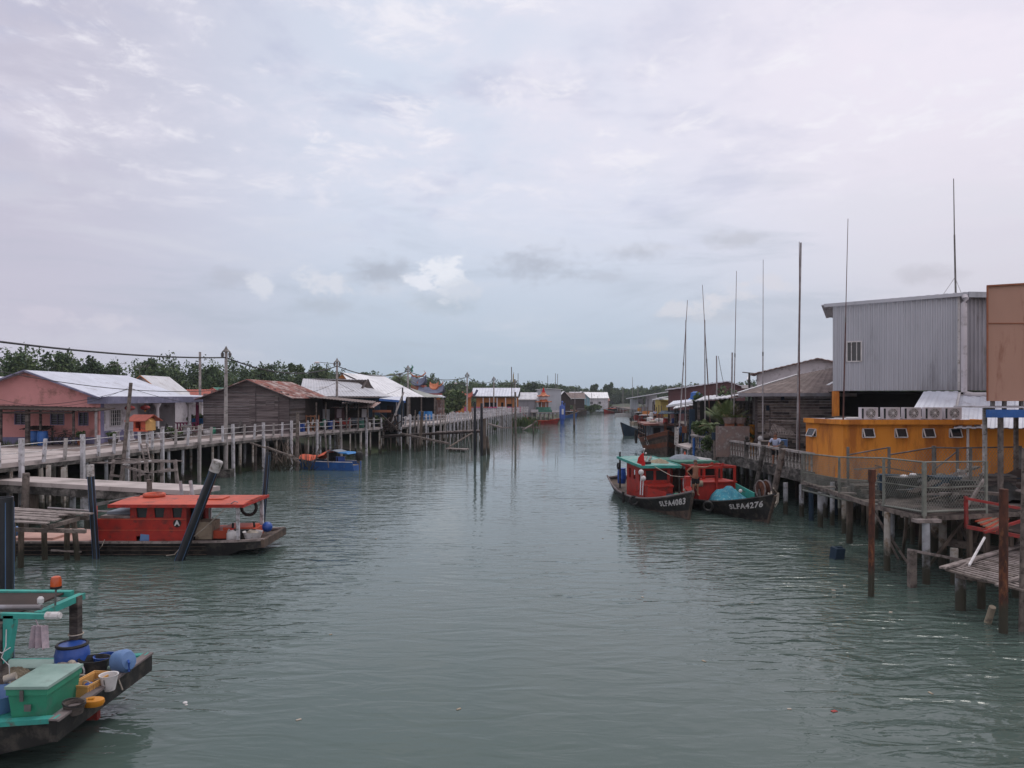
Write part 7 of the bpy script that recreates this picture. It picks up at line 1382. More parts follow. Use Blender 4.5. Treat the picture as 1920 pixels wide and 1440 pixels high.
for px, Y, c_, kd, s_, lab in ((1222, 96, 'redp', 0, .35, 'red box on the far jetty just left of a white tub'), (1228, 92, 'white', 1, .45, 'white tub between two boxes on the far jetty behind the trawler roof'), (1236, 88, 'white', 0, .55, 'big white box on the far jetty behind the trawler roof'),
    (1243, 84, 'darkb', 1, .35, 'dark blue tub beside the big white box on the jetty'), (1249, 84, 'bluep', 0, .4, 'bright blue box on the jetty behind the trawler roof'), (1256, 78, 'redp', 1, .4, 'red tub on the jetty behind the right end of the trawler roof'), (1262, 78, 'white', 0, .35, 'small white box right of the red tub on the jetty'),
    (1213, 102, 'white', 1, .4, 'white tub leftmost on the jetty behind the trawler roof'), (1272, 72, 'bluel', 0, .35, 'pale blue box under the lower white awning'), (1279, 71, 'terra', 1, .4, 'brown tub under the lower white awning'), (1231, 118, 'terra', 0, .5, 'brown box below the lean-to of the yellow house'),
    (1219, 126, 'white', 1, .5, 'white tub below the end of the long white sloping roof'), (1207, 140, 'orange2', 0, .5, 'orange box on the jetty beside the blue grey stilt shed'), (1196, 180, 'urn', 1, .5, 'yellow orange tub on the floor of the stilt shed')):
    x = XX(px, Y)+.4; z = 2.12
    m = MB().lathe((x, Y, z), [(s_, 0), (s_*1.1, s_), (s_, s_*1.6), (s_*.5, s_*1.7)], 10) if kd else MB().box((x, Y, z+s_*.7), (s_*2.4, s_*2, s_*1.4)).box((x, Y, z+s_*1.45), (s_*2.6, s_*2.2, s_*.2))
    own('fish_tub' if kd else 'fish_box', m, K[c_], lab, 'tub' if kd else 'box', smooth=bool(kd))
# plants and pots on the right
palm('potted_palm', XX(1360, 46.6), 46.6, 1.95, 1.9, 2.2, 'young green palm before the open shack', 15, 0, 'palm', .1, 1.45, .28)
palm('potted_palm', XX(1390, 46.5), 46.5, 1.95, 2.2, 1.2, 'arching dusty palm right of the young green palm', 12, 0, 'palm', .6, .7)
palm('potted_palm', XX(1332, 49), 49, 1.95, 1.6, 1.1, 'yellowish feathery palm left of the young green palm', 16, 0, 'palm', .4, 1.0)
bush('bush', (XX(1315, 50), 50, 2.4), 1.0, .95, 900, .10, 'leafy yellow green shrub at the far end of the balustrade', mats=K['palm'][:1]+K['lfoliage'][:2]); bush('bush', (XX(1326, 48), 48, 1.9), .55, .6, 400, .09, 'dark shrub behind the far balustrade')
bush('bush', (XX(1345, 47.5), 47.5, 2.1), .55, .75, 420, .10, 'brownish shrub below the young palm', mats=[K['palm'][1], K['lfoliage'][1], K['palm'][0]])
tree('araucaria', XX(1363, 60), 60, 4.6, 1.1, 'dark layered conifer in front of the maroon shed', 700, .14, False, None, 2.1, 8, .2); tree('araucaria', XX(1313, 70), 70, 4.3, 1.2, 'smaller dark conifer before the left part of the maroon shed', 500, .16, False, None, 2.1, 8, .2)
for px, Y, w_, lab in ((1369, 45.6, .5, 'terracotta planter pillar under the palms, left one'), (1389, 45.6, .35, 'terracotta planter pillar under the palms, right one')):
    x = XX(px, Y); t = thing('planter_pillar', lab, 'planter', (x, Y, 1.9)); MB().b2((x-w_/2, Y, 1.9), (x+w_/2, Y+.3, 3.9)).build('pillar', K['terra'], t); MB().lathe((x, Y+.15, 3.9), [(.3, 0), (.42, .35), (.45, .38), (.35, .35)], 12).build('pot', K['brick'], t); p, ti = crown_pts((x, Y+.25, 4.3), .6, .35, 260, NR, 5); mesh_quads('leaves', cards(p, .08, NR), [K['palm'][1], K['lfoliage'][1], K['palm'][0]], ti, t)
own('block_wall', MB().b2((XX(1343, 45.2), 45.15, 1.9), (XX(1405, 45.2), 45.33, 3.75)), K['brick'], 'low unrendered block wall behind the balustrade', 'wall')
t = thing('orange_urn', 'big orange glazed urn on a stand beside the plank building', 'urn', (XX(1410, 46), 46, 1.9)); x = XX(1410, 46)
MB().lathe((x, 46, 3.1), [(.12, 0), (.2, .12), (.22, .4), (.17, .6), (.23, .72), (.18, .70)], 18).build('urn', K['urn'], t, smooth=True); MB().lathe((x, 46, 1.9), [(.24, 0), (.18, .3), (.10, .8), (.16, 1.1), (.12, 1.2)], 12).build('stand', K['urn'], t, smooth=True)
pot_plant(XX(1405, 46), 45.6, 2.6, .5, 'yellow potted plant at the foot of the orange urn', K['crate'], .13, .2, 120); pot_plant(XX(1416, 46), 45.4, 2.6, .5, 'spiky green potted plant right of the orange urn foot', K['crate'], .12, .2, 120)
own('white_ball_ornament', MB().ball((XX(1426, 44.5), 44.5, 3.05), .17, 12).lathe((XX(1426, 44.5), 44.5, 1.9), [(.22, 0), (.12, .4), (.2, .7), (.14, 1.0)], 10), K['white'], 'white round jar on a stand by the balustrade', 'jar', smooth=True)
t = thing('drying_rack', 'pale tilted slatted rack against the plank building', 'rack', (XX(1465, 43), 43, 1.9)); a0 = P(1442, 816, 43); a1 = P(1490, 815, 43); b0 = P(1450, 795, 43.4); b1_ = P(1452, 794, 43.4)
for i in range(15): MB().bar(a0.lerp(a1, i/14), b0.lerp(P(1484, 808, 43.3), i/14), .035, .03).build('slat', K['plank'], t)
MB().bar(a0, a1, .05).bar(b0, P(1484, 808, 43.3), .05).build('frame', K['plank'], t)
t = thing('laundry_poles', 'thin pale pole frame before the plank building', 'poles', (XX(1465, 41), 41, 1.9)); MB().bar(P(1440, 787, 41), P(1494, 790, 41), .05).bar(P(1494, 790, 41), P(1494, 838, 41), .05).bar(P(1436, 812, 41), P(1510, 816, 41), .05).bar(P(1455, 818, 41), P(1500, 822, 41), .05).bar(P(1476, 818, 41), P(1476, 845, 41), .05).build('poles', K['plank'], t)
own('blue_white_box', MB().b2(P(1464, 838, 39.8), P(1476.5, 825, 39.8)+V((0, .5, 0))).b2(P(1463, 826, 39.75), P(1477.5, 824.5, 39.75)+V((0, .6, 0))), K['bluel'], 'blue and white box beside the man in the pale shirt', 'box')
own('bench', MB().b2(P(1432, 838, 40), P(1452, 828, 40)+V((0, .5, 0))).b2(P(1430, 829, 39.9), P(1454, 827, 39.9)+V((0, .7, 0))), K['woodb'], 'dark wooden bench left of the man in the pale shirt', 'bench')
own('striped_stack', MB().lathe((XX(1301, 53), 53, 2), [(.2, 0), (.18, .2), (.22, .4), (.16, .6), (.22, .8), (.18, 1.0), (.2, 1.2), (.12, 1.4)], 10), K['plank'], 'stack of pale baskets by the far end of the balustrade', 'baskets', smooth=True)
own('blue_drum', MB().lathe((XX(1318, 51), 51, 1.95), [(.26, 0), (.28, .6), (.26, 1.5), (.12, 1.7)], 12), K['blue'], 'tall blue roll behind the far balustrade', 'roll', smooth=True)
# posts in front of balustrade
for a, b, r, m_, lab in ((P(1341, 895, 46.5), P(1341, 815, 46.5), .13, 'wood', 'timber post with dark cap before the balustrade'), (P(1302, 885, 51), P(1301, 821, 51), .11, 'blue', 'blue pipe post before the far end of the balustrade'), (P(1409, 930, 40), P(1432, 836, 39.5), .14, 'conc_d', 'leaning dark post against the middle of the balustrade'), (P(1437, 960, 35.8), P(1468, 842, 35.2), .16, 'wood', 'thick leaning bare timber post at the bow of the red framed boat')):
    o = pole('mooring_post', a-V((0, 0, .8)), b, r, K[m_], lab, 'post', n=10)
    if 'dark cap' in lab: MB().tube(P(1341, 824, 46.5), P(1341, 811, 46.5), .22, n=12).build('cap', K['darkb'], o, smooth=True)
own('mooring_rope', MB().path([P(1446, 922, 33.5), P(1448, 936, 33), P(1452, 945, 33), P(1457, 940, 33.5), P(1458, 925, 34), P(1450, 915, 33.6)], .035), K['rope'], 'loop of pale rope at the bow of the red framed boat', 'rope')
# ---------------- orange toilet block
OX0, OX1, OY = XX(1581, 32.7), XX(1827, 32.7), 32.7; OZ = 1.9
ob_ = MB().b2((OX0-.02, OY-.02, OZ-.22), (27, 38.2, OZ-.005)); solo(ob_, 'floor_slab', K['conc_d'], 'thin concrete slab carrying the orange block over the water', 'slab', (18, 35, OZ-.2))
for i, px in enumerate((1521, 1548, 1567, 1596, 1630, 1655, 1690, 1722, 1760, 1795, 1835)):
    Y_ = 33.4+.8*(i % 3); tag(MB().tube((XX(px, Y_), Y_, -1), (XX(px, Y_), Y_, OZ-.22), .11, n=10).build('slab_pile', K['darkb'] if i in (0, 2, 5) else K['pile2'], None, (XX(px, Y_), Y_, -1), True), 'round pile in the shade under the slab of the orange block', 'pile', 'round piles in the shade under the orange block')
h = thing('orange_block', 'orange plastered flat roofed block with small louvre windows', 'building', (17, OY, OZ)); ox = XX(1511, 35.5); oy = 35.5
hz = [(XX(q, OY)-OX0-.24, 2.03-.19+.0, XX(q, OY)-OX0+.26, 2.03+.19) for q in (1627, 1688, 1740, 1790)]
MB().holes((OX0, OY, OZ), UX, UZ, OX1-OX0, 2.47, hz, .15).build('front_wall', K['orange'], h)
u_ = (V((OX0, OY, 0))-V((ox, oy, 0))); ln_ = u_.length; u_.normalize(); MB().holes((ox, oy, OZ), u_, UZ, ln_-.002, 2.47, [(.25, 1.78, .85, 2.12)], .15).build('left_wall', K['orange'], h)
pl_ = [V((ox-.12, oy-.12, 4.37)), V((OX0-.1, OY-.14, 4.37)), V((OX1+.35, OY-.14, 4.37)), V((OX1+.35, 38.4, 4.37)), V((ox+1.0, 38.4, 4.37))]
MB().prism(pl_, (0, 0, .06)).build('roof_slab', K['whitew'], h)
e = MB()
for a, b in zip(pl_[:3], pl_[1:4]): e.bar(V((a.x, a.y, 4.42)), V((b.x, b.y, 4.42)), .10, .21)
e.build('parapet', K['orange'], h)
def tiltwin(parent, o, u, w_, h_, lab=None):
    o, u = V(o), V(u); n = u.cross(UZ); f = MB().bar(o, o+u*w_, .04).bar(o+UZ*h_, o+UZ*h_+u*w_, .04).bar(o+UZ*.02, o+UZ*(h_-.02), .04).bar(o+u*w_+UZ*.02, o+u*w_+UZ*(h_-.02), .04)
    wn = f.build('window', K['white'], parent); MB().hexa([o+n*-.12, o+u*w_+n*-.12, o+u*w_+n*-.11+UZ*h_, o+n*-.11+UZ*h_, o+n*-.10, o+u*w_+n*-.10, o+u*w_+n*-.09+UZ*h_, o+n*-.09+UZ*h_]).build('dark_opening', K['glass'], wn)
    a, b = o+UZ*h_+n*.02+u*.03, o+UZ*h_+n*.02+u*(w_-.03); c_, d_ = b-UZ*h_*.93+n*.16, a-UZ*h_*.93+n*.16
    MB().bar(d_, c_, .045).bar(a, d_, .04).bar(b, c_, .04).build('sash', K['white'], wn); MB().hexa([p-n*.006 for p in (a, b, c_, d_)]+[p+n*.006 for p in (a, b, c_, d_)]).build('pane', K['glass'], wn)
for q in hz: tiltwin(h, (OX0+q[0], OY-.01, OZ+q[1]), UX, q[2]-q[0], q[3]-q[1])
tiltwin(h, V((ox, oy, 0))+u_*.25+V((0, 0, OZ+1.78)), u_, .6, .34)
MB().b2((OX1+.002, OY+.15, OZ), (27, OY+.35, 4.2)).build('wing_wall', K['orange'], h)
MB().b2((XX(1700, OY), OY-.035, OZ), (XX(1706, OY), OY-.003, 4.3)).build('pilaster', K['orange'], h)
MB().tube((XX(1812, OY), OY-.1, OZ+.1), (XX(1812, OY), OY-.1, 4.25), .055, n=10).build('downpipe', K['white'], h, smooth=True)
for i, px in enumerate((1626.5, 1667.5, 1706.5, 1745.5, 1782.5)):
    x = XX(px, 33.6); y = 33.4
    t = thing('air_conditioner', ['first', 'second', 'middle', 'fourth', 'last'][i]+' from the left of the five air conditioning units on the orange block', 'air conditioner', (x, y, 4.43), 'air conditioning units on the orange block')
    MB().b2((x-.36, y, 4.52), (x+.38, y+.3, 5.05)).build('casing', K['whitew'], t); MB().lathe((x+.05, y-.015, 4.79), [(.22, 0), (.22, .012)], 22, ax=(0, -1, 0)).build('fan_recess', K['steel'], t)
    g = MB()
    for r in (.08, .14, .2): g.torus((x+.05, y-.045, 4.79), r, .008, (0, 1, 0), 20, 4)
    for k in range(8): g.bar((x+.05, y-.045, 4.79), (x+.05+.22*math.cos(k*.785), y-.045, 4.79+.22*math.sin(k*.785)), .008)
    g.ball((x+.05, y-.045, 4.79), .05, 8); g.build('fan_grille', K['white'], t); MB().b2((x-.35, y-.02, 4.55), (x-.27, y-.002, 5.0)).build('side_grille', K['glass'], t)
    MB().b2((x-.3, y+.02, 4.43), (x-.24, y+.28, 4.52)).b2((x+.24, y+.02, 4.43), (x+.3, y+.28, 4.52)).build('foot', K['steel'], t)
own('roof_pipes', MB().tube((15.1, 33.75, 4.55), (20, 33.75, 4.55), .06).tube((15.0, 34.8, 4.5), (16.5, 34.6, 4.5), .05), K['white'], 'white pipes lying on the roof of the orange block behind the units', 'pipes', smooth=True)
own('roof_hose', MB().path([(15.3, 36.5, 4.5), (16, 36.3, 4.55), (17, 36.8, 4.5), (18.5, 36.4, 4.5)], .05), K['black'], 'black hose on the roof of the orange block', 'hose')
# ---------------- tall grey clad building
gx0, gy0, gx1, gy1 = XX(1562, 41), 41.0, XX(1797, 38), 38.0; zb = 5.86; zl, zr_ = ZZ(574, 41), ZZ(555.5, 38)
h = thing('steel_building', 'tall grey corrugated steel building on an open dark ground floor', 'building', (20, 40, 1.9))
A_, B_ = V((gx0, gy0, zb)), V((gx1, gy1, zb+.0)); 
def wallcut(p, q, zt0, zt1, hole=None):
    m = MB()
    if hole is None: m.sheet(p, q, V((q.x, q.y, zt1)), V((p.x, p.y, zt0)), .22, .045, .03); return m
    f0, f1, h0, h1 = hole; L_ = lambda f, z: V((p.x+(q.x-p.x)*f, p.y+(q.y-p.y)*f, z)); zt = lambda f: zt0+(zt1-zt0)*f
    m.sheet(L_(0, p.z), L_(f0, p.z), L_(f0, zt(f0)), L_(0, zt(0)), .22, .045, .03); m.sheet(L_(f1, p.z), L_(1, p.z), L_(1, zt(1)), L_(f1, zt(f1)), .22, .045, .03)
    m.sheet(L_(f0, p.z), L_(f1, p.z), L_(f1, h0), L_(f0, h0), .22, .045, .03); m.sheet(L_(f0, h1), L_(f1, h1), L_(f1, zt(f1)), L_(f0, zt(f0)), .22, .045, .03); return m
f0 = (1588-1562)/235; f1 = (1619-1562)/235; wz0, wz1 = ZZ(679, 40.6), ZZ(640, 40.6)
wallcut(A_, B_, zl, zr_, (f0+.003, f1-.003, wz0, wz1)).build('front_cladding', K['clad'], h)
d_ = (B_-A_); wu = d_.normalized(); wo_ = A_+d_*f0; window(h, (wo_.x, wo_.y-.03, wz0), wu, UZ, d_.length*(f1-f0), wz1-wz0, K['white'], K['glass'], 3, 1, .06)
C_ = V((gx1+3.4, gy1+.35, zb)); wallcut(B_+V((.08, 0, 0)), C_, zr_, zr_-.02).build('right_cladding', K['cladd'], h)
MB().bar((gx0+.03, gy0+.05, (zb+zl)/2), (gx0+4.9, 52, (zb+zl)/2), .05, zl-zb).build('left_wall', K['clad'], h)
MB().sheet(P(1540, 571.5, 41.4), V((gx1+.2, gy1-.45, zr_+.14)), V((gx1+5.5, 50, zr_+.3)), V((gx0+3.4, 50, zl+.35)), .4, .03, .05).sheet(V((gx1+.25, gy1-.45, zr_+.14)), V((gx1+3.8, gy1-.1, zr_+.12)), V((gx1+9, 50, zr_+.3)), V((gx1+5.6, 50, zr_+.3)), .4, .03, .05).build('roof', K['zinc'], h)
MB().bar(P(1545, 573, 40.9), V((gx1+.2, gy1-.5, zr_+.05)), .05, .18).bar(V((gx1+.2, gy1-.5, zr_+.02)), V((gx1+3.8, gy1-.15, zr_+.02)), .1, .28).build('gutter', K['clad'], h)
dpx = XX(1803, 37.6); MB().path([(dpx+.15, 37.6, zr_-.05), (dpx+.12, 37.45, zr_-.2), (dpx, 37.4, zr_-.45), (dpx, 37.4, zr_-1), (dpx, 37.4, 5.75)], .14, 12).path([(dpx, 37.4, 5.7), (dpx+.4, 37.3, 5.62), (dpx+1.6, 37.3, 5.62)], .13, 12).build('downpipe', K['whitew'], h, smooth=True)
MB().bar((gx1-.02, gy1-.06, zb), (gx1-.02, gy1-.06, zr_), .08, .08, (0, 1, 0)).build('corner_trim', K['white'], h)
MB().b2((gx0+1.9, gy0+4, 1.9), (29, gy0+4.2, zb)).bar((gx0+.2, gy0+.3, 3.9), (gx0+1.9, gy0+4, 3.9), .1, 3.9).build('back_wall', K['dark'], h); MB().b2((gx0+1.0, 41.3, zb-.12), (gx1+3, 45, zb-.02)).build('ceiling', K['dark'], h)  # near black walls and ceiling carry the open floor's shade in their colour
MB().b2((gx0+.02, gy0-.1, 1.9), (gx0+.30, gy0+.2, zb-.02)).build('orange_pillar', K['orange'], h)
MB().sheet(P(1712, 767, 34.2), P(1790, 767, 34.2), P(1797, 734, 37.7), P(1732, 734, 37.7), .42, .03, .03).sheet(P(1788, 803, 32.4), P(1962, 803, 32.4), P(1962, 741, 37.5), P(1799, 741, 37.5), .42, .03, .03).build('lean_to_roof', K['zincp'], h)
MB().bar(P(1787, 790, 33), P(1799, 736, 37.6), .12, .05).bar(P(1794, 741, 37.5), P(1862, 739, 37.5), .1, .08).build('ridge_flashing', K['white'], h)
t = thing('roof_mast', 'tall thin mast with guy wires on the grey steel building roof', 'mast', P(1792, 552, 38.6)); MB().tube(P(1792, 553, 38.6), P(1789.5, 440, 38.6), .05, .04, 8).tube(P(1789.5, 440, 38.6), P(1788, 335, 38.6), .03, .02, 8).build('mast', K['steel'], t, smooth=True)
MB().path([P(1790.5, 520, 38.6), P(1768, 553, 38.2)], .012).path([P(1790.5, 520, 38.6), P(1803, 551, 38)], .012).build('guy_wires', K['steelw'], t)
# ---------------- tan building on posts, right edge
t = thing('tan_building', 'tan panelled upper storey on posts cut by the right edge', 'building', (XX(1900, 24), 24, 2.1)); tx = XX(1851, 24)
MB().prism([(tx, 24, ZZ(752, 24)), (tx+9, 24, ZZ(752, 24)), (tx+9, 24, ZZ(505, 24)), (tx, 24, ZZ(537.5, 24))], (4.7, 7, 0)).build('wall', K['tan'], t)
MB().b2((tx-.02, 23.97, ZZ(607, 24)), (tx+2, 23.995, ZZ(605.5, 24))).bar((tx-.03, 23.96, ZZ(536.5, 24)), (tx+2, 23.96, ZZ(529.5, 24)), .06, .05).bar((tx-.02, 23.96, ZZ(537, 24)), (tx-.02, 23.96, ZZ(752, 24)), .04, .04, (0, 1, 0)).build('trim', K['terra'], t)
for px in (1861, 1883, 1915): MB().bar((XX(px, 24.3), 24.3, ZZ(768, 24.3)), (XX(px, 24.3), 24.3, ZZ(752, 24.3)), .1).build('stub', K['steel'], t)
MB().b2((XX(1853, 23.5), 23.5, ZZ(783, 23.5)), (25, 23.62, ZZ(768, 23.5))).build('blue_beam', K['blue'], t); MB().b2((tx+.1, 23.7, ZZ(765, 24)), (25, 26.0, ZZ(762, 24))).build('floor', K['whitew'], t)
for px, Y, m_ in ((1876, 23.9, 'wood'), (1905, 28, 'wood')): MB().bar((XX(px, Y), Y, 2.1), (XX(px, Y), Y, ZZ(770, Y)), .12).build('post', K[m_], t)
own('white_conduit', MB().tube((XX(1846.5, 26), 26, 2.1), (XX(1846.5, 26), 26, ZZ(765, 26)), .075).tube((XX(1846.5, 26), 26, ZZ(766, 26)), (XX(1862, 26), 26, ZZ(766, 26)), .06), K['cap'], 'pale vertical conduit before the right part of the orange wall', 'pipe', smooth=True)
# ---------------- fenced timber platform
FP = [V((12.25, 31.5, 0)), V((12.05, 27.5, 0)), V((11.95, 24.0, 0)), V((12.2, 22.1, 0)), V((14.35, 22.6, 0)), V((16.6, 23.3, 0))]
t = thing('fenced_platform', 'timber platform enclosed by chain link before the orange block', 'platform', (13.5, 26, -1))
MB().prism([V((p.x, p.y, 2.0)) for p in [V((11.9, 24.3, 0)), V((12.2, 22.1, 0)), V((14.35, 22.6, 0)), V((16.6, 23.3, 0)), V((22, 24, 0)), V((22, 32.3, 0)), V((16.4, 32.3, 0)), V((14.1, 26.8, 0))]], (0, 0, .08)).build('deck', K['woodb'], t)
m = MB()
for a, b in zip(FP, FP[1:]): m.bar(V((a.x, a.y, 1.92)), V((b.x, b.y, 1.92)), .16, .14)
for k in range(7): m.bar((12.0+.35*k, 23+k*1.4, 1.88), (20, 23.4+k*1.4, 1.88), .14, .16)
m.build('joists', K['wood'], t)
for k in range(3): MB().bar((12.1+.1*k, 26+2*k, 1.9), (12.75+.1*k, 26+2*k, 1.9), .3, .06).bar((12.1, 30.5, 1.9), (12.4, 24, 1.9), .25, .05).build('narrow_plank', K['plank'], t)
pz = ((1583, 1000, .107, 'pile'), (1592.5, 1018, .12, 'woodp'), (1643, 1010, .085, 'pile'), (1662.5, 1070, .10, 'pile'), (1673, 1038, .10, 'pile2'), (1701, 1009, .12, 'pile'), (1737, 1095, .11, 'pile2'), (1753.6, 1034, .13, 'pile'), (1767, 1062, .12, 'pile'), (1618, 985, .09, 'woodp'), (1790, 1020, .11, 'woodp'), (1815, 1010, .10, 'pile'), (1725, 1000, .09, 'woodp'), (1850, 1030, .11, 'woodp'), (1600, 975, .10, 'pile2'), (1560, 985, .10, 'pile2'), (1685, 985, .09, 'woodp'), (1745, 985, .09, 'pile2'), (1780, 985, .09, 'woodp'), (1830, 985, .09, 'pile'), (1880, 1000, .10, 'woodp'), (1628, 1000, .07, 'woodp'), (1712, 1020, .08, 'woodp'), (1800, 1045, .09, 'woodp'), (1826, 1060, .09, 'woodp'), (1575, 975, .08, 'woodp'))
for px, yb, r, m_ in pz: q = G(px, yb); MB().tube((q.x, q.y, -1), (q.x+rnd.uniform(-.04, .04), q.y, 1.86), r, r*.96, 12).build('pile', K[m_], t, smooth=True)
MB().box(G(1737, 1095)+V((0, 0, 1.87)), (.75, .3, .1), .1).build('pile_cap', K['plank'], t)
def chain(parent, a, b, za0, za1, zb0, zb1, sp=.085, r=.0055, sag=.0):
    """woven wire from a to b; za0/za1 bottom and top heights at a, zb0/zb1 at b"""
    a, b = V(a), V(b); Lw = (b-a).length; u = (b-a).normalized(); n = V((-u.y, u.x, 0)); m = MB(); Hh = max(za1-za0, zb1-zb0)
    lo = lambda s: za0+(zb0-za0)*s/Lw; hi_ = lambda s: za1+(zb1-za1)*s/Lw
    k = -Hh*.9
    while k < Lw+Hh*.9:
        for sg in (1, -1):
            # wire x = k + sg*(z-zlow)*.6, clip to panel
            pts = []
            for i in range(9):
                f = i/8; s = k+sg*(f-.5)*Hh*.75
                if 0 <= s <= Lw: z = lo(s)+(hi_(s)-lo(s))*f; pts.append(a+u*s+V((0, 0, z-a.z))+n*(sag*math.sin(math.pi*f)*(1 if sg > 0 else .96)+.004*sg))
            if len(pts) > 1: m.path([pts[0]]+pts[1:-1:3]+[pts[-1]] if sag else [pts[0], pts[-1]], r, 3)
        k += sp
    return m.build('chain_link', K['mesh'], parent)
f = thing('chain_link_fence', 'sagging chain link fence around the timber platform', 'fence', (12.5, 25, 2.0))
tops = [3.15, 3.30, 3.55, 3.58, 3.56, 3.5]; bots = [1.55, 1.72, 1.98, 2.06, 2.06, 2.1]
for i, (a, b) in enumerate(zip(FP, FP[1:])):
    chain(f, V((a.x, a.y, 0)), V((b.x, b.y, 0)), bots[i], tops[i], bots[i+1], tops[i+1], .10, .0050, -.12 if i < 2 else -.03) if i < 4 else None
    if i < 4: MB().tube(V((a.x, a.y, tops[i])), V((b.x, b.y, tops[i+1])), .028, n=6).tube(V((a.x, a.y, bots[i]+.05)), V((b.x, b.y, bots[i+1]+.05)), .035, n=6).tube(V((a.x, a.y, (tops[i]+bots[i])/2)), V((b.x, b.y, (tops[i+1]+bots[i+1])/2)), .018, n=5).build('rail', K['mesh'], f)
for i, p in enumerate(FP[:5]): MB().bar((p.x, p.y, bots[i]-.3), (p.x, p.y, tops[i]), .07 if i != 3 else .1).build('post', K['mesh'] if i else K['steel'], f)
f = thing('chain_link_fence', 'rear chain link fence with slanting rails close to the orange wall', 'fence', (16, 29.5, 2.1)); BP = [(1590, 853, 29), (1666, 839, 28), (1666, 853, 28), (1750, 839, 28), (1795, 840, 28), (1914, 838, 28.5)]
for i in (0, 2, 3, 4):
    a, b = P(*BP[i]), P(*BP[i+1]); MB().tube(a, b, .03, n=6).build('rail', K['steel'], f)
    chain(f, V((a.x, a.y, 0)), V((b.x, b.y, 0)), 2.15, a.z, 2.15, b.z, .12, .0045)
for px, py, Y in ((1590, 838, 29), (1667, 838, 28), (1750, 836, 28), (1795, 840, 28), (1820, 840, 28), (1913, 836, 28.5), (1752.5, 836, 28.1)): MB().bar((XX(px, Y), Y, 2.08), P(px, py, Y), .08).build('post', K['steel'], f)
for a_, b_ in ((P(1640, 873, 28), P(1710, 885, 28)), (P(1601, 880, 28.5), P(1665, 876, 28)), (P(1795, 846, 28), P(1752, 880, 28))): MB().bar(a_, b_, .04).build('brace', K['steel'], f)
# clutter on the platform
t = thing('scrap_heap', 'jumble of broken boards, pots and netting on the fenced platform', 'scrap', (15.5, 25.5, 2.08)); rr = random.Random(4)
cl = ['wood', 'darkw', 'darkb', 'black', 'woodb', 'plank', 'black']
for i in range(84):
    x, y = rr.uniform(12.6, 20.5), rr.uniform(23.0, 29.5)
    if x < 12.2+(y-23)*.55: continue
    z = 2.1+rr.random()**2*.55; a = rr.uniform(-.9, .9); l_ = rr.uniform(.5, 1.8)
    MB().bar((x-l_/2*math.cos(a), y-l_/2*math.sin(a), z), (x+l_/2*math.cos(a), y+l_/2*math.sin(a), z+rr.uniform(-.03, .35)), rr.uniform(.08, .3), rr.uniform(.03, .1)).build('board', K[cl[i % 7]], t)
for i, (px, Y, s_, c_, lab) in enumerate(((1690, 25.5, .34, 'black', 'black crate at the left of the scrap on the fenced platform'), (1668, 27, .3, 'darkb', 'dark blue crate leftmost behind the chain link'), (1712, 26, .33, 'black', 'black crate with a pale lid right of the first black crate'), (1745, 26.5, .3, 'steel', 'grey wire cage near the middle of the scrap'), (1770, 25.5, .35, 'darkb', 'dark blue tub among the scrap'), (1800, 25.2, .3, 'black', 'black tub below the slanting brace'), (1870, 25, .4, 'woodb', 'brown box right of the corner fence post'))):
    x = XX(px, Y); solo(MB().box((x, Y, 2.1+s_), (s_*2.2, s_*1.8, s_*1.8), rr.uniform(-.4, .4)).box((x, Y, 2.1+s_*1.95), (s_*2.4, s_*2, .05), rr.uniform(-.4, .4)), 'crate', K[c_], lab, 'crate')
for i, (px, Y, lab) in enumerate(((1695, 25.3, 'pale plastic bag on the black crate'), (1712, 25.8, 'white bag beside the pale bag behind the chain link'))): own('plastic_bag', MB().ball((XX(px, Y), Y, 2.82), .13, 8, .5), K['white'], lab, 'bag', smooth=True)
t = thing('pipe_hoop', 'bent grey pipe hoops standing on the fenced platform', 'hoop', P(1725, 925, 26)); MB().path([P(1713, 925, 26), P(1714, 895, 26), P(1718, 889, 26), P(1735, 890, 26), P(1742, 903, 26), P(1743, 925, 26)], .03).build('hoop_pipe', K['steel'], t); MB().path([P(1760, 925, 26.5), P(1762, 893, 26.5), P(1790, 890, 26.5), P(1800, 925, 26.5)], .025).build('hoop_pipe', K['steel'], t)
own('slanting_brace', MB().bar(P(1812, 950, 22.4), P(1845, 899, 22.9), .07, .07), K['plank'], 'pale slanting brace inside the corner of the chain link', 'brace')
heap((XX(1868, 25), 24.6, 2.1), .9, .6, .55, K['black'], 'net_heap', 'dark net heap right of the corner fence post', 'net', seed=12)
heap((XX(1775, 26), 26.6, 2.1), 1.3, .7, .62, K['black'], 'net_heap', 'dark net heap behind the middle of the chain link', 'net', seed=3)
heap((XX(1905, 28), 27.5, 2.1), 1.6, 1.0, .7, K['darkw'], 'net_heap', 'brown black net heap under the tan building posts', 'net', seed=9)
own('white_chair', MB().prism([P(1797, 880, 25.8), P(1802, 880, 25.8), P(1818, 897, 25.8), P(1797, 896, 25.8)], (0, .08, 0)), K['cap'], 'grey triangular board standing behind the chain link', 'board')
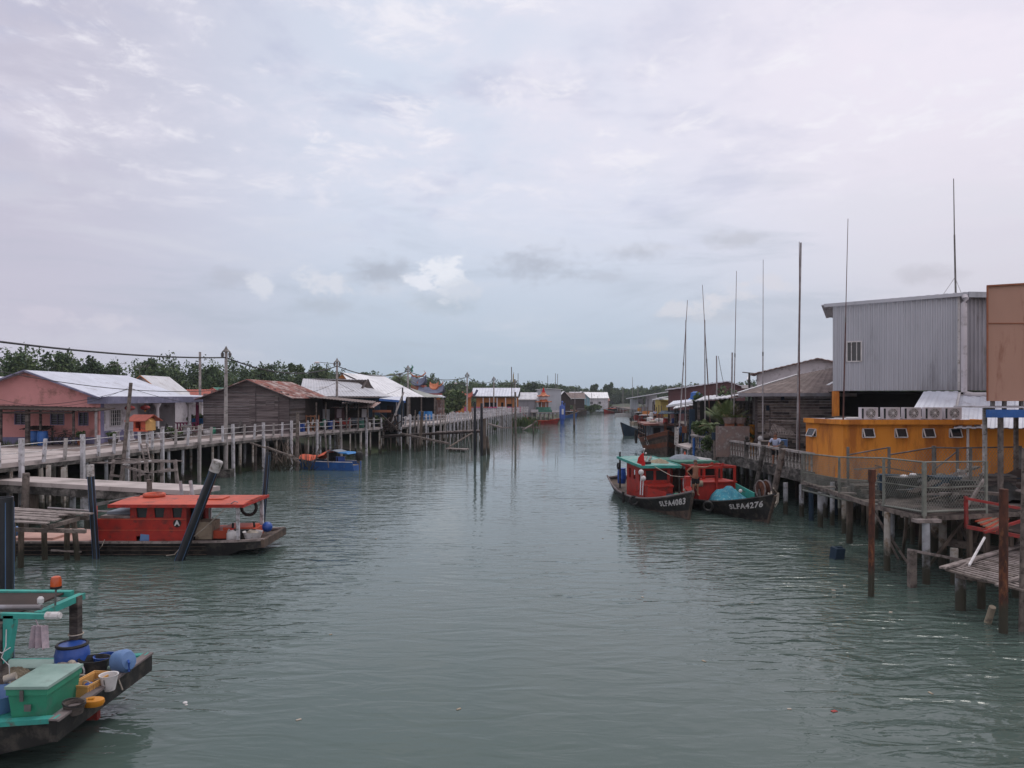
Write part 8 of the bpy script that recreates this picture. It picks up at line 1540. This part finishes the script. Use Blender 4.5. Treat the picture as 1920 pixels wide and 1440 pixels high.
# ---------------- red framed stage and slat landing, lower right
t = thing('red_stage', 'low stage with red painted beams at the right edge', 'stage', (13, 19.5, 0)); MB().bar(P(1812, 990, 22.10), P(1811, 930, 22.10), .085).bar(P(1809, 934, 22.05), P(1960, 962, 20.90), .08, .07).bar(P(1813, 988, 21.90), P(1960, 1014, 20.90), .10, .10).bar(P(1845, 998, 21.20), P(1917, 976, 21.20), .09, .07).build('red_beam', K['reds'], t)
MB().prism([P(1815, 984, 22.50), P(1960, 1006, 21.30), P(1960, 975, 23.10), P(1850, 975, 23.30)], (0, 0, -.07)).build('deck', K['darkw'], t)
for i in range(7): a = P(1832+i*5, 978+i*3, 22.2-i*.12); MB().bar(a, a+V((1.4, .9+.1*i, .12)), .12, .04).build('loose_plank', K['deckw' if i % 2 else 'redo'], t)
for px, Y in ((1818, 22.2), (1850, 21.9), (1842, 23.5), (1895, 22), (1880, 23.5), (1925, 21.3)): MB().bar((XX(px, Y), Y, -1), (XX(px, Y), Y, 1.6), .11).build('leg', K['woodp'], t)
MB().bar(P(1776, 1016, 23.80), P(1920, 1040, 22.80), .2, .22).build('low_beam', K['wood'], t)
rq = random.Random(21)
t = thing('timber_props', 'criss crossed dark timber props under the fenced platform and red stage', 'timber', P(1850, 1030, 22.5))
for i in range(16): x_, y_ = rq.uniform(12.6, 17.5), rq.uniform(22.6, 25.5); MB().bar((x_, y_, rq.uniform(-.5, .6)), (x_+rq.uniform(-1.2, 1.2), y_+rq.uniform(-.5, .5), 1.85), .08, .07).build('prop', K['wood' if i % 3 else 'woodp'], t)
own('short_stub_pile', MB().tube(G(1789, 1095)-V((0, 0, 1)), P(1789, 1028, 22), .11, .11, 10), K['pile'], 'short pale stub pile between the platform and the slat landing', 'pile', smooth=True)
t = thing('pole_barrier', 'single rail on a square post beside the slat landing', 'rail', G(1710, 1101)); q = G(1710, 1101); MB().bar(q-V((0, 0, 1)), V((q.x, q.y, ZZ(1032, q.y))), .19).build('post', K['wood'], t); MB().bar(P(1704, 1031, q.y), P(1813, 1052, q.y+.4), .12, .07).build('rail', K['plank'], t)
q = G(1736, 1095)
t = thing('slat_landing', 'low landing of grey slats on piles at the lower right', 'landing', (12.5, 18.5, -1)); p1, p2, p3, p4 = V((11.35, 19.45, 1.0)), V((11.9, 17.5, 1.0)), V((14.6, 15.6, 1.0)), V((15.6, 22.6, 1.0))
for i in range(26):
    f_ = i/25; a = p1.lerp(p4, f_); d2 = (p2-p1).normalized(); l_ = 2.05+f_*5.2
    MB().bar(a-d2*rnd.uniform(0, .2), a+d2*(l_ if i else 2.05)+V((f_*.6, -.1, 0)), .105, .045).build('slat', K['plank'] if i % 5 else K['wood'], t)
MB().bar(p1+V((-.2, -.1, .08)), p4+V((0, 0, .08)), .16, .05).bar(P(1792, 1066, 19.7), P(1836, 1046, 20.2)+V((0, 0, 0)), .1, .04).bar(P(1868, 1100, 17.9)+V((0, 0, .03)), P(1925, 1078, 18.3), .09, .05).build('edge_board', K['plank'], t)
MB().bar(p1+V((.1, -.2, -.09)), p3+V((-.2, .6, -.09)), .12, .12).bar(p1+V((.6, .2, -.09)), p4+V((-.5, -1, -.09)), .12, .12).build('bearer', K['wood'], t)
for px, yb, r, m_ in ((1801, 1144, .125, 'pile2'), (1840, 1141, .10, 'woodp'), (1930, 1180, .12, 'pile'), (1905, 1120, .10, 'woodp')): q = G(px, yb); MB().tube((q.x, q.y, -1), (q.x, q.y, .92), r, r, 12).build('pile', K[m_], t, smooth=True)
MB().tube(P(1817, 1060, 19.6), P(1846, 1008, 20.5), .035, n=6).build('prop_pipe', K['white'], t)
for a, b, r, lab in ((G(1633, 1118), P(1635, 882, G(1633, 1118).y), .08, 'tall rusty steel post alone in the water before the chain link'), (G(1881, 1187), P(1882, 917, G(1881, 1187).y), .095, 'thick rusty steel post in front of the slat landing'), (G(1913, 1184), P(1921, 840, G(1913, 1184).y), .055, 'thin bare wooden pole at the right edge by the slat landing')):
    o = pole('rusty_post' if 'rusty' in lab else 'wooden_pole', a-V((0, 0, 1)), b, r, K['rust'] if 'rusty' in lab else K['wood'], lab, 'post', n=14, r2=r)
    if 'alone' in lab: MB().tube(P(1635, 903, a.y), P(1635, 880, a.y), .10, n=14).build('collar', K['rust'], o, smooth=True)
pole('bamboo_stub', G(1852, 1163)-V((0.1, 0, .4)), P(1861, 1138, 18), .09, K['deckw'], 'pale bamboo stub leaning out of the water near the thick rusty post', 'stub')
own('floating_drum', MB().box(G(1570, 1047)+V((0, 0, .16)), (.36, .3, .42), .3, .1, .06).box(G(1570, 1047)+V((.06, 0, .38)), (.2, .12, .05), .3), K['darkb'], 'dark blue can floating in the water left of the lone rusty post', 'can')
own('water_bottle_float', MB().ball(G(347, 1318)+V((0, 0, .0)), .045, 8, .6).ball(G(347, 1322)+V((.02, 0, .0)), .03, 8, .6), K['white'], 'small white scrap of foam floating on the near water', 'foam')
for i, (px, py) in enumerate(((1563, 1107), (1564, 1334), (1670, 1148), (1583, 1098))): own('floating_scrap', MB().box(G(px, py), (.10, .07, .02), .4*i), K['reds' if i == 1 else 'rope'], ['orange brown leaf scrap floating left of the lone rusty post', 'red scrap floating on the near water at lower right', 'pale scrap floating right of the lone rusty post', 'tiny pale scrap floating beside the orange brown leaf scrap'][i], 'scrap')

# ------------------------------------------------------------------ people
def skin_chain(nodes, edges, name, m_, parent, root, sub=2):
    me = bpy.data.meshes.new(name); ks = list(nodes); me.from_pydata([nodes[k][0] for k in ks], [(ks.index(a), ks.index(b)) for a, b in edges], [])
    me.materials.append(m_); o = bpy.data.objects.new(name, me); COL.objects.link(o); o.parent = parent
    md = o.modifiers.new('skin', 'SKIN'); md.use_smooth_shade = True; me.skin_vertices or None
    if not me.skin_vertices: pass
    sv_ = me.skin_vertices[0].data if me.skin_vertices else None
    if sv_ is not None:
        for i, k in enumerate(ks): r = nodes[k][1]; sv_[i].radius = r if isinstance(r, tuple) else (r, r); sv_[i].use_root = (k == root)
    o.modifiers.new('sub', 'SUBSURF').levels = sub; o.modifiers['sub'].render_levels = sub; return o
def person(label, loc, rz, J, skin, clothes, hair, scale=1.0):
    t = thing('person', label, 'person', loc, None, True, rz); t.scale = (scale,)*3
    nodes = {'pel': ((0, 0, .92), .13), 'bel': ((0, .0, 1.05), .125), 'che': ((0, -.01, 1.24), (.155, .11)), 'up': ((0, 0, 1.38), (.13, .09)), 'nk': ((0, 0, 1.46), .052), 'hd0': ((0, -.015, 1.54), .075), 'hd1': ((0, -.01, 1.62), .088), 'hd2': ((0, 0, 1.69), .06), 'nose': ((0, -.105, 1.60), .014), 'earl': ((.088, 0, 1.60), .016), 'earr': ((-.088, 0, 1.60), .016)}
    ed = [('pel', 'bel'), ('bel', 'che'), ('che', 'up'), ('up', 'nk'), ('nk', 'hd0'), ('hd0', 'hd1'), ('hd1', 'hd2'), ('hd1', 'nose'), ('hd1', 'earl'), ('hd1', 'earr')]
    for s_, sg in (('l', 1), ('r', -1)):
        sh_ = V((sg*.185, 0, 1.385)); el = V(J['el'+s_]); wr = V(J['wr'+s_]); kn = V(J.get('kn'+s_, (sg*.105, -.02, .5))); an = V(J.get('an'+s_, (sg*.12, .02, .08)))
        nodes.update({'sh'+s_: (sh_, .055), 'el'+s_: (el, .038), 'wr'+s_: (wr, .026), 'hip'+s_: (V((sg*.095, 0, .86)), .088), 'kn'+s_: (kn, .055), 'an'+s_: (an, .036), 'toe'+s_: (an+V((sg*.03, -.17, -.045)), .03)})
        d = (wr-el).normalized(); pm = wr+d*.07; nodes['pm'+s_] = (pm, (.036, .02)); ed += [('up', 'sh'+s_), ('sh'+s_, 'el'+s_), ('el'+s_, 'wr'+s_), ('wr'+s_, 'pm'+s_), ('pel', 'hip'+s_), ('hip'+s_, 'kn'+s_), ('kn'+s_, 'an'+s_), ('an'+s_, 'toe'+s_)]
        x_, y_ = frame(d)
        for i, ln in enumerate((.07, .08, .085, .065)):
            b = pm+x_*(-.03+.02*i); k1, k2 = f'f{s_}{i}a', f'f{s_}{i}b'; nodes[k1] = (b+d*ln*.55, .0095); nodes[k2] = (b+d*ln*.95-y_*.02, .008); ed += [('pm'+s_, k1), (k1, k2)]
        k1 = f'f{s_}t'; nodes[k1] = (wr+d*.05+x_*-.055*sg, .010); ed += [('wr'+s_, k1)]
    skin_chain(nodes, ed, 'body', skin, t, 'pel')
    for nm, m_, vs_, es_, rt in clothes(nodes): skin_chain(vs_, es_, nm, m_, t, rt)
    hm = MB()
    hm.lathe((0, .012, 1.615), [(.094, 0), (.097, .04), (.088, .085), (.055, .115), (.01, .125)], 14, 1, 1.08); hm.build('hair', hair, t, smooth=True)
    for sg in (-1, 1): MB().ball((sg*.034, -.088, 1.625), .012, 8).build('eye', K['black'], t)
    MB().box((0, -.094, 1.555), (.045, .012, .01)).build('mouth', K['terra'], t); return t
def cl_shorts(n):
    v = {'p': (V(n['pel'][0])+V((0, 0, .03)), .142), 'l': (V((.098, 0, .80)), .112), 'r': (V((-.098, 0, .80)), .112), 'l2': (V((.108, -.01, .56)), .10), 'r2': (V((-.108, -.01, .56)), .10)}
    return [('shorts', K['shorts'], v, [('p', 'l'), ('l', 'l2'), ('p', 'r'), ('r', 'r2')], 'p')]
def cl_shirt(n):
    v = {'b': ((0, 0, .98), .145), 'c': ((0, -.01, 1.24), (.172, .128)), 'u': ((0, 0, 1.395), (.14, .10))}
    e_ = [('b', 'c'), ('c', 'u')]
    for s_ in 'lr': v['s'+s_] = (V(n['sh'+s_][0]), .072); v['e'+s_] = (V(n['sh'+s_][0]).lerp(V(n['el'+s_][0]), .8), .062); e_ += [('u', 's'+s_), ('s'+s_, 'e'+s_)]
    return [('shirt', K['shirt'], v, e_, 'b')]+cl_shorts(n)
person('shirtless man in black shorts standing between the two red boats, arm out', (8.82, 35.9, .76), .1, {'elr': (-.42, .02, 1.18), 'wrr': (-.24, -.04, .98), 'ell': (.46, -.02, 1.36), 'wrl': (.72, -.04, 1.44)}, K['skin'], cl_shorts, K['hairg'])
person('man in pale blue shirt leaning on the right balustrade', (XX(1454, 38.9), 38.9, 1.9), -.5, {'elr': (-.30, -.16, 1.16), 'wrr': (-.26, -.38, 1.10), 'ell': (.30, -.12, 1.14), 'wrl': (.18, -.34, 1.08)}, K['skin'], cl_shirt, K['hairg'], 1.02)
person('person on the far jetty beside the yellow house', (XX(1228, 104), 104, 2.12), .4, {'elr': (-.30, 0, 1.12), 'wrr': (-.3, -.1, .9), 'ell': (.30, 0, 1.12), 'wrl': (.3, -.1, .9)}, K['skin'], cl_shirt, K['hair'])

for i, (px, py) in enumerate(((620, 1190), (705, 1010), (1320, 1240), (1480, 1330), (860, 1330), (1205, 1120), (1130, 1010), (560, 1350), (1745, 1300), (1410, 1130))):
    q = G(px, py); tag(MB().box(q+V((0, 0, .006)), (.07+.02*(i % 3), .04, .012), i).build('floating_leaf', K['rope' if i % 2 else 'deckw'], None, q), 'tiny dull leaf scrap floating alone on the open water', 'leaf scrap', 'tiny leaf scraps on the open water')
# ------------------------------------------------------------------ air: even haze round the scene, sky outside it
hz = MB().b2((-900, -60, -4), (900, 1500, 26)); hm_ = bpy.data.materials.new('haze_air'); hm_.use_nodes = True; tn = hm_.node_tree; tn.nodes.remove(tn.nodes['Principled BSDF'])
pv_ = tn.nodes.new('ShaderNodeVolumePrincipled'); pv_.inputs['Color'].default_value = (.80, .86, .95, 1); pv_.inputs['Density'].default_value = .00022; pv_.inputs['Anisotropy'].default_value = .2
tn.links.new(pv_.outputs[0], tn.nodes['Material Output'].inputs['Volume'])
HAZE = True
if HAZE: tag(hz.build('haze', hm_, None, (0, 0, 0)), kind='stuff')
